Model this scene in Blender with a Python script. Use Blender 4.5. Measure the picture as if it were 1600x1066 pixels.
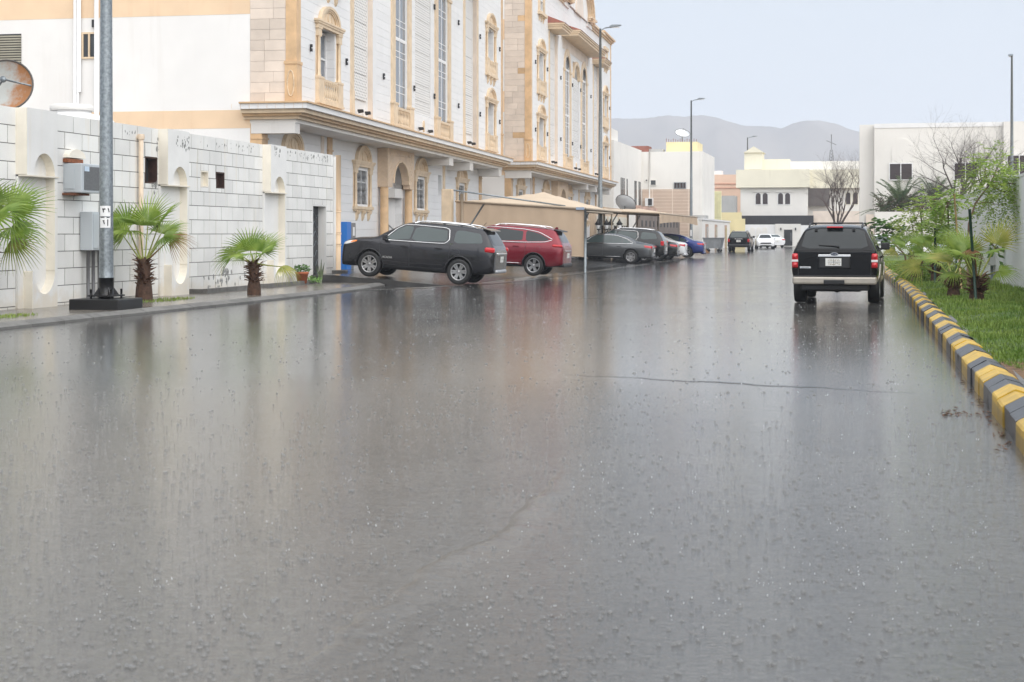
import bpy, bmesh, math, random
from mathutils import Vector, Matrix
from mathutils.bvhtree import BVHTree
from math import sin, cos, pi, radians, atan, atan2, sqrt, tan

for _o in list(bpy.data.objects):
    bpy.data.objects.remove(_o)
SC = bpy.context.scene
COL = SC.collection
rnd = random.Random(11)

# ------------------------------------------------------------------ camera, sky, sun, exposure
F, HZ, EYE = 2400.0, 365.0, 1.53            # focal length in photo pixels, horizon row, eye height
YAW = atan(540 / 2400.0)                    # the lens looks a little left of the street's own direction (+Y)
cd = bpy.data.cameras.new('camera')
cam = bpy.data.objects.new('camera', cd)
COL.objects.link(cam)
cam.location = (0, 0, EYE)
cam.rotation_euler = (pi / 2, 0, YAW)
cd.sensor_width = 36
cd.lens = F / 1600 * 36
cd.shift_y = (HZ - 533) / 1600
cd.clip_start, cd.clip_end = 0.1, 9000
cd.dof.use_dof = True
cd.dof.focus_distance = 42
cd.dof.aperture_fstop = 6.3
SC.camera = cam

SUN_EL, SUN_AZ = 50, 140                    # degrees; azimuth clockwise from +Y: behind the camera, to its right
w = bpy.data.worlds.new('World')
SC.world = w
w.use_nodes = True
nt = w.node_tree
nt.nodes.clear()
sky = nt.nodes.new('ShaderNodeTexSky')
sky.sky_type = 'NISHITA'
sky.sun_disc = False
sky.sun_elevation = radians(SUN_EL)
sky.sun_rotation = radians(SUN_AZ)
sky.air_density = 1.0
sky.dust_density = 6.0
sky.ozone_density = 1.0
hsv = nt.nodes.new('ShaderNodeHueSaturation')
hsv.inputs['Saturation'].default_value = 0.62
cloud = nt.nodes.new('ShaderNodeMix')       # a closed, even rain-cloud deck over most of the blue
cloud.data_type = 'RGBA'
cloud.inputs['Factor'].default_value = 0.72
cloud.inputs['B'].default_value = (6.75, 7.5, 8.5, 1)
bg = nt.nodes.new('ShaderNodeBackground')
bg.inputs['Strength'].default_value = 0.05
wo = nt.nodes.new('ShaderNodeOutputWorld')
nt.links.new(sky.outputs['Color'], hsv.inputs['Color'])
nt.links.new(hsv.outputs['Color'], cloud.inputs['A'])
nt.links.new(cloud.outputs['Result'], bg.inputs['Color'])
nt.links.new(bg.outputs['Background'], wo.inputs['Surface'])

sd = bpy.data.lights.new('sun', 'SUN')
sd.energy = 1.5
sd.angle = radians(105)
sd.color = (1.0, 0.97, 0.93)
sun = bpy.data.objects.new('sun', sd)
COL.objects.link(sun)
_az, _el = radians(SUN_AZ), radians(SUN_EL)
sun.rotation_euler = Vector((sin(_az) * cos(_el), cos(_az) * cos(_el), sin(_el))).to_track_quat('Z', 'Y').to_euler()

SC.view_settings.view_transform = 'Standard'
SC.view_settings.look = 'None'
SC.view_settings.exposure = 1.33
SC.view_settings.gamma = 1
SC.view_settings.use_curve_mapping = False
SC.cycles.use_denoising = True
SC.cycles.max_bounces = 8
SC.cycles.glossy_bounces = 4
SC.cycles.transmission_bounces = 4
SC.cycles.volume_bounces = 1
SC.cycles.sample_clamp_indirect = 6
SC.cycles.caustics_reflective = False
SC.cycles.caustics_refractive = False

# ------------------------------------------------------------------ places read off the photograph
CA, SA = cos(YAW), sin(YAW)
def at(px, t, py=None, z=None):
    """world point on the photo column px at depth t (metres along the lens axis)"""
    x = (px - 800) / F * t
    zz = z if z is not None else (EYE + (HZ - py) / F * t if py is not None else 0.0)
    return Vector((x * CA - t * SA, x * SA + t * CA, zz))
def gnd(px, py):
    return at(px, EYE * F / (py - HZ), z=0.0)
def depth_of_X(px, X):
    return X / ((px - 800) / F * CA - SA)

# ------------------------------------------------------------------ materials
def srgb(r, g, b):
    f = lambda c: (c / 255 / 12.92) if c / 255 <= 0.04045 else ((c / 255 + 0.055) / 1.055) ** 2.4
    return (f(r), f(g), f(b))

class NT:
    """small helper for node trees"""
    def __init__(s, m):
        m.use_nodes = True
        s.t = m.node_tree
        s.t.nodes.clear()
    def n(s, typ, **kw):
        nd = s.t.nodes.new(typ)
        for k, v in kw.items():
            if k == 'op': nd.operation = v
            elif k == 'blend': nd.blend_type = v
            elif hasattr(nd, k) and not isinstance(k, int): setattr(nd, k, v)
        return nd
    def l(s, a, b): s.t.links.new(a, b)
    def val(s, sock, v):
        if isinstance(v, bpy.types.NodeSocket): s.l(v, sock)
        else: sock.default_value = v
    def math(s, op, a, b=0.0, c=0.0):
        nd = s.n('ShaderNodeMath', op=op)
        for i, v in enumerate((a, b, c)):
            s.val(nd.inputs[i], v)
        return nd.outputs[0]
    def mix(s, fac, a, b, blend='MIX'):
        nd = s.n('ShaderNodeMix', data_type='RGBA', blend=blend)
        s.val(nd.inputs['Factor'], fac)
        for k, v in (('A', a), ('B', b)):
            if isinstance(v, tuple) and len(v) == 3: v = v + (1,)
            s.val(nd.inputs[k], v)
        return nd.outputs['Result']
    def noise(s, vec, scale, detail=4, rough=.55):
        nd = s.n('ShaderNodeTexNoise')
        nd.inputs['Scale'].default_value = scale
        nd.inputs['Detail'].default_value = detail
        nd.inputs['Roughness'].default_value = rough
        if vec is not None: s.l(vec, nd.inputs['Vector'])
        return nd.outputs['Fac']
    def ramp(s, v, lo, hi, a=0.0, b=1.0):
        nd = s.n('ShaderNodeMapRange', clamp=True)
        s.val(nd.inputs['Value'], v)
        for k, q in (('From Min', lo), ('From Max', hi), ('To Min', a), ('To Max', b)):
            nd.inputs[k].default_value = q
        return nd.outputs[0]
    def scaled(s, vec, sx, sy, sz):
        nd = s.n('ShaderNodeVectorMath', op='MULTIPLY')
        s.l(vec, nd.inputs[0])
        nd.inputs[1].default_value = (sx, sy, sz)
        return nd.outputs[0]
    def out(s, col, rough=.5, metal=0, normal=None, coat=0, spec=.5, ior=None, trans=0, emit=None, sub=None):
        p = s.n('ShaderNodeBsdfPrincipled')
        s.val(p.inputs['Base Color'], col + (1,) if isinstance(col, tuple) and len(col) == 3 else col)
        s.val(p.inputs['Roughness'], rough)
        s.val(p.inputs['Metallic'], metal)
        p.inputs['Coat Weight'].default_value = coat
        p.inputs['Coat Roughness'].default_value = .04
        s.val(p.inputs['Specular IOR Level'], spec)
        s.val(p.inputs['Transmission Weight'], trans)
        if ior: p.inputs['IOR'].default_value = ior
        if normal is not None: s.l(normal, p.inputs['Normal'])
        o = s.n('ShaderNodeOutputMaterial')
        s.l(p.outputs[0], o.inputs['Surface'])
        return p
    def bump(s, h, strength=.3, dist=.01):
        b = s.n('ShaderNodeBump')
        b.inputs['Strength'].default_value = strength
        b.inputs['Distance'].default_value = dist
        s.l(h, b.inputs['Height'])
        return b.outputs[0]

MATS = {}
def mat(name, col, rough=.6, metal=0, var=.12, vs=1.5, rand=0, bump=0, bs=60, coat=0, spec=.5, streak=0, streak_col=(.25, .2, .14), dirt=0, dirt_h=.5, dirt_col=(.3, .27, .23)):
    if name in MATS: return MATS[name]
    m = bpy.data.materials.new(name)
    N = NT(m)
    pos = N.n('ShaderNodeNewGeometry').outputs['Position']
    v = N.noise(pos, vs, 5)
    f = N.ramp(v, .3, .7, 1 - var, 1 + var)
    if rand:
        oi = N.n('ShaderNodeObjectInfo').outputs['Random']
        f = N.math('MULTIPLY', f, N.ramp(oi, 0, 1, 1 - rand, 1 + rand * .6))
    hs = N.n('ShaderNodeHueSaturation')
    hs.inputs['Color'].default_value = col + (1,)
    N.l(f, hs.inputs['Value'])
    c = hs.outputs[0]
    if streak:
        sv = N.noise(N.scaled(pos, 2.2, 2.2, .16), 1.6, 6, .62)
        sm = N.ramp(sv, .56, .78, 0, streak)
        c = N.mix(sm, c, streak_col)
    if dirt:
        z = N.n('ShaderNodeSeparateXYZ')
        N.l(pos, z.inputs[0])
        dn = N.noise(pos, 3.0, 6, .65)
        hm = N.ramp(z.outputs[2], 0.1, dirt_h, .42, -.1)
        dm = N.ramp(N.math('ADD', dn, hm), .62, .85, 0, dirt)
        c = N.mix(dm, c, dirt_col)
    nrm = None
    if bump:
        nrm = N.bump(N.noise(pos, bs, 4), bump, .01)
    N.out(c, rough, metal, nrm, coat, spec)
    MATS[name] = m
    return m

WHITE = mat('white_stone', (.80, .80, .80), .55, var=.035, vs=.9, rand=.035, bump=.05, bs=30)
PLASTER = mat('white_plaster', (.80, .79, .775), .75, var=.05, vs=.5, bump=.12, bs=25, streak=.22, streak_col=(.6, .56, .5))
PEACH = mat('peach_paint', (.80, .60, .41), .75, var=.07, vs=.8, streak=.35, streak_col=(.66, .38, .2))
ORANGE = mat('orange_stone', (.64, .43, .24), .5, var=.16, vs=2.2, rand=.10, bump=.06, bs=30)
CREAM = mat('carved_cream_stone', (.71, .56, .39), .55, var=.12, vs=3, rand=.05, bump=.08, bs=40)
BEIGE = mat('beige_stone', (.72, .62, .53), .5, var=.1, vs=1.3, rand=.13, bump=.05, bs=30)
CONC = mat('grey_concrete', (.15, .146, .138), .5, var=.2, vs=5, bump=.3, bs=50, rand=.12)
DARK = mat('dark_gap', (.03, .03, .032), .6, var=.1)
BLACK = mat('black_paint', (.012, .012, .013), .35, var=.2)
BLACKM = mat('black_plastic', (.018, .018, .02), .45, var=.2)
METAL = mat('galvanised_steel', (.26, .29, .31), .42, metal=.65, var=.3, vs=18, bump=.1, bs=80)
CHROME = mat('chrome', (.8, .8, .8), .12, metal=1, var=.03)
WHITEP = mat('white_paint', (.8, .8, .8), .45, var=.04)
CANVAS = mat('beige_canvas', (.50, .38, .27), .8, var=.06, vs=1.2, bump=.15, bs=6)
CANVAST = mat('pale_canvas', (.58, .47, .35), .8, var=.05, vs=1.2, bump=.15, bs=6)
RUBBER = mat('tyre_rubber', (.014, .014, .014), .55, var=.2, bump=.1, bs=60)
ALLOY = mat('alloy', (.46, .46, .47), .3, metal=.9, var=.05)
GLASSD = mat('dark_glass', (.016, .021, .023), .04, var=.1, spec=.45)
GLASSG = mat('grey_green_glass', (.05, .068, .068), .04, var=.1, spec=.55)
REDL = mat('red_lens', (.55, .012, .02), .12, var=.1, coat=.5)
WLENS = mat('clear_lens', (.75, .75, .75), .1, var=.05, coat=.5)
AMBER = mat('amber_lens', (.8, .22, .03), .12, var=.05, coat=.5)

# ------------------------------------------------------------------ mesh helpers
class MB:
    def __init__(s):
        s.v, s.f, s.m, s.sm = [], [], [], []
    def add(s, verts, faces, mi=0, smooth=False, M=None):
        o = len(s.v)
        s.v += [tuple(M @ Vector(p)) for p in verts] if M else [tuple(p) for p in verts]
        s.f += [tuple(o + i for i in f) for f in faces]
        s.m += [mi] * len(faces)
        s.sm += [smooth] * len(faces)
        return s
    def box(s, x0, x1, y0, y1, z0, z1, mi=0, M=None):
        v = [(x, y, z) for z in (z0, z1) for y in (y0, y1) for x in (x0, x1)]
        return s.add(v, [(0, 2, 3, 1), (4, 5, 7, 6), (0, 1, 5, 4), (2, 6, 7, 3), (0, 4, 6, 2), (1, 3, 7, 5)], mi, False, M)
    def prism(s, poly, a0, a1, axis='y', mi=0, M=None, smooth=False):
        """poly: 2D outline; axis y: (x,z) swept along y, axis x: (y,z) along x, axis z: (x,y) along z"""
        n = len(poly)
        def P(p, a):
            return (p[0], a, p[1]) if axis == 'y' else ((a, p[0], p[1]) if axis == 'x' else (p[0], p[1], a))
        v = [P(p, a0) for p in poly] + [P(p, a1) for p in poly]
        s.add(v, [(i, (i + 1) % n, n + (i + 1) % n, n + i) for i in range(n)], mi, smooth, M)
        o = len(s.v) - 2 * n
        s.f += [tuple(o + i for i in range(n)), tuple(o + n + i for i in reversed(range(n)))]
        s.m += [mi, mi]; s.sm += [False, False]
        return s
    def tube(s, pts, r, n=8, mi=0, M=None, cap=True, smooth=True):
        pts = [Vector(p) for p in pts]
        rr = r if isinstance(r, (list, tuple)) else [r] * len(pts)
        vs, fs = [], []
        up = Vector((0, 0, 1))
        for i, p in enumerate(pts):
            d = (pts[min(i + 1, len(pts) - 1)] - pts[max(i - 1, 0)])
            if d.length < 1e-9: d = Vector((0, 0, 1))
            d.normalize()
            a = d.cross(up)
            if a.length < .05: a = d.cross(Vector((1, 0, 0)))
            a.normalize()
            b = d.cross(a)
            for k in range(n):
                q = 2 * pi * k / n
                vs.append(p + (a * cos(q) + b * sin(q)) * rr[i])
        for i in range(len(pts) - 1):
            for k in range(n):
                fs.append((i * n + k, i * n + (k + 1) % n, (i + 1) * n + (k + 1) % n, (i + 1) * n + k))
        if cap:
            fs.append(tuple(range(n)))
            fs.append(tuple((len(pts) - 1) * n + k for k in reversed(range(n))))
        return s.add(vs, fs, mi, smooth, M)
    def lathe(s, prof, n=16, mi=0, M=None, smooth=True, arc=2 * pi):
        """prof: (r, z) rows, around z"""
        full = arc > 6.28
        c = n if full else n + 1
        vs = [(r * cos(arc * k / n), r * sin(arc * k / n), z) for r, z in prof for k in range(c)]
        fs = []
        for i in range(len(prof) - 1):
            for k in range(n):
                k2 = (k + 1) % c
                fs.append((i * c + k, i * c + k2, (i + 1) * c + k2, (i + 1) * c + k))
        return s.add(vs, fs, mi, smooth, M)
    def mesh(s, name, mats):
        me = bpy.data.meshes.new(name)
        me.from_pydata(s.v, [], s.f)
        for m in (mats if isinstance(mats, (list, tuple)) else [mats]):
            me.materials.append(m)
        me.polygons.foreach_set('material_index', s.m)
        me.polygons.foreach_set('use_smooth', s.sm)
        me.update()
        return me
    def build(s, name, mats, parent=None, loc=None, rot=None):
        return obj(name, s.mesh(name, mats), parent, loc, rot)

def obj(name, data, parent=None, loc=None, rot=None, scale=None):
    o = bpy.data.objects.new(name, data)
    COL.objects.link(o)
    if parent: o.parent = parent
    if loc is not None: o.location = loc
    if rot is not None: o.rotation_euler = rot
    if scale is not None: o.scale = scale
    return o
def tag(o, label, cat, group=None):
    o['label'] = label
    o['category'] = cat
    if group: o['group'] = group
    return o
def thing(name, label, cat, loc=(0, 0, 0), rz=0, group=None):
    return tag(obj(name, None, None, loc, (0, 0, rz)), label, cat, group)
def struct(o):
    o['kind'] = 'structure'
    return o
def stuff(o, label=None, cat=None):
    o['kind'] = 'stuff'
    if label: o['label'] = label
    if cat: o['category'] = cat
    return o
def copy_tree(o, parent=None, loc=None, rot=None):
    c = o.copy()
    COL.objects.link(c)
    c.parent = parent
    if loc is not None: c.location = loc
    if rot is not None: c.rotation_euler = rot
    for ch in o.children: copy_tree(ch, c)
    return c
_UNIT = {}
def piece(name, mt, parent, x0, x1, y0, y1, z0, z1):
    """one block or slab: a copy of a shared unit box, stretched"""
    if mt.name not in _UNIT:
        _UNIT[mt.name] = MB().box(0, 1, 0, 1, 0, 1).mesh('block_' + mt.name, mt)
    return obj(name, _UNIT[mt.name], parent, (x0, y0, z0), None, (x1 - x0, y1 - y0, z1 - z0))
def text(body, size, mt, parent, loc, rot, name='lettering', extrude=.004, align='CENTER'):
    cu = bpy.data.curves.new(name, 'FONT')
    cu.body, cu.size, cu.extrude, cu.align_x, cu.align_y = body, size, extrude, align, 'CENTER'
    o = bpy.data.objects.new(name, cu)
    COL.objects.link(o)
    dg = bpy.context.evaluated_depsgraph_get()
    me = bpy.data.meshes.new_from_object(o.evaluated_get(dg))
    bpy.data.objects.remove(o)
    me.materials.clear()
    me.materials.append(mt)
    return obj(name, me, parent, loc, rot)
def arc(cx, cz, rx, rz, a0, a1, n):
    return [(cx + rx * cos(a0 + (a1 - a0) * i / n), cz + rz * sin(a0 + (a1 - a0) * i / n)) for i in range(n + 1)]
# ------------------------------------------------------------------ boolean helper
def carve(me, cutters, cut_mat_index=None):
    """subtract closed cutter meshes from mesh me, return the new mesh"""
    o = bpy.data.objects.new('tmp', me)
    COL.objects.link(o)
    tmp = []
    for c in cutters:
        co = bpy.data.objects.new('tmpc', c)
        COL.objects.link(co)
        md = o.modifiers.new('b', 'BOOLEAN')
        md.operation, md.solver, md.object = 'DIFFERENCE', 'EXACT', co
        tmp.append(co)
    dg = bpy.context.evaluated_depsgraph_get()
    dg.update()
    r = bpy.data.meshes.new_from_object(o.evaluated_get(dg), depsgraph=dg)
    bpy.data.objects.remove(o)
    for c in tmp: bpy.data.objects.remove(c)
    r.name = me.name
    return r

# ------------------------------------------------------------------ ground, road, water
def road_material():
    m = bpy.data.materials.new('rain_flooded_asphalt')
    N = NT(m)
    pos = N.n('ShaderNodeNewGeometry').outputs['Position']
    sx = N.n('ShaderNodeSeparateXYZ'); N.l(pos, sx.inputs[0])
    X, Y = sx.outputs[0], sx.outputs[1]
    big = N.noise(N.scaled(pos, .16, .07, 1), 1.0, 4, .5)
    mid = N.noise(N.scaled(pos, .5, .28, 1), 1.3, 5, .6)
    grain = N.noise(pos, 55, 3, .7)
    # silt-laden sheet of water in the near road and the gutter, bare wet asphalt farther up and by the parked cars
    depth = N.math('ADD', N.ramp(Y, 12, 58, .42, -.30), N.math('MULTIPLY', N.math('SUBTRACT', big, .5), 1.7))
    depth = N.math('ADD', depth, N.ramp(X, -12.5, -8.5, -.25, .05))
    silt = N.ramp(depth, -.15, .45, 0, 1)
    asphalt = N.mix(N.ramp(mid, .35, .7), (.028, .028, .029), (.05, .049, .047))
    asphalt = N.mix(N.ramp(grain, .45, .75, 0, .5), asphalt, (.075, .075, .075))
    mud = N.mix(N.ramp(mid, .3, .7), (.082, .080, .075), (.135, .128, .115))
    chop_film = N.noise(N.scaled(pos, 1.0, .55, 1), 2.6, 6, .68)  # silt mottling; these mixes also put the chop's light and shade into colour
    mud = N.mix(N.ramp(chop_film, .50, .72, 0, .55), mud, (.045, .044, .042))
    grit = N.noise(N.scaled(pos, 1.0, .8, 1), 19, 5, .75)
    mud = N.mix(N.ramp(grit, .40, .66, 0, .5), mud, (.185, .18, .165))  # pale flecks at ripple size: light on the wavelets put into colour
    mud = N.mix(N.ramp(grain, .55, .72, 0, .55), mud, (.05, .05, .048))
    col = N.mix(silt, asphalt, mud)
    # ripples: fine chop everywhere, wider wind ripples, drop rings
    r1 = N.noise(N.scaled(pos, 1.0, 1.7, 1), 22, 4, .65)
    r2 = N.noise(N.scaled(pos, .7, 2.2, 1), 3.2, 3, .55)
    vo = N.n('ShaderNodeTexVoronoi'); vo.inputs['Scale'].default_value = 2.6
    N.l(pos, vo.inputs['Vector'])
    d = vo.outputs['Distance']
    ring = N.math('MULTIPLY', N.math('SINE', N.math('MULTIPLY', d, 75.0)), N.ramp(d, .02, .22, .5, 0))
    hgt = N.math('ADD', N.math('ADD', N.math('MULTIPLY', r1, .6), N.math('MULTIPLY', r2, .55)), N.math('MULTIPLY', ring, .25))
    bare = N.math('SUBTRACT', 1.0, silt)
    hgt = N.math('ADD', hgt, N.math('MULTIPLY', grain, N.math('MULTIPLY', bare, .10)))
    hgt = N.math('MULTIPLY', hgt, N.ramp(Y, 5, 16, 6.0, .9))
    b = N.n('ShaderNodeBump')
    b.inputs['Strength'].default_value = .12
    b.inputs['Distance'].default_value = .02
    N.l(hgt, b.inputs['Height'])
    rough = N.math('ADD', N.ramp(mid, .3, .75, .035, .09), N.math('MULTIPLY', bare, .07))
    p = N.out(col, rough, 0, b.outputs[0], 0, .5, ior=1.36)
    return m
ROADM = road_material()

SAND = mat('sandy_ground', (.36, .31, .24), .8, var=.2, vs=.2, bump=.2, bs=3)
struct(MB().add([(-4000, -400, -.06), (4000, -400, -.06), (4000, 7000, -.06), (-4000, 7000, -.06)], [(0, 1, 2, 3)]).build('ground', SAND))

KERB_L = [(-13.2, -25.0), (-13.2, 6.0), (-13.2, 12.0), (-13.25, 18.0), (-13.3, 23.0), (-13.2, 27.7), (-13.1, 31.0), (-13.05, 36.0), (-13.1, 40.0), (-13.5, 43.0)]
WALL_X, PAVE_Z, WALL_H = -15.8, 0.08, 3.95

# road sheet: from behind the camera to the houses at the far end, and into the side street there
rb = MB()
rb.add([(-19.5, -60, 0), (1.35, -60, 0), (1.35, 92, 0), (-19.5, 92, 0)], [(0, 1, 2, 3)])
rb.add([(-19.5, 92, 0), (1.35, 92, 0), (-1.0, 112, 0), (-1.0, 168, 0), (40, 171, 0), (40, 182, 0), (-60, 182, 0), (-60, 168, 0), (-19.5, 168, 0)], [(0, 1, 2, 3, 4, 5, 6, 7, 8)])
struct(rb.build('road', ROADM))

# shallow rise in front of the left-hand houses where the cars park nose-up
APRON = mat('wet_apron_asphalt', (.055, .054, .054), .2, var=.35, vs=1.5, bump=.35, bs=30, spec=.6)
ab = MB()
def apron_z(X):
    return max(.0, min(.30, (-11.45 - X) * .082))
xs = [-11.45, -12.2, -13.2, -14.2, -15.11, -19.5]
for i in range(len(xs) - 1):
    a, b_ = xs[i], xs[i + 1]
    ab.add([(a, 43.05, apron_z(a) + .004), (a, 118, apron_z(a) + .004), (b_, 118, apron_z(b_) + .004), (b_, 43.05, apron_z(b_) + .004)], [(0, 1, 2, 3)])
ab.add([(x, 43.05, apron_z(x) + .004) for x in xs] + [(-19.5, 43.05, 0), (-11.45, 43.05, 0)], [tuple(range(8))])
struct(ab.build('driveway_apron', APRON))

# concrete gutter strip along the foot of the apron
GUT = mat('wet_gutter_concrete', (.17, .165, .155), .16, var=.25, vs=3, bump=.3, bs=30, spec=.6)
gb = MB()
gp = [(-13.0, 39.4), (-12.2, 41.4), (-11.3, 44.6), (-10.9, 48), (-10.7, 56), (-10.5, 70), (-10.4, 95)]
for i in range(len(gp) - 1):
    (a, b_), (c, d_) = gp[i], gp[i + 1]
    gb.add([(a, b_, .006), (a + .42, b_ - .1, .006), (c + .42, d_ - .1, .006), (c, d_, .006)], [(0, 1, 2, 3)])
struct(gb.build('gutter', GUT))

# crack / cold joint lines in the asphalt
cb = MB()
for (p0, p1) in (((-9.2, 36.0), (-4.2, 35.4)), ((-9.6, 30.6), (-5.0, 30.2)), ((-3.1, 16.4), (.55, 15.2)), ((-8.6, 26.6), (-6.0, 26.3))):
    n = 26
    for i in range(n):
        t0, t1 = i / n, (i + 1) / n
        f = lambda t: (p0[0] + (p1[0] - p0[0]) * t, p0[1] + (p1[1] - p0[1]) * t + .05 * sin(t * 23 + p0[0]) + .03 * sin(t * 61))
        wv = lambda t: .035 * (1 - abs(2 * t - 1)) + .008
        a, b_ = f(t0), f(t1)
        cb.add([(a[0], a[1] - wv(t0), .004), (b_[0], b_[1] - wv(t1), .004), (b_[0], b_[1] + wv(t1), .004), (a[0], a[1] + wv(t0), .004)], [(0, 1, 2, 3)])
stuff(cb.build('asphalt_crack', mat('crack_filler', (.03, .03, .03), .25, var=.2)), 'dark wet cracks running across the asphalt', 'crack')

# edge of the deeper running water: a low rounded ripple that crosses the near road
WATER = mat('muddy_water', (.15, .143, .13), .08, var=.15, vs=4, bump=.25, bs=22, spec=.5)
wpx = [(430, 1066), (505, 1020), (560, 985), (600, 950), (640, 915), (690, 885), (745, 855), (790, 830), (830, 800), (850, 775), (870, 745), (905, 715)]
wp = [gnd(*p) for p in wpx]
fine = []
for i in range(len(wp) - 1):
    for k in range(8):
        t = k / 8
        p = wp[i].lerp(wp[i + 1], t)
        p.x += .03 * sin((i + t) * 2.1) + .012 * sin((i + t) * 6.3)
        fine.append(p)
wb = MB()
vs, fs = [], []
for i, p in enumerate(fine):
    d = (fine[min(i + 1, len(fine) - 1)] - fine[max(i - 1, 0)]).normalized()
    nrm = Vector((d.y, -d.x, 0))
    fade = min(1, i / 10, (len(fine) - 1 - i) / 16)
    hh = (.009 + .003 * sin(i * .9)) * fade
    for o_, h_ in ((-.07, -.004), (-.03, .55 * hh), (-.008, hh), (.03, .8 * hh), (.10, .3 * hh), (.22, -.004)):
        q = p + nrm * o_
        vs.append((q.x, q.y, h_))
for i in range(len(fine) - 1):
    for k in range(5):
        fs.append((i * 6 + k, i * 6 + k + 1, (i + 1) * 6 + k + 1, (i + 1) * 6 + k))
wb.add(vs, fs, 0, True)
stuff(wb.build('water_ripple_edge', ROADM), 'low curling edge of muddy water flowing over the road', 'water')

# bubbles and splash crowns thrown up by the rain
BUB = bpy.data.materials.new('water_bubble')
N = NT(BUB)
lw = N.n('ShaderNodeLayerWeight'); lw.inputs['Blend'].default_value = .35
tr = N.n('ShaderNodeBsdfTransparent')
gl = N.n('ShaderNodeBsdfPrincipled')
gl.inputs['Base Color'].default_value = (.27, .268, .262, 1); gl.inputs['Roughness'].default_value = .08
gl.inputs['IOR'].default_value = 1.5
mx = N.n('ShaderNodeMixShader')
N.l(N.ramp(lw.outputs['Facing'], 0, 1, .35, 1.0), mx.inputs[0])
N.l(tr.outputs[0], mx.inputs[1]); N.l(gl.outputs[0], mx.inputs[2])
oo = N.n('ShaderNodeOutputMaterial'); N.l(mx.outputs[0], oo.inputs[0])
br = random.Random(5)
bb = MB()
def dome(x, y, r, hh):
    n = 8
    vs = [(x + r * cos(2 * pi * k / n), y + r * sin(2 * pi * k / n), .001) for k in range(n)]
    vs += [(x + .78 * r * cos(2 * pi * k / n), y + .78 * r * sin(2 * pi * k / n), hh * .62) for k in range(n)]
    vs += [(x, y, hh)]
    fs = [(k, (k + 1) % n, n + (k + 1) % n, n + k) for k in range(n)] + [(n + k, n + (k + 1) % n, 2 * n) for k in range(n)]
    bb.add(vs, fs, 0, True)
n_b = 0
while n_b < 4600:
    py = 440 + 640 * br.random() ** 1.15
    if py < 440: continue
    px = br.uniform(-40, 1640)
    p = gnd(px, py)
    if p.x > 1.0 or p.y < 3: continue
    k = br.random()
    dens = .35 + .65 * (.5 + .5 * sin(p.x * 1.3 + 2) * cos(p.y * .7))
    if 600 < py < 820: dens *= 1.25
    if py < 520: dens *= .6
    if br.random() > dens * .8: continue
    # keep off the left pavement
    if p.x < -12.95: continue
    r = br.choice([.0045, .0055, .007, .009, .0105, .013]) * (1.0 if py > 620 else 1.25)
    dome(p.x, p.y, r, r * br.uniform(.75, 1.05))
    if k < .16:
        dome(p.x + br.uniform(-.04, .04), p.y + br.uniform(-.05, .05), r * .8, r * .7)
    n_b += 1
stuff(bb.build('rain_bubbles', BUB), 'small rain bubbles scattered over the wet road', 'bubbles')

# splashes: tiny droplets jumping off the surface
DROP = mat('water_droplet', (.7, .72, .74), .08, var=.05, spec=.8)
sb = MB()
def octa(x, y, z, r, st=1.0):
    sb.add([(x + r, y, z), (x - r, y, z), (x, y + r, z), (x, y - r, z), (x, y, z + r * st), (x, y, z - r * st)],
           [(0, 2, 4), (2, 1, 4), (1, 3, 4), (3, 0, 4), (2, 0, 5), (1, 2, 5), (3, 1, 5), (0, 3, 5)], 0, True)
for i in range(1700):
    py = br.uniform(442, 560) if br.random() < .72 else br.uniform(560, 1000)
    px = br.uniform(430, 1420) if py < 560 else br.uniform(0, 1560)
    p = gnd(px, py)
    if p.x > 1.0 or p.x < -13.2: continue
    for k in range(br.choice([1, 1, 2, 3])):
        r = br.uniform(.0018, .0034) * (1 + p.y / 34)
        octa(p.x + br.uniform(-.03, .03), p.y + br.uniform(-.03, .03), br.uniform(.006, .06), r * .8, br.choice([1, 1, 2.5]))
stuff(sb.build('rain_splashes', DROP), 'tiny rain splashes jumping off the wet asphalt', 'splashes')

# ------------------------------------------------------------------ right-hand kerb, lawn
YEL = mat('yellow_kerb_paint', (.66, .41, .035), .42, var=.22, vs=6, rand=.12, bump=.2, bs=35, dirt=.5, dirt_h=.14, dirt_col=(.16, .12, .07))
BLK = mat('black_kerb_paint', (.045, .046, .05), .36, var=.3, vs=6, rand=.2, bump=.2, bs=35)
KX = 1.12
def kerb_x(y):
    return KX - max(0, y - 40) * .012
kroot = struct(MB().prism([(.03, -.05), (.36, -.05), (.36, .2), (.03, .12)], 7.0, 40, 'y', 0).build('kerb', CONC, None, (KX, 0, 0)))
prof = [(0, -.02), (0, .165), (.012, .178), (.13, .245), (.15, .25), (.26, .222), (.30, .20), (.30, -.02)]
kmesh = {}
for cname, m_ in (('y', YEL), ('b', BLK)):
    for v in range(3):
        q = MB()
        ln = .488 - .004 * v
        j = .006
        pr = [(a + rnd.uniform(-.004, .004), b_ + rnd.uniform(-.004, .004)) for a, b_ in prof]
        q.prism([(a * 1, b_) for a, b_ in pr], j, j + ln, 'y')
        kmesh[cname, v] = q.mesh('kerb_block', m_)
y = 8.65
i = 0
while y < 86:
    c = 'y' if (i // 2) % 2 == 0 else 'b'
    obj('kerb_block', kmesh[c, rnd.randrange(3)], kroot, (kerb_x(y) - KX + rnd.uniform(-.008, .008), y, rnd.uniform(-.006, .004)), (0, 0, .012 if y > 40 else 0))
    y += .5
    i += 1

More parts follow.
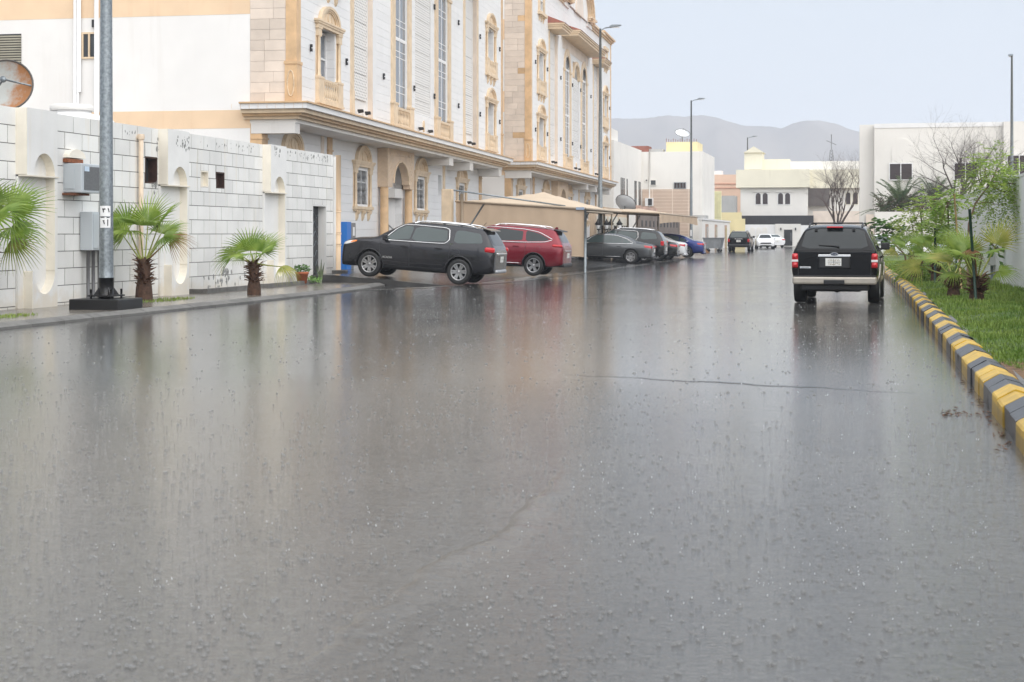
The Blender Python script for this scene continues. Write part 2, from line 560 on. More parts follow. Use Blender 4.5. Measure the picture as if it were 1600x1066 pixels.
def lawn_z(x, y):
    return .185 + .03 * sin(x * 1.7 + y * .6) + .025 * sin(y * 1.9 + x) + .05 * max(0, min(1, (x - 1.6)))
LAWN = mat('damp_lawn_soil', (.08, .13, .025), .85, var=.5, vs=2.5, bump=.5, bs=30)
lb = MB()
ny, nx = 90, 8
vs = []
for j in range(ny + 1):
    yy = 6 + (95 - 6) * j / ny
    for i in range(nx + 1):
        x0 = kerb_x(yy) + .27
        xx = x0 + (3.64 - x0) * i / nx
        vs.append((xx, yy, lawn_z(xx, yy)))
lb.add(vs, [(j * (nx + 1) + i, j * (nx + 1) + i + 1, (j + 1) * (nx + 1) + i + 1, (j + 1) * (nx + 1) + i) for j in range(ny) for i in range(nx)], 0, True)
struct(lb.build('lawn', LAWN))

GRASS = bpy.data.materials.new('grass_blade')
N = NT(GRASS)
pos = N.n('ShaderNodeNewGeometry').outputs['Position']
gv = N.noise(pos, .9, 4, .6)
gf = N.noise(pos, 26, 2, .6)
c = N.mix(N.ramp(gv, .35, .68), (.10, .19, .026), (.25, .32, .06))
c = N.mix(N.ramp(gf, .55, .8, 0, .6), c, (.34, .33, .11))
N.out(c, .55, 0, None, 0, .3)
gr = random.Random(3)
vs, fs = [], []
def blade(x, y, z, h, wd, bend, az):
    o = len(vs)
    dx, dy = cos(az), sin(az)
    bx, by = -dy * bend * h, dx * bend * h
    vs.extend([(x - dx * wd, y - dy * wd, z), (x + dx * wd, y + dy * wd, z), (x + bx * .4 + dx * wd * .7, y + by * .4 + dy * wd * .7, z + h * .6), (x + bx * .4 - dx * wd * .7, y + by * .4 - dy * wd * .7, z + h * .6), (x + bx, y + by, z + h)])
    fs.extend([(o, o + 1, o + 2, o + 3), (o + 3, o + 2, o + 4)])
for i in range(85000):
    yy = 12.6 + 62 * gr.random() ** 1.9
    x0 = kerb_x(yy) + .29
    if yy < 16.5:                      # worn, soil-coloured corner near the kerb
        x0 += (16.5 - yy) * .16
    xx = x0 + (3.58 - x0) * gr.random()
    s_ = 1 + yy / 55
    tuft = .6 + .8 * (.5 + .5 * sin(xx * 3.1 + 1.7 * sin(yy * 1.3)) * sin(yy * 2.3 + xx))
    blade(xx, yy, lawn_z(xx, yy) - .012, gr.uniform(.035, .085) * tuft * (1 + .35 * (xx > 2.9)), .0042 * s_, gr.uniform(-.7, .7), gr.uniform(0, pi))
gm = MB(); gm.v, gm.f = vs, fs; gm.m = [0] * len(fs); gm.sm = [False] * len(fs)
stuff(gm.build('grass', GRASS), 'green lawn grass between the striped kerb and the right-hand wall', 'grass')

# bare soil, silvery weed and litter at the kerb corner
SOIL = mat('brown_soil', (.17, .10, .05), .85, var=.5, vs=9, bump=.7, bs=30)
sbm = MB()
pts = [(1.42, 12.2), (2.2, 12.0), (3.0, 13.2), (2.4, 15.0), (1.9, 16.2), (1.42, 16.6)]
cxy = (1.85, 14.0)
vs = [(cxy[0], cxy[1], lawn_z(*cxy) + .02)] + [(a, b_, lawn_z(a, b_) + .003) for a, b_ in pts]
sbm.add(vs, [(0, k + 1, (k + 1) % len(pts) + 1) for k in range(len(pts))])
stuff(sbm.build('bare_soil', SOIL), 'patch of bare reddish soil behind the near end of the kerb', 'soil')
WEED = mat('silver_weed', (.23, .30, .24), .7, var=.3, vs=20)
wbm = MB()
for i in range(420):
    a, r = gr.uniform(0, 2 * pi), gr.uniform(0, .42) ** 1.0
    x, y = 2.15 + r * cos(a) * 1.15, 15.7 + r * sin(a)
    h = .03 + .12 * (1 - r / .45) * gr.random()
    q = gr.uniform(0, pi); s_ = gr.uniform(.012, .028)
    z = lawn_z(x, y) + h
    wbm.add([(x - s_ * cos(q), y - s_ * sin(q), z - .01), (x + s_ * .5 * sin(q), y - s_ * .5 * cos(q), z + .008), (x + s_ * cos(q), y + s_ * sin(q), z), (x - s_ * .5 * sin(q), y + s_ * .5 * cos(q), z - .008)], [(0, 1, 2, 3)])
tag(wbm.build('silver_weed', WEED), 'low silvery green weed growing beside the bare soil', 'weed')
LEAF = mat('dead_leaf', (.12, .06, .03), .6, var=.5, vs=30)
lbm = MB()
for i in range(160):
    if i < 110:
        t = gr.random(); yy = 11.2 + 6.5 * t; xx = KX - .02 - abs(gr.gauss(0, .07)); z = .004
        if gr.random() < .35: xx, yy = .83 + gr.gauss(0, .07), 13.4 + gr.gauss(0, .16)
    else:
        xx, yy = gr.uniform(1.5, 2.4), gr.uniform(12.4, 15.2); z = lawn_z(xx, yy) + .015
    q = gr.uniform(0, pi); s_ = gr.uniform(.012, .04)
    lbm.add([(xx - s_ * cos(q), yy - s_ * sin(q), z), (xx + s_ * .3 * sin(q), yy - s_ * .3 * cos(q), z + .012), (xx + s_ * cos(q), yy + s_ * sin(q), z + .006), (xx - s_ * .3 * sin(q), yy + s_ * .3 * cos(q), z + .01)], [(0, 1, 2, 3)])
stuff(lbm.build('leaf_litter', LEAF), 'brown dead leaves and grit washed against the kerb', 'leaf litter')

# ------------------------------------------------------------------ left pavement and kerb
PAVE = mat('wet_paving', (.17, .152, .13), .22, var=.3, vs=2.0, bump=.3, bs=18, spec=.55)
pb = MB()
for i in range(len(KERB_L) - 1):
    (a, b_), (c, d_) = KERB_L[i], KERB_L[i + 1]
    pb.add([(a - .2, b_, PAVE_Z), (c - .2, d_, PAVE_Z), (WALL_X - .3, d_, PAVE_Z), (WALL_X - .3, b_, PAVE_Z)], [(0, 1, 2, 3)])
struct(pb.build('pavement', PAVE))
kl = struct(obj('kerb_line', None))
kprof = [(.02, -.03), (.02, .035), (-.12, .088), (-.26, .09), (-.26, -.03)]
sm = MB().prism(kprof, 0, .985, 'y').mesh('kerb_stone', CONC)
i = 0
dist = 0.0
seg = 0
P = [Vector((a, b_, 0)) for a, b_ in KERB_L]
L = [0]
for i in range(len(P) - 1): L.append(L[-1] + (P[i + 1] - P[i]).length)
def along(s_):
    for i in range(len(P) - 1):
        if s_ <= L[i + 1] or i == len(P) - 2:
            t = (s_ - L[i]) / (L[i + 1] - L[i])
            return P[i].lerp(P[i + 1], t)
s_ = 22.0
while s_ < L[-1] - .5:
    a, b_ = along(s_), along(s_ + 1)
    d = b_ - a
    obj('kerb_stone', sm, kl, (a.x, a.y, rnd.uniform(-.004, .004)), (0, 0, atan2(d.y, d.x) - pi / 2))
    s_ += 1.0
# low tree-pit kerbs and ground tufts on the pavement
def tuft(name, label, x, y, rx, ry, n, h, parent=None, col=GRASS, z=PAVE_Z):
    global vs, fs
    vs, fs = [], []
    for i in range(n):
        a, r = gr.uniform(0, 2 * pi), sqrt(gr.random())
        blade(x + rx * r * cos(a), y + ry * r * sin(a), z, gr.uniform(.4, 1) * h, .008, gr.uniform(-1, 1), gr.uniform(0, pi))
    q = MB(); q.v, q.f = vs, fs; q.m = [0] * len(fs); q.sm = [False] * len(fs)
    return stuff(q.build(name, col), label, 'grass')
PITS = [(318, 457, .8, 3.2, 'tree pit kerb beside the chipped plaster'), (415, 452, .7, 3.6, 'tree pit kerb under the flower pot')]
for px, py, wx, ly, lab in PITS:
    y0 = at(px, depth_of_X(px, -15.4)).y
    r_ = thing('planting_kerb', 'low grey concrete ' + lab, 'kerb', (-15.45, y0, PAVE_Z), 0, 'low concrete planting kerbs')
    for k in range(int(ly / .6)):
        piece('kerb_stone', CONC, r_, .02, .14, k * .6, k * .6 + .59, -.02, .11)
    piece('kerb_stone', CONC, r_, -.34, .015, 0, .12, -.02, .105)

# ------------------------------------------------------------------ left boundary wall of scored blocks
def wallY(px, X=WALL_X):
    return at(px, depth_of_X(px, X)).y
BLOCK = mat('painted_block', (.79, .785, .76), .55, var=.07, vs=1.1, rand=.085, bump=.12, bs=22, streak=.55, streak_col=(.72, .62, .44), dirt=.35, dirt_h=.6, dirt_col=(.62, .54, .42))
PILM = mat('painted_render', (.79, .785, .765), .6, var=.06, vs=1.1, bump=.12, bs=22, streak=.35, streak_col=(.72, .60, .42), dirt=.5, dirt_h=.8, dirt_col=(.70, .60, .44))
PILS = mat('stained_render', (.78, .73, .63), .65, var=.09, vs=1.5, bump=.12, bs=22)
GROUT = mat('dark_joint', (.12, .115, .105), .8, var=.3, vs=8)
Y0, Y1 = wallY(-150), wallY(520)
root = thing('boundary_wall', 'white boundary wall of scored blocks behind the small palms', 'wall', (WALL_X, 0, 0))
holeY = (wallY(226), wallY(245)); holeZ = (2.68, 3.28)
h2 = (wallY(313), wallY(325)); h3 = (wallY(337), wallY(350)); hz = (2.68, 3.08)
doorY = (wallY(488), wallY(509.5)); doorZ = 2.38
core = MB().box(-.35, 0, Y0, Y1, 0, WALL_H - .02).mesh('wall_core', GROUT)
cut = [MB().box(-.25, .2, *holeY, *holeZ).mesh('c', GROUT), MB().box(-.2, .2, *h2, *hz).mesh('c', GROUT), MB().box(-.2, .2, *h3, *hz).mesh('c', GROUT),
       MB().box(-.3, .2, *doorY, -.1, doorZ).mesh('c', GROUT)]
obj('wall_core', carve(core, cut), root)
pil = [wallY(24), wallY(247), wallY(410)]
PW = 1.15
BH = .3475
plain = [(p, p + PW) for p in pil]
rows = []
z = WALL_H
while z > -.05:
    rows.append((max(.0, z - BH), z)); z -= BH
openings = [(holeY, holeZ), (h2, hz), (h3, hz), (doorY, (-.1, doorZ))]
for r_i, (za, zb) in enumerate(rows):
    y = Y0 + (.36 if r_i % 2 else 0)
    segs = []
    while y < Y1:
        segs.append((y, min(y + .72, Y1))); y += .72
    if r_i % 2: segs.insert(0, (Y0, Y0 + .36))
    for a, b_ in segs:
        rects = [(a, b_, za, zb)]
        for (p0, p1), (q0, q1) in [(pp_, (-1, 9)) for pp_ in plain] + openings:
            nxt = []
            for u, v, e, f in rects:
                if v <= p0 or u >= p1 or f <= q0 or e >= q1: nxt.append((u, v, e, f)); continue
                if u < p0: nxt.append((u, p0, e, f))
                if v > p1: nxt.append((p1, v, e, f))
                m0, m1 = max(u, p0), min(v, p1)
                if e < q0: nxt.append((m0, m1, e, q0))
                if f > q1: nxt.append((m0, m1, q1, f))
            rects = nxt
        for u, v, e, f in rects:
            if v - u < .06 or f - e < .03: continue
            piece('block', BLOCK, root, -.004, .012 + rnd.uniform(-.002, .002), u + .013, v - .013, e + (.008 if e > 0 else 0), f - (.008 if r_i else 0))
# render reveals of the openings
DARKBRN = mat('dark_brown', (.05, .022, .015), .7, var=.4, vs=12)  # dark brown for the inside of two wall openings
for (a, b_), (za, zb), dep, mt_ in ((holeY, holeZ, .24, DARKBRN), (h2, hz, .19, PILS), (h3, hz, .19, DARKBRN), (doorY, (0, doorZ), .29, PILM)):
    rv = MB()
    for (q0, q1, z0, z1) in ((b_ - .03, b_ + .004, za, zb), (a - .004, a + .03, za, zb), (a + .03, b_ - .03, zb - .03, zb + .004), (a + .03, b_ - .03, za - .004, za + .03)):
        rv.box(-dep, .013, q0, q1, z0, z1)
    rv.build('opening_reveal', mt_, root)
piece('window_back', DARK, root, -.245, -.2, holeY[0], holeY[1], holeZ[0], holeZ[1])
piece('opening_infill', PILS, root, -.19, -.10, h2[0], h2[1], hz[0], hz[1])
piece('window_back', mat('dark_brown', (.05, .022, .015), .7, var=.4, vs=12), root, -.19, -.12, h3[0], h3[1], hz[0], hz[1])
dr = piece('door', mat('black_iron_door', (.02, .022, .026), .4, var=.4, vs=9), root, -.28, -.24, doorY[0], doorY[1], .1, doorZ)
dm = MB()
for k in range(7):
    zc = .35 + k * .29
    dm.tube([(0, doorY[0] + .12 + (doorY[1] - doorY[0] - .24) * (i / 10), zc + .1 * sin(i * 1.3 + k)) for i in range(11)], .011, 5)
dm.build('door_scrollwork', METAL, root, (-.23, 0, 0))
piece('door_step', CONC, root, -.25, .30, doorY[0] - .05, doorY[1] + .05, .02, .2)
# projecting piers with the rounded niches
for k, p in enumerate(pil):
    pr_ = MB()
    up = [(0, WALL_H + .002), (0, 2.66), (.25, 2.66)] + [(.65 - .40 * cos(pi * i / 14), 2.66 + .44 * sin(pi * i / 14)) for i in range(1, 14)] + [(1.05, 2.66), (PW, 2.66), (PW, WALL_H + .002)]
    pr_.prism(up, .0, .25, 'x')
    lo = [(.2, 0), (.2, .80), (.27, .80)] + [(.66 - .39 * cos(pi * i / 14), .80 - .46 * sin(pi * i / 14)) for i in range(1, 14)] + [(1.05, .80), (PW, .80), (PW, 0)]
    pr_.prism(lo, .0, .25, 'x')
    pr_.box(0, .06, 0, PW - .1, .02, WALL_H - .01)
    pr_.box(0, .25, PW - .1, PW, .80, 2.66)
    pm_ = pr_.mesh('pier', [PILM, PILS])
    for f_ in pm_.polygons:
        if abs(f_.normal.x) < .5 and f_.center.x > .08: f_.material_index = 1
    pier = obj('pier', pm_, root, (0, p, 0))
    fs_ = MB()
    fs_.box(0.002, .246, -.014, .0, 2.668, WALL_H - .004)
    fs_.box(0.002, .246, .186, .2, .02, .79)
    fs_.box(0.06, .246, PW - .114, PW - .1, .80, 2.66)
    fs_.box(0.002, .27, .0, PW + .02, 2.632, 2.658)
    fs_.build('pier_return', PILS, pier)
rt0 = thing('neighbour_wall', 'plain white rendered wall continuing the block wall towards the near end of the street', 'wall', (WALL_X, 0, 0))
MB().box(-.35, -.002, -25, Y0 - .002, 0, WALL_H - .25).build('wall', PILM, rt0)
MB().box(-.38, .03, -25, Y0 - .002, WALL_H - .248, WALL_H - .17).build('coping', PILM, rt0)
rt0 = thing('annexe', 'low flat-roofed white annexe behind the block wall', 'building', (WALL_X - 2.4, 14, 0))
MB().box(-2.6, 2.0, 0, 31.5, 0, 3.2).build('wall', PLASTER, rt0)
MB().box(-2.65, 2.02, -.05, 31.55, 3.202, 3.3).build('roof_slab', CONC, rt0)
# flaked plaster patches: thin chipped scabs with an outline of their own
FLK = mat('bare_cement', (.27, .27, .26), .85, var=.35, vs=14, bump=.5, bs=40)
def flake(y0, y1, z0, z1, n, big, x=.0145):
    q = MB()
    for i in range(n):
        y, z = gr.uniform(y0, y1), z0 + (z1 - z0) * gr.random()
        r = big * gr.uniform(.3, 1)
        m = 8
        pts = [(x + .001 * gr.random(), y + r * gr.uniform(.35, 1.1) * cos(2 * pi * k / m), z + r * 1.4 * gr.uniform(.35, 1.1) * sin(2 * pi * k / m)) for k in range(m)]
        q.add([(x + .0015, y, z)] + pts, [(0, k + 1, (k + 1) % m + 1) for k in range(m)])
    q.build('flaked_patch', FLK, root)
flake(wallY(318), wallY(385), .12, .52, 26, .075)
flake(wallY(345), wallY(356), .5, .62, 8, .10)
flake(wallY(448), wallY(512), 3.72, 3.88, 44, .05)
flake(wallY(312), wallY(400), 3.70, 3.86, 24, .045)
flake(wallY(252) + .25, wallY(280), 3.5, 3.85, 26, .045, .252)
flake(wallY(247) - .1, wallY(251) - .03, 3.45, 3.75, 6, .10)
flake(wallY(236), wallY(250), 2.45, 2.72, 14, .07)
flake(wallY(30), wallY(36), 3.55, 3.75, 10, .045, .03)
flake(wallY(194), wallY(212), 3.72, 3.84, 10, .035)
flake(wallY(415), wallY(424), 3.6, 3.88, 12, .06, .252)
# drain pipes on the wall
PIPE = mat('cream_pipe', (.72, .58, .44), .4, var=.12, vs=6)
pY = wallY(214)
pp = MB().tube([(-.1, pY, 3.68), (.06, pY, 3.7), (.1, pY, 3.66), (.1, pY, .25), (.1, pY, .1)], .055, 10)
pp.lathe([(.075, -.06), (.085, 0), (.075, .06)], 10, 0, Matrix.Translation((.1, pY, 3.7)))
pp.build('drain_pipe', PIPE, root)
# ------------------------------------------------------------------ the two ornate apartment buildings
def facade_frame(px, t, vp):
    o = at(px, t)
    g = atan((vp - 800) / F)
    ang = pi / 2 + YAW - g                     # heading of the facade line, away from the camera
    return o, ang
def screen_material():
    m = bpy.data.materials.new('pierced_screen')
    N = NT(m)
    tc = N.n('ShaderNodeTexCoord').outputs['Object']
    s = N.n('ShaderNodeSeparateXYZ'); N.l(tc, s.inputs[0])
    def lattice(ox, oz, per, rad):
        u = N.math('SUBTRACT', N.math('FRACT', N.math('ADD', N.math('DIVIDE', s.outputs[0], per), ox)), .5)
        v = N.math('SUBTRACT', N.math('FRACT', N.math('ADD', N.math('DIVIDE', s.outputs[2], per), oz)), .5)
        d = N.math('SQRT', N.math('ADD', N.math('MULTIPLY', u, u), N.math('MULTIPLY', v, v)))
        return N.ramp(d, rad, rad + .06, 1, 0)
    h = N.math('MAXIMUM', lattice(0, 0, .21, .12), lattice(.5, .5, .21, .12))
    h = N.math('MAXIMUM', h, lattice(.5, 0, .21, .06))
    c = N.mix(h, (.80, .79, .77), (.24, .235, .23))
    N.out(c, .6, 0, N.bump(N.math('SUBTRACT', 1.0, h), .6, .02))
    return m
SCREEN = screen_material()
def curtain_material():
    m = bpy.data.materials.new('curtained_glass')
    N = NT(m)
    pos = N.n('ShaderNodeTexCoord').outputs['Object']
    wv = N.noise(N.scaled(pos, 9, 9, .05), 1.0, 3, .6)
    c = N.mix(N.ramp(wv, .38, .62), (.10, .115, .135), (.25, .275, .31))
    N.out(c, .08, 0, None, 0, .6)
    return m
CURT = curtain_material()
TILE = mat('red_roof_tile', (.36, .13, .09), .6, var=.2, vs=3, bump=.2, bs=10)
SOFF = mat('white_soffit', (.74, .72, .69), .7, var=.05, vs=1, streak=.15)
DARKGL = mat('window_dark', (.05, .055, .06), .1, var=.3, vs=3)

def baluster_run(mb, x0, x1, z0, z1, y, n):
    for i in range(n):
        x = x0 + (x1 - x0) * (i + .5) / n
        h = z1 - z0
        mb.lathe([(.05, z0), (.05, z0 + .06 * h), (.025, z0 + .12 * h), (.06, z0 + .32 * h), (.05, z0 + .45 * h), (.024, z0 + .72 * h), (.045, z0 + .88 * h), (.05, z1)], 6, 0, Matrix.Translation((x, y, 0)))

WCACHE = {}
def win_meshes():
    """meshes of the two window kinds, local x centred, z from the sill block, y<0 towards the street"""
    if WCACHE: return WCACHE
    for kind, W, OW, colz, capz, entz, topz in (('upper', 2.9, 1.66, .93, 2.3, 2.62, 3.45), ('ground', 2.7, 1.5, .16, 1.5, 1.76, 2.64)):
        h = W / 2
        s = MB()
        base = -.34 if kind == 'upper' else -.22
        if kind == 'upper':
            s.box(-h - .06, h + .06, base - .05, .0, 0, .08); s.box(-h, h, base, 0, .08, .17)
            for sx in (-1, 1):
                a, b_ = sorted((sx * (OW / 2 + .02), sx * h))
                s.box(a, b_, base + .03, 0, .17, .85)
                s.box(a - .03, b_ + .03, base, 0, .85, .93)
            s.box(-OW / 2, OW / 2, base + .06, base + .18, .80, .87)
        else:
            s.box(-h - .05, h + .05, base - .06, 0, .04, .16); s.box(-h + .03, h - .03, base + .04, 0, -.04, .04)
        for sx in (-1, 1):
            c = sx * (h - .24)
            s.lathe([(.16, colz), (.16, colz + .05), (.12, colz + .08), (.125, (colz + capz) / 2), (.105, capz - .06), (.15, capz)], 10, 0, Matrix.Translation((c, -.13, 0)))
            s.box(c - .24, c + .24, -.03, .0, colz, capz)
            s.box(c - .2, c + .2, -.24, 0, capz, entz)
            s.box(c - .25, c + .25, -.28, -.02, entz - .07, entz - .002)
        s.v = [(a, b_ * (.42 if b_ < 0 else 1), c_) for a, b_, c_ in s.v]
        surround = s.mesh('window_surround', CREAM)
        p = MB()
        p.box(-h - .0, h + .0, -.30, 0, entz, entz + .1); p.box(-h - .08, h + .08, -.37, 0, entz + .1, entz + .17); p.box(-h - .15, h + .15, -.42, 0, entz + .17, entz + .24)
        zb = entz + .24
        rx, rz = h * .80, topz - zb
        for k, (a, b_, dy) in enumerate(((1.0, .84, .34), (.84, .74, .26), (.74, .66, .2))):
            o_ = arc(0, zb, rx * a, rz * a, 0, pi, 16)
            i_ = arc(0, zb, rx * b_, rz * b_, pi, 0, 16)
            p.prism(o_ + i_, -dy, -.01, 'y')
        p.prism(arc(0, zb, rx * .67, rz * .67, 0, pi, 14), -.10, -.01, 'y')
        p.prism(arc(0, zb + rz * .3, rx * .13, rz * .28, 0, 2 * pi, 12)[:-1], -.16, -.02, 'y')
        for sx in (-1, 1):
            p.prism([(sx * rx * .5, zb + .02), (sx * rx * .3, zb + .02), (sx * rx * .22, zb + rz * .48), (sx * rx * .3, zb + rz * .5)], -.14, -.02, 'y')
        p.v = [(a, b_ * .42, c_) for a, b_, c_ in p.v]
        ped = p.mesh('pediment', CREAM)
        bm_ = MB()
        if kind == 'upper': baluster_run(bm_, -OW / 2 + .02, OW / 2 - .02, .17, .80, (base + .12) * .42, 7)
        bal = bm_.mesh('balusters', CREAM)
        k_ = MB()
        k_.prism([(0, 0), (-.30, 0), (-.28, -.12), (-.17, -.16), (-.15, -.28), (-.08, -.36), (0, -.42)], -.1, .1, 'x')
        k_.v = [(a, b_ * .5, c_) for a, b_, c_ in k_.v]
        brk = k_.mesh('brackets', CREAM)
        g = MB()
        z0, z1 = (.17, entz) if kind == 'upper' else (.16, entz)
        dq = .0 if kind == 'upper' else -.28
        g.box(-OW / 2, OW / 2, .36 + dq, .38 + dq, z0, z1)
        pane = g.mesh('pane', CURT if kind == 'upper' else DARKGL)
        fr = MB()
        for x in (-OW / 2 + .035, 0, OW / 2 - .035): fr.box(x - .035, x + .035, .31 + dq, .36 + dq, z0, z1)
        for z in (z0 + .04, z0 + (z1 - z0) * .62, z1 - .04): fr.box(-OW / 2, OW / 2, .315 + dq, .355 + dq, z - .035, z + .035)
        frame = fr.mesh('frame', WHITEP)
        gr_ = MB()
        if kind == 'ground':
            for i in range(9):
                x = -OW / 2 + OW * (i + .5) / 9
                gr_.tube([(x + .03 * sin(j * pi / 2), .012, z0 + (z1 - z0) * j / 12) for j in range(13)], .014, 5)
        grille = gr_.mesh('grille', mat('white_iron', (.5, .5, .5), .5, var=.1))
        WCACHE[kind] = dict(surround=surround, ped=ped, bal=bal, brk=brk, pane=pane, frame=frame, grille=grille, OW=OW, z0=z0, z1=z1)
    return WCACHE

def put_window(root, kind, x, z, y=0, brackets=True):
    c = win_meshes()[kind]
    w_ = obj('window', c['surround'], root, (x, y, z))
    obj('pediment', c['ped'], w_)
    obj('pane', c['pane'], w_)
    obj('frame', c['frame'], w_)
    if kind == 'upper': obj('balustrade', c['bal'], w_)
    else: obj('grille', c['grille'], w_)
    for i in (-1, 0, 1) if brackets else ():
        obj('bracket', c['brk'], w_, (i * .88, 0, 0))
    return w_

LBL, LUP, GBACK = 37.2, 5.80, 1.23           # facade length, top of the floor-line cornice, set-back of the ground floor
ROOF = 17.1
def building(name, label, o, ang, detail):
    root = thing(name, label, 'building', (o.x, o.y, 0), ang, 'twin ornate apartment buildings')
    D = 24.0                                  # depth of the block
    # openings of the main facade (x range, z range)
    floors = (LUP + .16, 9.98, 14.02)
    ops = []
    for xw in (3.55, 33.65):
        for i, zf in enumerate(floors):
            if i < 2: ops.append((xw - .83, xw + .83, zf + .17, zf + 2.62))
            else: ops.append((xw - .7, xw + .7, zf + 1.0, zf + 1.75))
    tall = [(12.88, 14.96), (20.75, 22.83)]
    for a, b_ in tall: ops.append((a, b_, LUP + .05, 13.55))
    slots = [(6.8, 8.75), (26.9, 28.85)]
    for a, b_ in slots: ops.append((a, b_, LUP, 14.35))
    ops.append((16.4, 19.35, 6.6, 13.6))
    # structural core behind the cladding; ground floor stands back
    cb_ = MB()
    cb_.box(.02, LBL - .02, .45, D, 5.2, ROOF - .3)
    cb_.box(.15, LBL - .15, GBACK + .3, D - .02, 0, 5.2)
    cb_.build('wall_core', PLASTER, root)
    # cladding courses
    H_ = .323
    lst = []
    z = LUP - .05
    ri = 0
    while z < ROOF - .05:
        z1 = min(z + H_, ROOF)
        cuts = [(0, .0)]
        row = [(.42, LBL - .42)]
        for a, b_, c0, c1 in ops:
            ov = min(z1, c1) - max(z, c0)
            if ov > (z1 - z) * .5:
                row = [q for u, v in row for q in ((u, min(v, a)), (max(u, b_), v)) if q[1] - q[0] > .02]
        # break long courses at the pilasters and once more, staggered
        brk = [6.33, 8.75, 12.22, 15.62, 20.07, 23.49, 26.9, 29.4]
        r2 = []
        for u, v in row:
            c_ = [u] + [b_ for b_ in brk if u + .1 < b_ < v - .1] + [v]
            r2 += list(zip(c_[:-1], c_[1:]))
        for u, v in r2: lst.append((u, v, z, z1))
        z = z1; ri += 1
    lst.sort(key=lambda q: (q[2] > (9.4 + q[0] * .17), q[0]))
    joined = MB()
    for i, (u, v, za, zb) in enumerate(lst):
        if detail and i < 290 and za < 15.2:
            piece('stone_course', WHITE, root, u + .002, v - .002, rnd.uniform(0, .0015), .46, za + .003, zb - .003)
        else:
            joined.box(u + .002, v - .002, rnd.uniform(0, .0015), .46, za + .003, zb - .003)
    if joined.v: stuff(joined.build('stone_courses', WHITE, root))
    # corner pilasters in orange stone
    for x0, x1 in ((-.03, .42), (LBL - .42, LBL + .03)):
        c_ = MB()
        c_.box(x0, x1, -.03, .34, LUP + 1.35, ROOF)
        c_.box(x0 - .04, x1 + .04, -.05, .36, LUP, LUP + 1.25); c_.box(x0 - .07, x1 + .07, -.07, .38, LUP + 1.25, LUP + 1.35)
        p_ = c_.build('corner_pilaster', ORANGE, root)
        q = MB()
        xm, s = (x0 - .045, -1) if x0 < 1 else (x1 + .045, 1)
        ring = arc(.155, LUP + .62, .11, .42, 0, 2 * pi, 20)[:-1]
        q.tube([(xm, a, b_) for a, b_ in ring + ring[:1]], .022, 6, cap=False)
        q.build('oval_moulding', CREAM, p_)
    # stone-faced return of the bay on both sides, then plaster side wall with painted bands
    for xs_, nm in ((-.015, 'near'), (LBL + .015, 'far')):
        if nm == 'near' or detail is False:
            z = LUP - .02; k = 0
            while z < ROOF:
                z1 = min(z + .345, ROOF)
                y0, y1 = .345, 1.56
                sp = y0 + (y1 - y0) * rnd.choice([.35, .45, .6, 1])
                mt = ORANGE if (not detail and rnd.random() < .12) else BEIGE
                for a, b_ in ((y0, sp), (sp, y1)):
                    if b_ - a > .05:
                        piece('stone_block', mt if a == y0 else BEIGE, root, min(xs_, xs_ + (.05 if nm == 'near' else -.05)), max(xs_, xs_ + (.05 if nm == 'near' else -.05)), a + .004, b_ - .004, z + .004, z1 - .004)
                z = z1; k += 1
    sd_ = MB()
    MB().box(-.002, .3, 1.565, D, 0, ROOF).build('side_wall', PLASTER, root)
    MB().box(LBL - .3, LBL + .002, 1.565, D, 0, ROOF).build('side_wall', PLASTER, root)
    for z0, z1 in ((4.98, 5.58), (8.72, 9.95), (13.0, 14.2)):
        for xa, xb in ((-.008, .02), (LBL - .02, LBL + .008)):
            MB().box(xa, xb, 1.566, D, z0, z1).build('painted_band', PEACH, root)
    # floor-line cornice, wrapped round the ends
    for nm, mt, z0, z1, out in (('cornice_cap', ORANGE, 5.745, LUP - .004, .58), ('cornice_fascia', WHITE, 5.57, 5.742, .52), ('cornice_cove', CREAM, 5.44, 5.568, .40), ('cornice_cove', ORANGE, 5.36, 5.438, .27), ('cornice_foot', CREAM, 5.26, 5.358, .12)):
        MB().prism([(-out, -out), (LBL + out, -out), (LBL + out, 1.75), (LBL - .4, 1.75), (LBL - .4, .40), (.4, .40), (.4, 1.75), (-out, 1.75)], z0, z1, 'z').build(nm, mt, root)
    dn = MB()
    for i in range(9):
        y = -.4 + i * .3
        dn.box(-.535, -.51, y, y + .012, 5.58, 5.735)
    dn.build('fascia_joints', BEIGE, root)
    # soffit of the overhang and its beams
    so = MB().box(.01, LBL - .01, .0, GBACK + .35, 5.14, 5.258)
    so.build('soffit', SOFF, root)
    for x0, x1, zz in ((-.02, .5, 4.80), (23.4, 24.3, 4.78), (28.2, 29.1, 4.74), (36.3, 37.15, 4.74)):
        MB().box(x0, x1, .03, GBACK + .3, zz, 5.138).build('beam', SOFF, root)
    # ground floor: courses, pilasters, windows, portico
    gw = (3.24, 12.35, 22.5, 31.8)
    gops = [(x - .75, x + .75, 2.62, 4.22) for x in gw] + [(15.3, 18.9, 0, 4.6)]
    if detail: gops.append((26.27, 27.07, 3.5, 4.5))
    z = 0
    lst = []
    while z < 5.1:
        z1 = min(z + .34, 5.14)
        row = [(.62, LBL - .62)]
        for a, b_, c0, c1 in gops:
            if min(z1, c1) - max(z, c0) > (z1 - z) * .5:
                row = [q for u, v in row for q in ((u, min(v, a)), (max(u, b_), v)) if q[1] - q[0] > .02]
        for u, v in row:
            c_ = [u] + [b_ for b_ in (7.9, 14.6, 19.6, 27.5) if u + .2 < b_ < v - .2] + [v]
            lst += [(p0, p1, z, z1) for p0, p1 in zip(c_[:-1], c_[1:])]
        z = z1
    jn = MB()
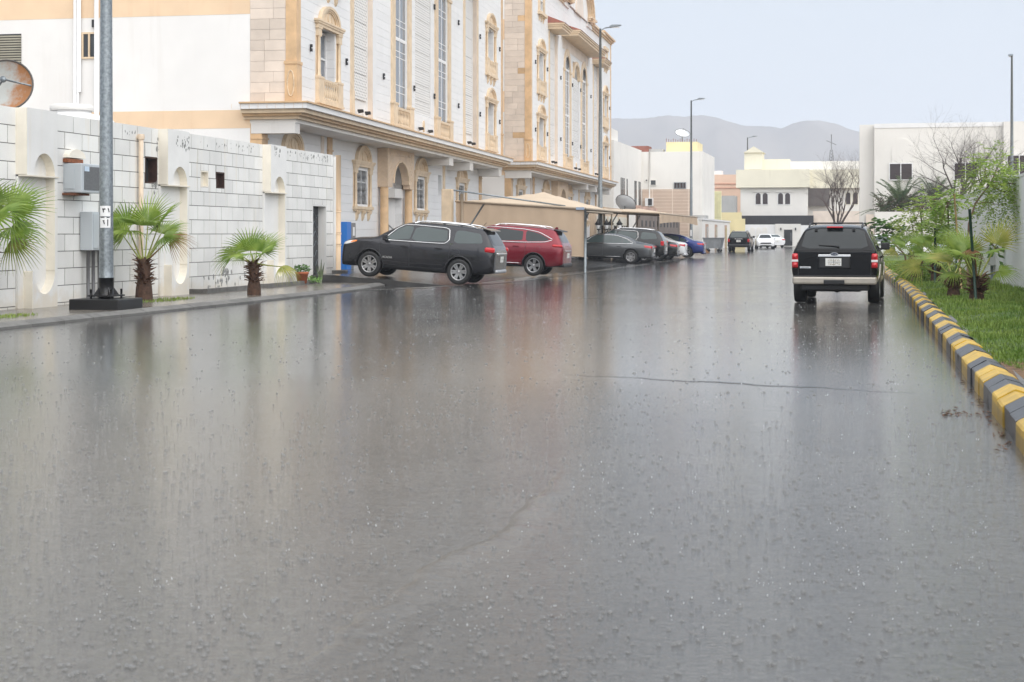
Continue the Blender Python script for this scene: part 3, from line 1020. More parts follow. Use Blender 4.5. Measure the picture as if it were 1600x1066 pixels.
    for u, v, za, zb in lst:
        if detail: piece('stone_course', WHITE, root, u + .002, v - .002, GBACK + rnd.uniform(0, .0015), GBACK + .32, za + .003, zb - .003)
        else: jn.box(u + .002, v - .002, GBACK + rnd.uniform(0, .0015), GBACK + .32, za + .003, zb - .003)
    if jn.v: stuff(jn.build('stone_courses', WHITE, root))
    for x0, x1, mt, pr_ in ((-.0, .62, ORANGE, .06), (7.5, 8.05, ORANGE, .05), (6.7, 7.05, BEIGE, .03), (27.3, 27.7, CREAM, .05), (LBL - .62, LBL, ORANGE, .06)):
        c_ = MB().box(x0, x1, GBACK - pr_, GBACK + .34, 0, 5.139)
        if mt is ORANGE: c_.box(x0 - .03, x1 + .03, GBACK - pr_ - .03, GBACK + .3, 4.62, 4.68)
        c_.build('pilaster', mt, root)
    for x in gw: put_window(root, 'ground', x, 2.46, GBACK)
    if detail:
        piece('small_window', mat('grey_louvre', (.42, .44, .46), .5, var=.1), root, 26.28, 27.06, GBACK + .2, GBACK + .25, 3.5, 4.5)
    # portico
    P0, P1, PF = 14.75, 19.45, GBACK - .45
    xc, hr = 17.1, 1.32
    pf = [(P0, 5.139), (P0, 3.5), (xc - hr - .22, 3.5), (xc - hr - .22, 3.68), (xc - hr, 3.68)] + [(xc - hr * cos(pi * i / 16), 3.68 + .95 * sin(pi * i / 16)) for i in range(1, 16)] + [(xc + hr, 3.68), (xc + hr + .22, 3.68), (xc + hr + .22, 3.5), (P1, 3.5), (P1, 5.139)]
    por = MB().prism(pf, PF, PF + .32, 'y').box(P0, P0 + .3, PF + .32, GBACK + .3, 3.5, 5.139).box(P1 - .3, P1, PF + .32, GBACK + .3, 3.5, 5.139).build('portico', mat('carved_tan_stone', (.64, .49, .35), .55, var=.1, vs=2, bump=.12, bs=30), root)
    ib = MB()
    ring = [(xc - (hr + .02) * cos(pi * i / 16), 3.68 + .97 * sin(pi * i / 16)) for i in range(17)]
    ib.tube([(a, PF - .01, b_) for a, b_ in ring], .04, 6)
    # incised herringbone on the face and the near cheek
    for i in range(18):
        x = P0 + .15 + i * .25
        for zz in range(5):
            z = 3.75 + zz * .28 + (.14 if i % 2 else 0)
            if abs(x - xc) < hr + .12 and z < 4.75: continue
            if z > 4.95: continue
            ib.tube([(x - .1, PF - .003, z), (x + .02, PF - .003, z + .13)], .016, 4)
    for zz in range(7):
        z = 3.6 + zz * .22
        ib.tube([(P0 - .003, PF + .04, z), (P0 - .003, PF + .22, z + .14), (P0 - .003, PF + .40, z)], .009, 4)
    ib.build('portico_moulding', CREAM, por)
    for xa in (P0 + .2, P1 - .25):
        c_ = MB()
        n = 20
        R_ = .185
        c_.lathe([(R_ + .06, 0), (R_ + .06, .12), (R_, .16), (R_ - .01, 3.5)], n, 0, Matrix.Translation((xa, PF + R_ + .02, 0)))
        c_.build('column', ORANGE, root)
    pw = MB().box(15.3, 18.9, GBACK + .9, GBACK + 1.0, 0, 4.7)
    pw.build('entrance_wall', WHITE, root)
    ar = MB().box(17.3, 18.85, GBACK - .1, GBACK + .89, 3.1, 3.5)
    ar.build('entrance_lintel', SOFF, root)
    rl = MB()
    for z in (.55, 1.0, 1.45): rl.tube([(15.6, PF + .2, z + .45), (18.2, PF + .2, z - .15)], .025, 6)
    rl.tube([(15.6, PF + .2, 0), (15.6, PF + .2, 1.9)], .03, 6); rl.tube([(18.2, PF + .2, 0), (18.2, PF + .2, 1.3)], .03, 6)
    rl.build('handrail', METAL, root)
    # upper windows
    for xw in (3.55, 33.65):
        put_window(root, 'upper', xw, floors[0], 0, False)
        put_window(root, 'upper', xw, floors[1], 0, True)
        s = MB()
        zf = floors[2]
        s.box(xw - 1.0, xw - .7, -.1, .0, zf + .95, zf + 2.3); s.box(xw + .7, xw + 1.0, -.1, .0, zf + .95, zf + 2.3)
        s.box(xw - 1.1, xw + 1.1, -.18, 0, zf + 2.2, zf + 2.45); s.box(xw - 1.15, xw + 1.15, -.24, 0, zf + .8, zf + .98)
        sw = s.build('window', CREAM, root)
        MB().box(xw - .7, xw + .7, .36, .38, zf + 1.0, zf + 1.75).build('pane', CURT, sw)
        for i in (-1, 0, 1): obj('bracket', win_meshes()['upper']['brk'], sw, (xw + i * .7, 0, zf + .8), None, (.75, 1, .9))
    # tall glazed bays between pilasters
    for (a, b_) in tall:
        fr = MB()
        for x0 in (a - .64, b_ + .02):
            fr.box(x0, x0 + .62, -.05, 0, LUP + 1.05, 12.45)
            fr.box(x0 - .05, x0 + .67, -.09, 0, 12.45, 12.6)
            fr.box(x0 - .04, x0 + .66, -.15, 0, LUP + .02, LUP + .98); fr.box(x0 - .08, x0 + .70, -.17, 0, LUP + .98, LUP + 1.06)
        wdw = fr.build('tall_window', CREAM, root)
        xm, r = (a + b_) / 2, (b_ - a) / 2
        ah = MB()
        o_ = arc(xm, 12.6, r + .5, 1.45, 0, pi, 18); i_ = arc(xm, 12.6, r, 1.0, pi, 0, 18)
        ah.prism(o_ + i_, -.06, -.002, 'y')
        ah.build('arch', CREAM, wdw)
        gl_ = [(a, LUP + .9), (b_, LUP + .9)] + arc(xm, 12.6, r, 1.0, 0, pi, 14)
        MB().prism(gl_, .07, .09, 'y').build('pane', CURT, wdw)
        mu = MB()
        for x in (a + .05, xm, b_ - .05): mu.box(x - .035, x + .035, .05, .07, LUP + .9, 12.6)
        for z in (9.55, 12.62): mu.box(a, b_, .045, .07, z - .07, z + .07)
        for z in (7.35, 7.65, 8.8, 9.05, 10.1, 10.35, 11.6, 11.9): mu.box(a, b_, .06, .07, z - .014, z + .018)
        mu.build('frame', WHITEP, wdw)
        bl = MB()
        baluster_run(bl, a + .04, b_ - .04, LUP + .18, LUP + .8, -.08, 8)
        bl.build('balustrade', CREAM, wdw)
        MB().box(a, b_, -.15, .3, LUP + .002, LUP + .18).box(a, b_, -.14, -.02, LUP + .8, LUP + .9).build('rail', CREAM, wdw)
    # pierced screens, panel by panel
    for (a, b_, z0, z1, y0) in ((6.86, 8.70, 6.55, 14.3, .03), (26.96, 28.80, 6.55, 14.3, .03), (16.45, 19.30, 6.62, 12.3, .04)):
        n = 8
        for k in range(n):
            q0, q1 = z0 + (z1 - z0) * k / n, z0 + (z1 - z0) * (k + 1) / n
            MB().box(0, b_ - a, 0, .04, 0, q1 - q0 - .02).build('screen_panel', SCREEN, root, (a, y0, q0))
        MB().box(a - .06, b_ + .05, y0 + .05, .46, LUP, z1 + .1).build('screen_backing', PLASTER, root)
        if a < 16 or a > 20:
            MB().box(a - .5, a - .07, -.03, .2, LUP, 14.3).box(a - .53, a - .05, -.05, .2, LUP, LUP + 1.0).build('screen_pilaster', CREAM, root)
            MB().box(b_ + .055, b_ + .09, -.19, .44, LUP + .01, 14.3).build('slot_reveal', BEIGE, root)
            MB().box(b_ + .09, b_ + .62, -.188, .0, LUP + .01, 14.3).build('slot_pier', WHITE if a < 16 else CREAM, root)
        else:
            o_ = arc(17.875, 12.35, 1.6, 1.25, 0, pi, 18); i_ = arc(17.875, 12.35, 1.3, 1.0, pi, 0, 18)
            MB().prism(o_ + i_, -.12, .1, 'y').build('arch', CREAM, root)
            md = MB()
            ring = arc(17.9, 6.25, .12, .25, 0, 2 * pi, 12)[:-1]
            md.prism(ring, -.06, .02, 'y')
            md.build('medallion', CREAM, root)
    # beige wall between the tall arches, under the tiled eave
    MB().box(11.9, 23.8, -.02, .02, 13.9, 14.7).build('eave_wall', BEIGE, root)
    for (a, b_, zz, dp) in ((11.4, 24.4, 14.62, 1.15), (6.2, 9.4, 14.4, .9), (26.3, 29.5, 14.4, .9)):
        e = MB()
        e.box(a, b_, -dp, .45, zz, zz + .14); e.box(a - .07, b_ + .07, -dp - .08, .45, zz + .14, zz + .26); e.box(a - .14, b_ + .14, -dp - .15, .45, zz + .26, zz + .36)
        ev = e.build('eave', CREAM, root)
        t_ = MB().prism([(-dp - .2, zz + .36), (.44, zz + .36), (.44, zz + .98)], a - .16, b_ + .16, 'x')
        t_.build('tile_roof', TILE, ev)
    # parapet, stepped cornice and the round gable
    for (a, b_, zz, out) in ((-.0, 6.4, 0, .0), (6.4, 12.0, -.25, .0), (12.0, 14.2, .0, .12), (23.0, 25.2, .0, .12), (25.2, 30.8, -.25, 0), (30.8, LBL, 0, .0)):
        MB().box(a, b_, -out, .5, ROOF - .3 + zz, ROOF + zz).build('parapet', PLASTER, root)
        c_ = MB()
        for k, (q0, q1, o2) in enumerate(((0, .12, .12), (.12, .24, .24), (.24, .38, .38))):
            c_.box(a - o2 * .5, b_ + o2 * .5, -out - o2, .55, ROOF + zz + q0, ROOF + zz + q1)
        c_.build('parapet_cornice', ORANGE if zz == 0 and out == 0 else CREAM, root)
    o_ = arc(18.6, ROOF, 4.5, 2.5, 0, pi, 24)
    MB().prism(o_, -.12, .45, 'y').build('gable', PLASTER, root)
    for k, (s0, s1, dy) in enumerate(((1.0, 1.05, .22), (1.05, 1.10, .34), (1.10, 1.16, .46))):
        MB().prism(arc(18.6, ROOF, 4.5 * s1, 2.5 * s1, 0, pi, 24) + arc(18.6, ROOF, 4.5 * s0, 2.5 * s0, pi, 0, 24), -.12 - dy, .46, 'y').build('gable_cornice', CREAM, root)
    MB().prism(arc(18.6, ROOF - .1, 1.7, 1.9, 0, pi, 16), -.2, -.1, 'y').build('gable_relief', BEIGE, root)
    # small black up/down lights on the facade
    lm = MB().box(-.04, .04, -.085, -.01, .02, .12).box(-.04, .04, -.085, -.01, -.12, -.02).box(-.02, .02, -.05, 0, -.03, .03).mesh('wall_lamp', BLACKM)
    lamps = []
    for xl in (1.5, 5.75, 11.0, 16.1, 19.95, 25.2, 30.6, 36.2):
        for zf in (7.75, 11.8): lamps.append((xl, zf))
    for xl, zf in lamps: obj('wall_lamp', lm, root, (xl, 0, zf))
    sp = MB().tube([(0, -.02, 0), (0, -.22, .03)], .05, 8).box(-.05, .05, -.2, 0, .02, .1).mesh('spot_lamp', BLACKM)
    for xl in (7.3, 8.3, 17.0, 18.8, 27.4, 28.4): obj('spot_lamp', sp, root, (xl, -.02, 6.05))
    return root

o1, a1 = facade_frame(462.5, 50.0, 1225)
B1 = building('apartment_building', 'ornate white stone apartment building with plain plaster side wall, beside the block wall', o1, a1, True)
o2, a2 = facade_frame(829, 90.5, 1265)
B2 = building('apartment_building', 'ornate white stone apartment building with red tiled eaves and arched gable, beyond its twin', o2, a2, False)

# fittings on the plaster side of the nearer building (local y runs back from the street)
def side_y(px): return (462.5 - px) / 2400 * 50.6 / .985
sw = MB()
y0, y1 = side_y(137), side_y(118)
zz0, zz1 = EYE + (365 - 88) / 2400 * 51, EYE + (365 - 52) / 2400 * 51
for a, b_, c0, c1 in ((y0 - .06, y0, zz0 - .06, zz1 + .06), (y1, y1 + .06, zz0 - .06, zz1 + .06), (y0, y1, zz0 - .06, zz0), (y0, y1, zz1, zz1 + .06), ((y0 + y1) / 2 - .03, (y0 + y1) / 2 + .03, zz0, zz1)):
    sw.box(-.06, -.01, a, b_, c0, c1)
wn = sw.build('side_window', CREAM, B1)
MB().box(-.02, -.011, y0, y1, zz0, zz1).build('pane', DARKGL, wn)
lv = MB()
y0, y1 = side_y(13), side_y(-30)
for k in range(15): lv.box(-.06, -.01, y0, y1, 6.95 + k * .085, 6.95 + k * .085 + .05)
lw_ = lv.build('louvre_window', mat('khaki_louvre', (.36, .34, .27), .6, var=.1), B1)
MB().box(-.012, -.006, y0, y1, 6.92, 8.25).build('louvre_back', DARK, lw_)
for px, r, zb in ((105, .05, 5.3), (110, .045, 5.3), (113, .05, 6.25), (141, .08, 5.0)):
    MB().tube([(-.1, side_y(px), zb), (-.1, side_y(px), 16)], r, 8).build('drain_pipe', WHITEP, B1)
bx = MB().box(-.1, -.01, side_y(139), side_y(133), 8.4, 8.65).build('vent_box', BLACKM, B1)
# ------------------------------------------------------------------ vehicles
LOW = [(0, .86), (.05, .93), (.18, .982), (.42, 1.0), (.68, .997), (.88, .975), (1.0, .945)]
def interp(tab, x):
    tab = sorted(tab)
    if x <= tab[0][0]: return tab[0][1:]
    for a, b_ in zip(tab[:-1], tab[1:]):
        if x <= b_[0]:
            t = (x - a[0]) / (b_[0] - a[0])
            return tuple(p + (q - p) * t for p, q in zip(a[1:], b_[1:]))
    return tab[-1][1:]
def section(w, zb, zs, zr, wr):
    cab = max(0, min(1, (zr - zs) / .5))
    ze = zr - .02 - .055 * cab
    ze = max(ze, zs + .004)
    pts = [(0, zb)] + [(w * f, zb + (zs - zb) * v) for v, f in LOW]
    for g in (.3, .62, .86, 1.0):
        pts.append((w * .945 + (wr - w * .945) * g ** 1.1, zs + (ze - zs) * g))
    for f, k in ((.93, .5), (.78, .8), (.5, .95), (0, 1.0)):
        pts.append((wr * f, ze + (zr - ze) * k))
    return pts
def chaikin(p, n=2):
    for _ in range(n):
        q = []
        for i in range(len(p)):
            a, b_ = p[i], p[(i + 1) % len(p)]
            q += [tuple(.88 * u + .12 * v for u, v in zip(a, b_)), tuple(.12 * u + .88 * v for u, v in zip(a, b_))]
        p = q
    return p
class Skin:
    """casts 2D outlines onto a body surface"""
    def __init__(s, me):
        s.t = BVHTree.FromPolygons([v.co.copy() for v in me.vertices], [tuple(p.vertices) for p in me.polygons])
    def hit(s, a, b_, side, off):
        if side in ('l', 'r'):
            sg = 1 if side == 'l' else -1
            o_, d = Vector((a, 3 * sg, b_)), Vector((0, -sg, 0))
        elif side == 'rear': o_, d = Vector((-5, a, b_)), Vector((1, 0, 0))
        elif side == 'front': o_, d = Vector((5, a, b_)), Vector((-1, 0, 0))
        else: o_, d = Vector((a, b_, 4)), Vector((0, 0, -1))
        h, n, _, _ = s.t.ray_cast(o_, d)
        if h is None:
            h, n, _, _ = s.t.find_nearest(o_ + d * 2.2)
        if n.dot(d) > 0: n = -n
        return h + n * off
    def patch(s, poly, side, off=.005, nr=9, nc=7, mb=None, mi=0):
        mb = mb or MB()
        bs = [p[1] for p in poly]
        lo, hi = min(bs), max(bs)
        e = (hi - lo) * .004
        rows = []
        for i in range(nr + 1):
            b_ = lo + e + (hi - lo - 2 * e) * i / nr
            xs_ = []
            for (x0, y0), (x1, y1) in zip(poly, poly[1:] + poly[:1]):
                if (y0 - b_) * (y1 - b_) <= 0 and abs(y1 - y0) > 1e-9:
                    xs_.append(x0 + (x1 - x0) * (b_ - y0) / (y1 - y0))
            if not xs_: continue
            rows.append([s.hit(min(xs_) + (max(xs_) - min(xs_)) * k / nc, b_, side, off) for k in range(nc + 1)])
        vs_ = [v for r in rows for v in r]
        fl = side in ('l', 'front', 'top')
        fs_ = []
        for i in range(len(rows) - 1):
            for k in range(nc):
                f_ = (i * (nc + 1) + k, i * (nc + 1) + k + 1, (i + 1) * (nc + 1) + k + 1, (i + 1) * (nc + 1) + k)
                fs_.append(f_[::-1] if side in ('l', 'rear') else f_)
        return mb.add(vs_, fs_, mi, True)
    def line(s, pts, side, r=.006, off=.002, mb=None, closed=False, mi=0, step=.08):
        mb = mb or MB()
        q = []
        P_ = list(pts) + ([pts[0]] if closed else [])
        for a, b_ in zip(P_[:-1], P_[1:]):
            n = max(1, int(sqrt((a[0] - b_[0]) ** 2 + (a[1] - b_[1]) ** 2) / step))
            q += [(a[0] + (b_[0] - a[0]) * i / n, a[1] + (b_[1] - a[1]) * i / n) for i in range(n)]
        q.append(P_[-1])
        return mb.tube([s.hit(a, b_, side, off) for a, b_ in q], r, 5, mi)

def wheel_meshes(R, wd, spokes, style):
    t = MB()
    h = wd / 2
    rr = R * .66
    prof_ = [(rr, -h * .9), (R * .80, -h), (R * .93, -h * .98), (R * .985, -h * .8), (R, -h * .4), (R, h * .4), (R * .985, h * .8), (R * .93, h * .98), (R * .80, h), (rr, h * .9), (rr * .97, h * .2), (rr * .97, -h * .2), (rr, -h * .9)]
    RX = Matrix.Rotation(pi / 2, 4, 'X')
    t.lathe(prof_, 32, 0, RX)
    r_ = MB()
    r_.lathe([(rr * 1.0, -h * .92), (rr * .93, -h * .9), (rr * .9, -h * .5), (rr * .88, h * .7), (0, h * .7)], 32, 1, RX)
    r_.lathe([(rr * 1.01, -h * .94), (rr * .95, -h * .97), (rr * .90, -h * .88), (rr * .88, -h * .6)], 32, 0, RX)
    hub = rr * .2
    for k in range(spokes):
        a = 2 * pi * k / spokes
        offs = (-.11, .11) if style == 'split' else (0,)
        for o_ in offs:
            b0, b1 = (.028, .022) if style == 'split' else (.05, .035)
            M_ = RX @ Matrix.Rotation(a, 4, 'Z')
            x1, y1 = rr * .93 * cos(o_), rr * .93 * sin(o_) * 1.5
            x0, y0 = hub * .7, o_ * .1
            v_ = []
            for (x, y, w2, z) in ((x0, y0, b0, -h * .78), (x1, y1, b1, -h * .90)):
                v_ += [(x, y - w2, z), (x, y + w2, z), (x, y + w2 * 1.2, z + .05), (x, y - w2 * 1.2, z + .05)]
            r_.add(v_, [(0, 1, 5, 4), (1, 2, 6, 5), (3, 0, 4, 7), (4, 5, 6, 7)][::1], 0, False, M_)
    r_.lathe([(0, -h * .86), (hub * .6, -h * .86), (hub, -h * .74), (hub, -h * .4)], 14, 0, RX)
    return t.mesh('wheel', RUBBER), r_.mesh('rim', [ALLOY, BLACKM])
WH = {}
def paint(name, col, metal=.35, rough=.28):
    return mat(name, col, rough, metal, var=.04, vs=2, coat=.5, spec=.35)

def car(name, label, cat, spec, loc, rz, pitch=0, group=None, lod=1):
    S = spec
    st = S['st']
    root = thing(name, label, cat, loc, rz, group)
    root.rotation_euler = (0, -pitch, rz)
    mb = MB()
    rings = [(x, section(*interp(st, x))) for x in S['xs']]
    K = len(rings[0][1])
    shear = S.get('shear')
    def P3(x, y, z, i):
        if shear: x = x + shear(x, z, y)
        return (x, y, z)
    vs_ = []
    for i, (x, pr_) in enumerate(rings):
        vs_ += [P3(x, y, z, i) for y, z in pr_] + [P3(x, -y, z, i) for y, z in pr_[1:-1]]
    n = 2 * K - 2
    loop = list(range(K)) + [K + (K - 2) - 1 - i for i in range(K - 2)]
    fs_ = []
    for i in range(len(rings) - 1):
        for k in range(n):
            a, b_ = loop[k], loop[(k + 1) % n]
            fs_.append((i * n + a, i * n + b_, (i + 1) * n + b_, (i + 1) * n + a))
    for i, flip in ((0, False), (len(rings) - 1, True)):
        Lf = lambda k: i * n + k
        Rt = lambda k: i * n + (k if k in (0, K - 1) else K + k - 1)
        for k in range(K - 1):
            f_ = [Lf(k), Lf(k + 1), Rt(k + 1), Rt(k)]
            f_ = list(dict.fromkeys(f_))
            fs_.append(tuple(f_[::-1] if not flip else f_))
    mb.add(vs_, fs_, 0, True)
    me = mb.mesh('body', [S['paint'], BLACKM])
    bm = bmesh.new(); bm.from_mesh(me); bmesh.ops.recalc_face_normals(bm, faces=bm.faces); bm.to_mesh(me); bm.free()
    o_ = bpy.data.objects.new('tmp', me); COL.objects.link(o_)
    sm_ = o_.modifiers.new('s', 'SUBSURF'); sm_.levels = sm_.render_levels = 2 if lod else 1
    dg = bpy.context.evaluated_depsgraph_get(); dg.update()
    me2 = bpy.data.meshes.new_from_object(o_.evaluated_get(dg), depsgraph=dg)
    bpy.data.objects.remove(o_)
    skin = Skin(me2)
    R, WB, wz = S['R'], S['wb'], S['R']
    axles = (S['ax_r'], S['ax_r'] + WB)
    hw = S['hw']
    cutters = []
    for ax in axles:
        for sg in (1, -1):
            c = MB()
            ring = arc(ax, wz + .01, R + .055, R + .055, 0, 2 * pi, 28)[:-1]
            a, b_ = sorted((sg * (hw - .33), sg * (hw + .3)))
            c.prism(ring, a, b_, 'y', 1)
            cm = c.mesh('cut', [S['paint'], BLACKM])
            q = bmesh.new(); q.from_mesh(cm); bmesh.ops.recalc_face_normals(q, faces=q.faces); q.to_mesh(cm); q.free()
            cutters.append(cm)
    me3 = carve(me2, cutters)
    for p in me3.polygons:
        if p.normal.z < -.75 and p.center.z < .5: p.material_index = 1
    me3.name = 'body'
    body = obj('body', me3, root)
    # wheels
    key = (R, S.get('tw', .24), S.get('spokes', 6), S.get('style', 'split'))
    if key not in WH: WH[key] = wheel_meshes(*key)
    tm, rm = WH[key]
    for ax in axles:
        for sg in (1, -1):
            yy = sg * (hw - S.get('tw', .24) / 2 - .012)
            w_ = obj('wheel', tm, root, (ax, yy, wz), (0, rnd.uniform(0, 1), 0 if sg > 0 else pi))
            obj('rim', rm, w_)
    # fender lips
    if S.get('lips', True):
        for ax in axles:
            for sg, sd in ((1, 'l'), (-1, 'r')):
                ring = arc(ax, wz + .01, R + .062, R + .062, -.35, pi + .35, 20)
                ring = [q for q in ring if q[1] > .3]
                MB().tube([skin.hit(a, b_, sd, .0) for a, b_ in ring], .02, 6).build('wheel_arch', S.get('lip_mat', S['paint']), root)
    G = S.get('glass', GLASSD)
    for sd in ('l', 'r'):
        for poly in S['sidewin']:
            pl = chaikin(poly, 2)
            wn = skin.patch(pl, sd, .004, 8, 8).build('window', G, root)
            wn['side'] = sd
        if 'trim' in S:
            skin.line(chaikin(S['trim'], 2), sd, .014, .004, closed=True).build('window_trim', CHROME, root)
        for dpoly, hx, hz_ in S.get('doors', ()):
            d_ = skin.patch(dpoly, sd, .003, 8, 8).build('door', S['paint'], root)
            skin.line(dpoly, sd, .0055, .003, closed=True).build('door_seam', DARK, d_)
            hp = skin.hit(hx, hz_, sd, .02)
            MB().box(-.11, .11, -.018, .018, -.018, .018).build('handle', S.get('handle', S['paint']), d_, hp)
        for nm, mt, poly, off in S.get('side_patches', ()):
            skin.patch(chaikin(poly, 1), sd, off, 6, 8).build(nm, mt, root)
        for nm, mt, pts, r in S.get('side_lines', ()):
            skin.line(pts, sd, r, .004).build(nm, mt, root)
        if 'mirror' in S:
            mx_, mz_ = S['mirror']
            h_ = skin.hit(mx_, mz_, sd, 0)
            sg = 1 if sd == 'l' else -1
            q = MB().box(-.07, .06, sg * .03 - .0, sg * .03 + sg * .2, -.02, .15)
            q.box(-.02, .04, -sg * .1, sg * .06, -.03, .03)
            mo = q.build('mirror', S.get('mirror_mat', S['paint']), root, h_)
            bv = mo.modifiers.new('bevel', 'BEVEL'); bv.width = .025; bv.segments = 2
        if 'rail' in S:
            x0, x1, yr, zl = S['rail']
            pts = []
            for i in range(13):
                x = x0 + (x1 - x0) * i / 12
                h_ = skin.hit(x, (1 if sd == 'l' else -1) * yr, 'top', 0)
                h_.z += zl * min(1, min(i, 12 - i) / 1.2)
                pts.append(h_)
            q = MB().tube(pts, .022, 6)
            if S.get('rail_black'):
                rr_ = q.build('roof_rail', BLACKM, root)
            else: q.build('roof_rail', CHROME, root)
    for nm, mt, poly, side, off in S.get('patches', ()):
        skin.patch(chaikin(poly, 1) if len(poly) > 3 else poly, side, off, 8, 10).build(nm, mt, root)
    S.get('extra', lambda *_: None)(root, skin)
    if 'scale' in S: root.scale = S['scale']
    return root

def mirrored(poly): return [(-a, b_) for a, b_ in poly]
def boxpart(name, mt, root, x0, x1, y0, y1, z0, z1, bev=.015):
    o_ = MB().box(x0, x1, y0, y1, z0, z1).build(name, mt, root)
    if bev:
        b_ = o_.modifiers.new('bevel', 'BEVEL'); b_.width = bev; b_.segments = 2
    return o_
def lin(*a):
    r = []
    for u, v in zip(a[:-1], a[1:]):
        r += [u + (v - u) * i / 4 for i in range(4)]
    return r + [a[-1]]
PLATE = mat('number_plate_face', (.75, .75, .72), .4, var=.03)
def plate(root, x, y, z, rz, w_=.36, h_=.17, lines=('2417', 'D B R'), tilt=0):
    p_ = MB().box(-.008, .008, -w_ / 2, w_ / 2, -h_ / 2, h_ / 2).build('number_plate', PLATE, root, (x, y, z), (0, tilt, rz))
    q = MB()
    q.box(-.0105, -.0085, -w_ / 2 + .015, w_ / 2 - .05, -.004, .004)
    q.box(-.0105, -.0085, -.012, -.004, -h_ / 2 + .01, h_ / 2 - .01)
    q.build('plate_rule', BLACKM, p_)
    return p_

# --- three-row crossover, dark grey-black, and the wine-red one behind it
def suv_spec(pt, **kw):
    st = [(-2.52, .82, .46, .90, .95, .78), (-2.47, .89, .42, 1.06, 1.10, .81), (-2.40, .93, .39, 1.12, 1.21, .80), (-2.28, .945, .36, 1.135, 1.42, .75), (-2.14, .95, .34, 1.14, 1.63, .69), (-1.95, .955, .32, 1.14, 1.675, .68),
          (-1.2, .96, .29, 1.125, 1.715, .69), (-.3, .96, .27, 1.11, 1.725, .69), (.25, .96, .27, 1.105, 1.695, .685), (.50, .96, .27, 1.10, 1.645, .68), (.95, .955, .27, 1.095, 1.41, .72), (1.28, .95, .27, 1.085, 1.215, .78), (1.42, .95, .27, 1.075, 1.175, .81),
          (1.9, .94, .28, 1.04, 1.135, .80), (2.18, .915, .27, .98, 1.075, .77), (2.34, .86, .27, .90, .99, .72), (2.41, .79, .29, .78, .86, .68)]
    S = dict(paint=pt, st=st, xs=[-2.52, -2.47, -2.40, -2.28, -2.12, -1.95, -1.6, -1.2, -.75, -.3, .0, .25, .50, .72, .95, 1.12, 1.28, 1.42, 1.65, 1.9, 2.18, 2.34, 2.41],
             R=.375, wb=2.86, ax_r=-1.43, hw=.96, spokes=6, style='split',
             sidewin=[[(1.0, 1.13), (.22, 1.15), (.12, 1.57), (.40, 1.57), (.62, 1.47)], [(.16, 1.15), (-.88, 1.17), (-.98, 1.26), (-.94, 1.57), (.06, 1.585)], [(-1.18, 1.18), (-2.02, 1.21), (-2.10, 1.27), (-1.98, 1.53), (-1.22, 1.57)]],
             trim=[(1.06, 1.115), (.2, 1.125), (-.92, 1.145), (-1.05, 1.26), (-1.0, 1.60), (.1, 1.615), (.45, 1.59), (.70, 1.45)],
             doors=[([(1.12, .42), (.17, .40), (.17, 1.10), (1.14, 1.08)], .36, .97), ([(.15, .40), (-.92, .42), (-1.08, .62), (-1.10, 1.12), (.15, 1.10)], -.74, .99)],
             scale=(.962, 1, 1.02), mirror=(.96, 1.13), rail=(-1.85, .15, .60, .055), lip_mat=BLACKM)
    S.update(kw)
    return S
DGREY = paint('charcoal_paint', (.022, .022, .026), .4, .25)
WINE = paint('wine_red_paint', (.19, .010, .022), .35, .25)
def acadia_extra(root, skin):
    for sd, sg in (('l', 1), ('r', -1)):
        boxpart('tail_light', REDL, root, -2.50, -2.18, sg * .80, sg * .945, .99, 1.14, .05)
        MB().tube([skin.hit(2.05, .5 + .0, sd, .01), skin.hit(2.12, .54, sd, .012), skin.hit(2.12, .62, sd, .012), skin.hit(2.03, .66, sd, .012)], .018, 6).build('fog_lamp_ring', CHROME, root)
    boxpart('rear_bumper', mat('silver_plastic', (.45, .46, .48), .35, .5), root, -2.57, -2.3, -.62, .62, .40, .50, .04)
    boxpart('tailgate_bar', CHROME, root, -2.545, -2.48, -.6, .6, .94, .99, .015)
    plate(root, -2.53, 0, .80, 0)
    MB().prism([(-2.27, 1.60), (-2.02, 1.64), (-2.02, 1.672), (-2.26, 1.63)], -.62, .62, 'y').build('spoiler', DGREY, root)
    MB().tube([(-1.86, .25, 1.66), (-2.02, .25, 1.84)], [.012, .006], 5).build('antenna', BLACKM, root)
    for x in (-1.3, -.75): MB().tube([(x, -.6, 1.73), (x, .6, 1.73)], .02, 6).build('cross_bar', BLACKM, root)
    MB().box(-1.45, -.25, -.42, .42, 1.705, 1.715).build('sunroof', WLENS, root)
    for sd, sg in (('l', 1), ('r', -1)):
        h_ = skin.hit(.86, .62, sd, .006)
        text('ACADIA', .085, CHROME, root, h_, (pi / 2, 0, pi if sg > 0 else 0), 'badge', .003)
        h_ = skin.hit(-1.13, 1.15, sd, .006)
        text('SLT', .07, CHROME, root, h_, (pi / 2, 0, pi if sg > 0 else 0), 'badge', .003)
    MB().tube([skin.hit(-1.3 - .12 * cos(a), .92 + .1 * sin(a), 'l', .002) for a in [k * pi / 8 for k in range(17)]], .005, 5).build('fuel_flap', DARK, root)
HLP = [(2.37, .86), (1.95, .98), (1.90, 1.04), (2.05, 1.035), (2.35, .95)]
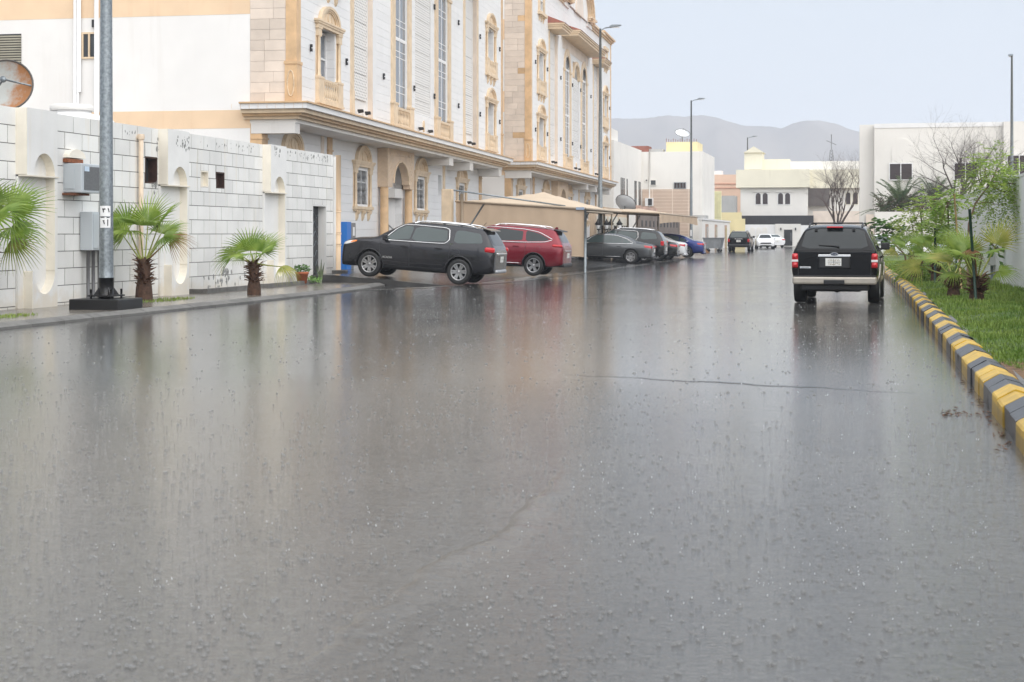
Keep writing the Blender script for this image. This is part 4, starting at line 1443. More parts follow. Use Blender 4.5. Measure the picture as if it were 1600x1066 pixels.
acadia = suv_spec(DGREY, extra=acadia_extra, glass=GLASSG,
    side_patches=[('headlight', WLENS, HLP, .006), ('indicator', AMBER, [(2.12, .945), (1.90, 1.0), (1.88, 1.04), (2.03, 1.02)], .010), ('sill_cladding', BLACKM, [(1.02, .28), (-1.0, .28), (-1.0, .40), (1.02, .40)], .006)],
    side_lines=[('body_crease', BLACKM, [(1.0, .52), (.2, .505), (-.9, .53)], .006)],
    patches=[('rear_window', GLASSD, [(-.66, 1.20), (.66, 1.20), (.58, 1.58), (-.58, 1.58)], 'rear', .006), ('windscreen', GLASSD, [(1.20, -.66), (1.20, .66), (.58, .60), (.58, -.60)], 'top', .006), ('grille', BLACKM, [(-.45, .55), (.45, .55), (.42, .85), (-.42, .85)], 'front', .01)])
p = gnd(718, 446.5)
PI = pi
car('parked_suv', 'charcoal SUV parked nose-in beside the block wall with its front wheels uphill', 'car', acadia, (p.x - 1.43 * .9965, p.y + .90, .135), pi, radians(4.6), 'parked SUVs')
def enclave_extra(root, skin):
    for sg in (1, -1):
        boxpart('tail_light', REDL, root, -2.46, -2.08, sg * .78, sg * .945, 1.04, 1.13, .04)
    boxpart('rear_bumper', BLACKM, root, -2.55, -2.2, -.8, .8, .36, .50, .05)
    boxpart('tailgate_bar', CHROME, root, -2.53, -2.47, -.55, .55, .90, .94, .012)
    plate(root, -2.53, 0, .76, 0)
    MB().prism([(-2.34, 1.565), (-2.05, 1.62), (-2.05, 1.65), (-2.32, 1.60)], -.60, .60, 'y').build('spoiler', BLACKM, root)
    MB().prism([(-1.9, 1.62), (-2.1, 1.62), (-2.08, 1.72), (-2.02, 1.73)], -.03, .03, 'y').build('antenna_fin', WINE, root)
    MB().tube([skin.hit(-1.55 - .1 * cos(a), .96 + .09 * sin(a), 'l', .002) for a in [k * pi / 8 for k in range(17)]], .004, 5).build('fuel_flap', DARK, root)
enclave = suv_spec(WINE, extra=enclave_extra, lip_mat=BLACKM, R=.37, spokes=5,
    sidewin=[[(1.0, 1.13), (.22, 1.15), (.12, 1.56), (.40, 1.56), (.62, 1.47)], [(.16, 1.15), (-.95, 1.17), (-.95, 1.56), (.05, 1.58)], [(-1.08, 1.18), (-1.75, 1.22), (-1.98, 1.29), (-1.55, 1.48), (-1.05, 1.56)]],
    trim=[(1.06, 1.115), (.2, 1.125), (-.92, 1.14), (-1.78, 1.19), (-2.10, 1.285), (-1.55, 1.52), (-1.0, 1.595), (.1, 1.615), (.45, 1.59), (.70, 1.45)],
    side_patches=[('headlight', WLENS, HLP, .006), ('sill_cladding', BLACKM, [(1.02, .28), (-1.0, .28), (-1.0, .38), (1.02, .38)], .006)],
    side_lines=[('sill_trim', CHROME, [(1.0, .42), (.2, .41), (-.95, .42)], .012)],
    patches=[('rear_window', GLASSD, [(-.66, 1.20), (.66, 1.20), (.58, 1.58), (-.58, 1.58)], 'rear', .006), ('windscreen', GLASSD, [(1.20, -.66), (1.20, .66), (.58, .60), (.58, -.60)], 'top', .006)])
p = gnd(835, 433)
car('parked_suv', 'wine red SUV parked nose-in beside the tan canvas carport', 'car', enclave, (p.x - 1.43, p.y + .90, .12), pi, radians(3.6), 'parked SUVs')

# --- sedans
def sedan_spec(pt, **kw):
    st = [(-2.50, .76, .42, .80, .86, .66), (-2.45, .86, .36, .93, .99, .72), (-2.34, .90, .32, .99, 1.05, .74), (-2.0, .925, .28, 1.0, 1.085, .74), (-1.75, .93, .26, .99, 1.12, .72), (-1.35, .935, .24, .975, 1.30, .63), (-.95, .935, .23, .965, 1.44, .59), (-.4, .935, .22, .955, 1.50, .60), (.15, .935, .22, .945, 1.50, .60), (.45, .935, .22, .94, 1.455, .60),
          (.9, .93, .22, .93, 1.23, .66), (1.28, .925, .22, .92, 1.03, .74), (1.42, .925, .22, .91, .99, .78), (1.9, .90, .23, .86, .945, .76), (2.2, .86, .23, .78, .87, .70), (2.36, .78, .25, .66, .74, .62), (2.42, .66, .30, .52, .58, .54)]
    S = dict(paint=pt, st=st, xs=[-2.50, -2.45, -2.34, -2.0, -1.75, -1.55, -1.35, -.95, -.4, .15, .45, .68, .9, 1.1, 1.28, 1.42, 1.65, 1.9, 2.2, 2.36, 2.42],
             R=.345, wb=2.87, ax_r=-1.42, hw=.935, spokes=5, style='split', tw=.22, lips=False,
             sidewin=[[(1.0, .98), (.08, .99), (.02, 1.38), (.36, 1.38), (.62, 1.27)], [(.02, .99), (-.92, 1.01), (-.92, 1.30), (-.5, 1.385), (-.04, 1.385)], [(-.97, 1.01), (-1.42, 1.05), (-1.12, 1.22), (-.97, 1.28)]],
             trim=[(1.06, .965), (.1, .97), (-.9, .985), (-1.55, 1.03), (-1.15, 1.25), (-.6, 1.405), (.1, 1.415), (.42, 1.40), (.68, 1.26)],
             doors=[([(1.12, .32), (.05, .31), (.05, .95), (1.14, .93)], .28, .83), ([(.03, .31), (-.92, .32), (-1.12, .55), (-1.15, .97), (.03, .95)], -.80, .85)],
             mirror=(.92, .98), glass=GLASSG,
             side_patches=[('headlight', WLENS, [(2.36, .66), (1.95, .78), (1.9, .84), (2.1, .82), (2.34, .74)], .006), ('tail_light', REDL, [(-2.44, .82), (-2.14, .84), (-2.05, .95), (-2.42, .94)], .008)],
             side_lines=[('sill_trim', CHROME, [(1.0, .33), (.2, .32), (-.95, .33)], .009), ('body_crease', BLACKM, [(1.6, .78), (.2, .775), (-1.0, .79)], .004)],
             patches=[('rear_window', GLASSG, [(-1.68, -.60), (-1.68, .60), (-1.05, .52), (-1.05, -.52)], 'top', .006), ('windscreen', GLASSG, [(1.2, -.62), (1.2, .62), (.55, .54), (.55, -.54)], 'top', .006),
                      ('grille', BLACKM, [(-.4, .42), (.4, .42), (.45, .62), (-.45, .62)], 'front', .01)])
    def ex(root, skin):
        for sg in (1, -1):
            a, b_ = sorted((sg * .45, sg * .84))
            boxpart('tail_light', REDL, root, -2.49, -2.38, a, b_, .80, .94, .03)
        boxpart('rear_bumper', S.get('bump', BLACKM), root, -2.53, -2.3, -.7, .7, .28, .40, .04)
        plate(root, -2.515, 0, .70, 0)
        for sg in (1, -1): MB().tube([(-2.54, sg * .5, .30), (-2.3, sg * .5, .30)], .04, 8).build('exhaust_tip', CHROME, root)
    S['extra'] = ex
    S.update(kw)
    return S
GREYP = paint('mid_grey_paint', (.10, .105, .11), .6, .25)
BLKP = paint('black_car_paint', (.008, .008, .009), .2, .2)
WHP = paint('white_car_paint', (.75, .76, .77), .0, .25)
BLUEP = paint('blue_car_paint', (.012, .03, .17), .35, .25)
XR = -10.0
def park(px_rear):
    t = depth_of_X(px_rear, XR)
    return at(px_rear, t)
p = gnd(985, 412)
car('parked_sedan', 'mid grey sedan parked beside the tan canvas carport', 'car', sedan_spec(GREYP, spokes=6), (p.x - 1.42, p.y + .88, .06), pi, radians(2.5), 'sedans parked in the row')
p = park(1037)
small = suv_spec(BLKP, glass=GLASSG, rail=(-1.85, .15, .60, .05), side_patches=[('headlight', WLENS, HLP, .006)],
    patches=[('rear_window', GLASSG, [(-.66, 1.20), (.66, 1.20), (.58, 1.58), (-.58, 1.58)], 'rear', .006), ('windscreen', GLASSG, [(1.20, -.66), (1.20, .66), (.58, .60), (.58, -.60)], 'top', .006)],
    extra=lambda root, skin: [boxpart('tail_light', REDL, root, -2.48, -2.30, *sorted((sg * .72, sg * .93)), .90, 1.14, .03) for sg in (1, -1)] + [plate(root, -2.53, 0, .72, 0)])
car('parked_crossover', 'black crossover with pale roof rails parked behind the grey sedan', 'car', small, (XR - 2.35, p.y + .3, .07), pi, radians(2.5), 'parked SUVs', 0)
p = park(1058)
car('parked_sedan', 'black sedan parked between the black crossover and the white sedan', 'car', sedan_spec(BLKP), (XR - 2.5, p.y + .6, .06), pi, radians(2.5), 'sedans parked in the row', 0)
p = park(1070)
car('parked_sedan', 'white sedan parked between the black and the blue sedan', 'car', sedan_spec(WHP, bump=WHP), (XR - 2.5, p.y + .6, .06), pi, radians(2.5), 'sedans parked in the row', 0)
p = gnd(1072, 403)
car('parked_sedan', 'bright blue sedan at the far end of the parked row', 'car', sedan_spec(BLUEP, bump=BLUEP), (p.x - 1.42, p.y + .88, .06), pi, radians(2.0), 'sedans parked in the row', 0)

# --- older boxy SUV seen from behind
BLK2 = mat('gloss_black_paint', (.004, .004, .005), .12, .0, var=.05, coat=.15, spec=.22)
TANB = mat('champagne_bumper', (.46, .42, .36), .4, metal=.3, var=.1, vs=6, coat=.3)
def boxy_spec(**kw):
    st = [(-2.42, .86, .58, 1.06, 1.12, .80), (-2.40, .905, .54, 1.16, 1.20, .82), (-2.33, .92, .50, 1.17, 1.36, .77), (-2.24, .925, .48, 1.175, 1.60, .685), (-2.16, .93, .46, 1.175, 1.675, .655), (-1.9, .93, .42, 1.17, 1.71, .65), (-.8, .935, .36, 1.16, 1.745, .655), (.2, .935, .36, 1.14, 1.73, .655), (.45, .935, .36, 1.13, 1.68, .65),
          (.85, .93, .36, 1.12, 1.42, .70), (1.15, .93, .36, 1.11, 1.20, .76), (1.3, .93, .36, 1.10, 1.15, .80), (1.9, .915, .38, 1.05, 1.12, .78), (2.25, .88, .38, .96, 1.05, .76), (2.40, .80, .42, .84, .92, .70), (2.45, .72, .48, .7, .76, .64)]
    S = dict(paint=BLK2, st=st, xs=[-2.42, -2.40, -2.33, -2.24, -2.16, -1.9, -1.5, -.8, -.3, .2, .45, .65, .85, 1.0, 1.15, 1.3, 1.6, 1.9, 2.25, 2.40, 2.45],
             R=.385, wb=2.89, ax_r=-1.46, hw=.935, tw=.255, spokes=5, style='single', lip_mat=TANB,
             sidewin=[[(.95, 1.18), (.18, 1.19), (.12, 1.58), (.38, 1.58), (.6, 1.48)], [(.10, 1.19), (-.78, 1.20), (-.82, 1.59), (.04, 1.6)], [(-.92, 1.20), (-2.0, 1.22), (-1.98, 1.57), (-.94, 1.59)]],
             doors=[([(1.05, .5), (.14, .5), (.14, 1.16), (1.07, 1.14)], .30, 1.0), ([(.12, .5), (-.82, .5), (-.95, .7), (-.95, 1.17), (.12, 1.16)], -.70, 1.0)],
             mirror=(.92, 1.17), mirror_mat=BLACKM, rail=(-2.0, .1, .565, .05), rail_black=True,
             side_patches=[('side_cladding', TANB, [(.98, .38), (-.95, .40), (-.95, .58), (.98, .58)], .008), ('headlight', WLENS, [(2.38, .82), (2.05, .88), (2.05, 1.0), (2.34, .96)], .006)],
             patches=[('rear_window', GLASSD, [(-.72, 1.20), (.72, 1.20), (.66, 1.42), (.60, 1.625), (-.60, 1.625), (-.66, 1.42)], 'rear', .006), ('windscreen', GLASSD, [(1.1, -.66), (1.1, .66), (.52, .58), (.52, -.58)], 'top', .006)])
    S.update(kw)
    return S
def explorer_extra(root, skin):
    for sg in (1, -1):
        a, b_ = sorted((sg * .775, sg * .905))
        L_ = boxpart('tail_light', REDL, root, -2.445, -2.25, a, b_, .785, 1.10, .03)
        boxpart('reverse_lamp', WLENS, L_, -2.452, -2.30, a - .004, b_ + .004, .915, .965, .008)
        for zc in (1.03, .85):
            MB().lathe([(0, .02), (.045, .012), (.055, 0)], 16, 0, Matrix.Translation((-2.447, (a + b_) / 2, zc)) @ Matrix.Rotation(-pi / 2, 4, 'Y')).build('lamp_lens', REDL, L_)
    boxpart('rear_bumper', TANB, root, -2.57, -2.22, -.885, .885, .435, .605, .04)
    boxpart('bumper_step', BLACKM, root, -2.565, -2.2, -.87, .87, .607, .63, .01)
    boxpart('hitch_cover', BLACKM, root, -2.592, -2.5, -.22, .22, .44, .535, .015)
    boxpart('lower_valance', BLACKM, root, -2.40, -2.2, -.72, .72, .30, .44, .03)
    boxpart('tailgate_bar', CHROME, root, -2.475, -2.40, -.345, .345, 1.02, 1.078, .012)
    e = MB()
    e.prism(arc(0, 1.085, .082, .038, 0, 2 * pi, 24)[:-1], 0, .012, 'x')
    e.v = [(-2.492 + a, b_, c_) for a, b_, c_ in e.v]
    em = e.build('emblem', CHROME, root)
    e2 = MB().prism(arc(0, 1.085, .071, .030, 0, 2 * pi, 24)[:-1], 0, .004, 'x')
    e2.v = [(-2.496 + a, b_, c_) for a, b_, c_ in e2.v]
    e2.build('emblem_field', mat('emblem_blue', (.01, .015, .05), .3), em)
    text('Ford', .045, CHROME, em, (-2.498, 0, 1.085), (pi / 2, 0, -pi / 2), 'lettering', .002)
    boxpart('plate_recess', BLACKM, root, -2.452, -2.40, -.33, .33, .775, 1.015, .03)
    pl = plate(root, -2.465, .02, .915, 0, .335, .165)
    q = MB()
    rr = random.Random(4)
    for rowz, nn, hh in ((.04, 7, .045), (-.04, 7, .05)):
        for k in range(nn):
            y = -.12 + k * .036
            for s_ in range(3):
                a = rr.uniform(-.012, .012); z = rowz + rr.uniform(-.015, .015)
                if rr.random() < .5: q.box(-.0105, -.0085, y + a - .010, y + a + .010, z - .0035, z + .0035)
                else: q.box(-.0105, -.0085, y + a - .003, y + a + .003, z - .015, z + .015)
    q.build('plate_digits', mat('plate_digit_tan', (.30, .22, .13), .5), pl)
    boxpart('brake_lamp', REDL, root, -2.30, -2.16, -.17, .17, 1.652, 1.682, .008)
    bd_ = boxpart('name_badge', CHROME, root, -2.437, -2.40, .50, .735, .775, .815, .004)
    text('EXPLORER', .034, BLACKM, bd_, (-2.439, .617, .795), (pi / 2, 0, -pi / 2), 'lettering', .001)
    wp_ = MB().tube([skin.hit(-.10, 1.30 - .07, 'rear', .03), skin.hit(.02, 1.255, 'rear', .03), skin.hit(.33, 1.27, 'rear', .025)], [.02, .015, .008], 6)
    wp_.build('wiper', BLACKM, root)
    for y in (-.4, .4): boxpart('hinge', BLACKM, root, -2.27, -2.19, y - .03, y + .03, 1.58, 1.64, .008)
    sm = MB()
    zz = skin.hit(.98, 1.13, 'rear', 0)
    skin.line([(-.86, 1.175), (.86, 1.175)], 'rear', .006, .002).build('tailgate_seam', DARK, root)
    skin.line([(-.765, .64), (-.765, 1.15)], 'rear', .006, .002).build('tailgate_seam', DARK, root)
    skin.line([(.765, .64), (.765, 1.15)], 'rear', .006, .002).build('tailgate_seam', DARK, root)
    for x in (-1.6, -.35): MB().tube([(x, -.56, 1.762), (x, .56, 1.762)], .014, 6).build('cross_bar', BLACKM, root)
    boxpart('underbody', BLACKM, root, -2.2, 2.0, -.55, .55, .27, .5, .03)
    MB().tube([(-1.46, -.7, .385), (-1.46, .7, .385)], .06, 8).lathe([(0, -.14), (.12, -.1), (.15, 0), (.12, .1), (0, .14)], 12, 0, Matrix.Translation((-1.46, 0, .36))).build('rear_axle', BLACKM, root)
    MB().tube([(-2.35, -.55, .36), (-1.7, -.55, .36)], .035, 8).build('exhaust_pipe', BLACKM, root)
pr = gnd(1308, 473)
hd = pi / 2 - radians(2.6)
dirv = Vector((cos(hd), sin(hd), 0))
pc = pr + dirv * 1.46
car('driving_suv', 'boxy black SUV with champagne bumper driving away along the striped kerb', 'car', boxy_spec(extra=explorer_extra), (pc.x, pc.y, 0), hd)
def far_extra(root, skin):
    for sg in (1, -1):
        boxpart('tail_light', REDL, root, -2.45, -2.25, *sorted((sg * .74, sg * .90)), .82, 1.08, .03)
    boxpart('rear_bumper', BLACKM, root, -2.56, -2.22, -.90, .90, .44, .64, .04)
    boxpart('tailgate_bar', CHROME, root, -2.475, -2.40, -.33, .33, 1.02, 1.09, .012)
    plate(root, -2.46, 0, .9, 0)
pm = gnd(1158, 393.5)
car('driving_suv', 'black SUV driving away at the far end of the street beside a white sedan', 'car', boxy_spec(extra=far_extra, lip_mat=BLACKM, side_patches=[], patches=[('rear_window', GLASSG, [(-.72, 1.20), (.72, 1.20), (.66, 1.42), (.60, 1.625), (-.60, 1.625), (-.66, 1.42)], 'rear', .006), ('windscreen', GLASSG, [(1.1, -.66), (1.1, .66), (.52, .58), (.52, -.58)], 'top', .006)]), (pm.x - .1, pm.y + 1.46, 0), pi / 2 - radians(1), 0, None, 0)
pm = at(1193, 152)
car('oncoming_sedan', 'white sedan driving towards the parked row from the house with the dark awning', 'car', sedan_spec(WHP, bump=WHP, patches=[('windscreen', GLASSD, [(1.2, -.62), (1.2, .62), (.55, .54), (.55, -.54)], 'top', .006), ('grille', BLACKM, [(-.55, .50), (.55, .50), (.5, .64), (-.5, .64)], 'front', .012), ('lower_grille', BLACKM, [(-.6, .3), (.6, .3), (.55, .38), (-.55, .38)], 'front', .012), ('number_plate', PLATE, [(-.2, .38), (.2, .38), (.2, .48), (-.2, .48)], 'front', .02)]), (pm.x, pm.y + 2, 0), -pi / 2 + radians(6), 0, None, 0)
pm = at(1222, 166)
car('parked_hatchback', 'white car with red tail lights parked beside the oncoming white sedan', 'car', sedan_spec(WHP, bump=WHP), (pm.x - 1.2, pm.y + 1, 0), pi / 2 + radians(18), 0, None, 0)
pm = at(1404, 92)
car('parked_sedan', 'white sedan parked behind the shrubs before the cream garden wall', 'car', sedan_spec(WHP, bump=WHP), (pm.x - .6, pm.y + 1, 0), radians(8), 0, None, 0)
# ------------------------------------------------------------------ houses beyond, walls
def XY(px, Y):
    k = (px - 800) / F
    t = Y / (k * SA + CA)
    return t * (k * CA - SA), t
def ZY(px, py, Y):
    return EYE + (HZ - py) / F * XY(px, Y)[1]
class House:
    def __init__(s, name, label, X, Y, cat='house'):
        s.r = thing(name, label, cat, (X, Y, 0)); s.X, s.Y = X, Y
    def rect(s, name, mt, px0, px1, py0, py1, y0, y1, Y=None, parent=None):
        """box whose front, at world Y=s.Y+y0, fills the photo rectangle"""
        Yp = (Y or s.Y) + y0
        x0, x1 = XY(px0, Yp)[0] - s.X, XY(px1, Yp)[0] - s.X
        pm = (px0 + px1) / 2
        z0 = 0 if py1 is None else ZY(pm, py1, Yp)
        z1 = ZY(pm, py0, Yp)
        return MB().box(x0, x1, y0, y1, z0, z1).build(name, mt, parent or s.r)
    def window(s, px0, px1, py0, py1, y0, glass=DARKGL, fm=WHITEP, panes=2, arched=False):
        Yp = s.Y + y0
        x0, x1 = XY(px0, Yp)[0] - s.X, XY(px1, Yp)[0] - s.X
        pm = (px0 + px1) / 2
        z0, z1 = ZY(pm, py1, Yp), ZY(pm, py0, Yp)
        fw = .06
        if arched:
            r = (x1 - x0) / 2
            out = [(x0, z0), (x1, z0)] + arc((x0 + x1) / 2, z1 - r, r, r, 0, pi, 10)
            inn = [(x0 + fw, z0 + fw), (x1 - fw, z0 + fw)] + arc((x0 + x1) / 2, z1 - r, r - fw, r - fw, 0, pi, 10)
            w_ = MB().prism(out, y0 - .06, y0 + .0, 'y').build('window', fm, s.r)
            MB().prism(inn, y0 - .066, y0 - .02, 'y').build('pane', glass, w_)
            return w_
        q = MB()
        q.box(x0, x0 + fw, y0 - .1, y0 + .01, z0, z1); q.box(x1 - fw, x1, y0 - .1, y0 + .01, z0, z1)
        q.box(x0 + fw, x1 - fw, y0 - .1, y0 + .01, z0, z0 + fw); q.box(x0 + fw, x1 - fw, y0 - .1, y0 + .01, z1 - fw, z1)
        for i in range(1, panes):
            xm = x0 + (x1 - x0) * i / panes
            q.box(xm - fw / 2, xm + fw / 2, y0 - .09, y0 + .01, z0 + fw, z1 - fw)
        w_ = q.build('window', fm, s.r)
        for i in range(panes):
            a, b_ = x0 + (x1 - x0) * i / panes, x0 + (x1 - x0) * (i + 1) / panes
            MB().box(a + fw * .6, b_ - fw * .6, y0 - .05, y0 - .005, z0 + fw, z1 - fw).build('pane', glass, w_)
        return w_
CREAMW = mat('cream_wall', (.78, .74, .60), .75, var=.05, vs=.4, streak=.15)
OFFW = mat('off_white_wall', (.78, .76, .72), .75, var=.05, vs=.4, streak=.25, streak_col=(.6, .55, .47))
GREYW = mat('grey_rendered_wall', (.42, .42, .41), .75, var=.1, vs=.6)
APRI = mat('apricot_wall', (.76, .54, .41), .75, var=.05, vs=.5)
YELW = mat('yellow_wall', (.76, .66, .38), .75, var=.06, vs=.6)
PYEL = mat('pale_yellow_tile', (.74, .70, .42), .6, var=.08, vs=2)
BRWN = mat('brown_brick', (.27, .10, .07), .75, var=.2, vs=3)
BROWNGL = mat('brown_glass', (.06, .045, .045), .12, var=.2)
CLAD = mat('tan_cladding', (.55, .42, .33), .6, var=.06, vs=1, bump=.0)

# end-of-street house with the dark awning
h = House('corner_house', 'cream and white two storey house with dark awning closing the street', XY(1155, 184)[0], 184)
h.rect('upper_wall', CREAMW, 1150, 1265, 265, 293, -1.0, 6)
h.rect('upper_wall', CREAMW, 1265, 1352, 265, 294, 1.0, 7)
h.rect('lower_wall', OFFW, 1157, 1262, 293.1, 352, -.4, 6)
h.rect('lower_wall', OFFW, 1262.1, 1352, 294.1, 386, 2.0, 6)
st_ = h.rect('stair_tower', CREAMW, 1163, 1191, 237, 265, 1.0, 5)
x0, x1 = XY(1161, 184)[0] - h.X, XY(1193, 184)[0] - h.X
zz = ZY(1177, 238, 184)
MB().prism([(x0, zz), (x1, zz), ((x0 + x1) / 2, zz + .75)], .8, 5.2, 'y').build('gable_roof', CREAMW, st_)
h.rect('roof_parapet', CREAMW, 1191.1, 1234, 249, 265, 1.6, 5)
h.rect('roof_parapet', OFFW, 1234.2, 1352, 252, 265, 2.4, 5)
for a, b_ in ((1180, 1189.3), (1191, 1200.3), (1215, 1224.3), (1226, 1235.3)): h.window(a, b_, 301, 320, -.4, BROWNGL, WHITEP, 1, True)
for a, b_ in ((1321, 1329.5), (1332, 1341)): h.window(a, b_, 300, 320, 2.0, BROWNGL, CREAMW, 1, True)
h.rect('window_hood', OFFW, 1177, 1203, 297.5, 300, -.62, -.4)
h.rect('window_hood', OFFW, 1212, 1238, 297.5, 300, -.62, -.4)
h.rect('loggia', mat('recess_shade_brown', (.10, .085, .08), .6, var=.2), 1262.5, 1296, 294.5, 322, 1.0, 2.0)  # solid dark block; the recess's shade is put into its colour
aw = h.rect('awning', mat('dark_sheet_awning', (.028, .028, .034), .45, var=.2), 1157, 1271, 337, 352, -2.4, -.41)
x0, x1 = XY(1157, 181.6)[0] - h.X, XY(1271, 181.6)[0] - h.X
z0, z1 = ZY(1200, 352, 181.6), ZY(1200, 337, 181.6)
rb_ = MB()
for k in range(40):
    x = x0 + (x1 - x0) * (k + .5) / 40
    rb_.box(x - .03, x + .03, -2.44, -2.401, z0, z1)
rb_.build('awning_rib', BLACKM, aw)
h.rect('garden_wall', WHITEP, 1160, 1211, 351, None, -3.4, -3.1)
h.rect('garden_wall', OFFW, 1211.1, 1251, 350, None, -3.6, -3.0)
h.rect('garden_wall', WHITEP, 1251.1, 1275, 352, None, -3.4, -3.1)
h.rect('garden_wall', BEIGE, 1270, 1352, 330, None, -1.5, -1.2)
dr_ = h.rect('door', BLACKM, 1225, 1238, 359, 384, -3.66, -3.6)
h.rect('door_handle', METAL, 1235.5, 1236.3, 364, 377, -3.72, -3.66, None, dr_)
for a in (1220, 1243): h.rect('wall_lamp', BLACKM, a - 1, a + 1, 356, 360, -3.72, -3.6)
for a in (1176, 1185.5, 1195):
    x0 = XY(a, 180.6)[0] - h.X
    MB().prism([(x0 - .3, 1.2), (x0 + .3, 1.2)] + arc(x0, 1.9, .3, .35, 0, pi, 10), -3.46, -3.4, 'y').build('niche', OFFW, h.r)
h.rect('front_step', CONC, 1205, 1256, 385.5, None, -4.4, -3.6)

# house on the left past the second building: street front, then a block that comes forward
h = House('stepped_house', 'off-white stepped house with tan cladding, its roof dish on a yellow block', -20.5, 131)
MB().box(-8, 0, 0, 17.5, 0, 9.6).build('street_front', OFFW, h.r)
MB().box(-8, -.4, -1, 5.0, 9.6, 10.7).build('roof_room', OFFW, h.r)
Yb = 148.5
def hz_(px, py): return ZY(px, py, Yb)
bx0, bx1 = 0.0, XY(1098, Yb)[0] + 20.5
MB().box(-8, bx1, 17.5, 30, 0, hz_(1050, 237)).build('forward_block', OFFW, h.r)
xa, xb = XY(1004, Yb)[0] + 20.5, XY(1079, Yb)[0] + 20.5
cl = MB().box(xa, xb, 17.40, 17.5, 1.0, hz_(1040, 296)).build('cladding', CLAD, h.r)
jl = MB()
for k in range(14): jl.box(xa, xb, 17.385, 17.40, 1.5 + k * .32, 1.53 + k * .32)
for f_ in (.2, .62, .95): jl.box(xa + (xb - xa) * f_, xa + (xb - xa) * f_ + .06, 17.38, 17.40, 1.0, hz_(1040, 296))
jl.build('cladding_joint', BEIGE, cl)
h2_ = House.__new__(House); h2_.r, h2_.X, h2_.Y = h.r, -20.5, 131
h2_.window(1016, 1025.5, 281, 290, 17.5, DARKGL, OFFW, 1)
h2_.window(1008, 1012.5, 280, 284, 17.5, DARKGL, OFFW, 1)
h2_.window(1053, 1072, 285, 295, 17.5, BROWNGL, METAL, 4)
MB().tube([(XY(1015, Yb)[0] + 20.5, 17.42, 2), (XY(1015, Yb)[0] + 20.5, 17.42, hz_(1015, 236))], .07, 6).build('drain_pipe', OFFW, h.r)
for yy in (4.0, 4.9, 5.8, 7.6, 12.6, 13.4, 15.4, 16.2):
    MB().box(-.02, .06, yy, yy + .42, 4.2, 6.5).build('slit_window', DARKGL, h.r)
yb_ = MB().box(XY(1041, 152)[0] + 20.5, XY(1090, 152)[0] + 20.5, 21, 26, hz_(1050, 237), ZY(1060, 222, 152)).build('roof_block', YELW, h.r)
MB().box(XY(972, 150)[0] + 20.5, XY(1012, 150)[0] + 20.5, 19.5, 22, 9.0, ZY(990, 228, 150)).build('roof_room', BRWN, h.r)
MB().box(XY(1012, 150)[0] + 20.5, XY(1033, 150)[0] + 20.5, 20, 22, 9.0, ZY(1020, 232, 150)).build('roof_room', GREYW, h.r)
rb_ = MB()
for k in range(14):
    px = 1041 + k * 3.6
    X_, t_ = XY(px, 152)
    rb_.tube([(X_ + 20.5, 21.1, ZY(px, 223, 152)), (X_ + 20.5, 21.1, ZY(px, 216.5 + (k % 3), 152))], .025, 4)
rb_.build('starter_bars', BRWN, yb_)
# satellite dish on the yellow block
DISHM = mat('dish_white', (.74, .76, .78), .4, var=.05)
def dish(name, label, loc, R, az, el, mt, group=None, foot=0.0):
    r_ = thing(name, label, 'satellite dish', loc, 0, group)
    M_ = Matrix.Translation((0, 0, R * 1.0)) @ Matrix.Rotation(az, 4, 'Z') @ Matrix.Rotation(pi / 2 - el, 4, 'X')
    d_ = MB().lathe([(R * f, R * .32 * f * f) for f in (0.001, .2, .4, .6, .8, .95, 1.0)] + [(R * 1.01, R * .33), (R * .99, R * .30), (R * .6, R * .09), (.001, -.02)], 32, 0, M_)
    o_ = d_.build('reflector', mt, r_)
    ring = [(R * cos(a), R * sin(a), R * .325) for a in [2 * pi * k / 32 for k in range(33)]]
    MB().tube(ring, .022 * R + .008, 6, 0, M_, cap=False).build('rim', mat('dish_rim', (.10, .09, .08), .6, var=.2), o_)
    q = MB()
    q.tube([(R * .92, 0, R * .28), (0, 0, R * .95)], .02, 6, 0, M_); q.tube([(-R * .6, -R * .7, R * .28), (0, 0, R * .95)], .02, 6, 0, M_)
    q.lathe([(.05, R * .88), (.07, R * .9), (.07, R * .99), (0, R * 1.02)], 8, 0, M_)
    q.build('feed_arm', METAL, r_)
    MB().tube([(0, .15 * R, -.0), (0, .1 * R, R * .95)], .05, 8).box(-.3, .3, -.2, .4, -.02, .04).build('mount', METAL, r_)
    if foot: MB().tube([(0, .1, 0), (0, .1, -foot)], .06, 8).box(-.3, .3, -.2, .4, -foot - .02, -foot + .06).build('stand', METAL, r_)
    return r_
X_, t_ = XY(1064, 152.5)
dish('satellite_dish', 'white satellite dish on the yellow roof block of the stepped house', (X_, 153.5, ZY(1064, 222, 152.5)), .75, radians(25), radians(55), DISHM, 'satellite dishes')
X_, t_ = XY(970, 118)
dish('satellite_dish', 'pale blue satellite dish standing behind the carport beside the lamp post', (X_, 120, 2.9), .85, radians(160), radians(40), DISHM, 'satellite dishes', 2.9)
# split air-conditioner box on the cladding
X_ = XY(1012, 147)[0]
q = thing('air_conditioner', 'small air conditioner box on the tan cladding of the stepped house', 'air conditioner', (X_, 147.66, ZY(1012, 322, 147.6)))
MB().box(-.35, .38, 0, .75, 0, .75).build('casing', WHITEP, q); MB().box(-.05, .33, -.02, -.004, .06, .7).build('grille', BLACKM, q)

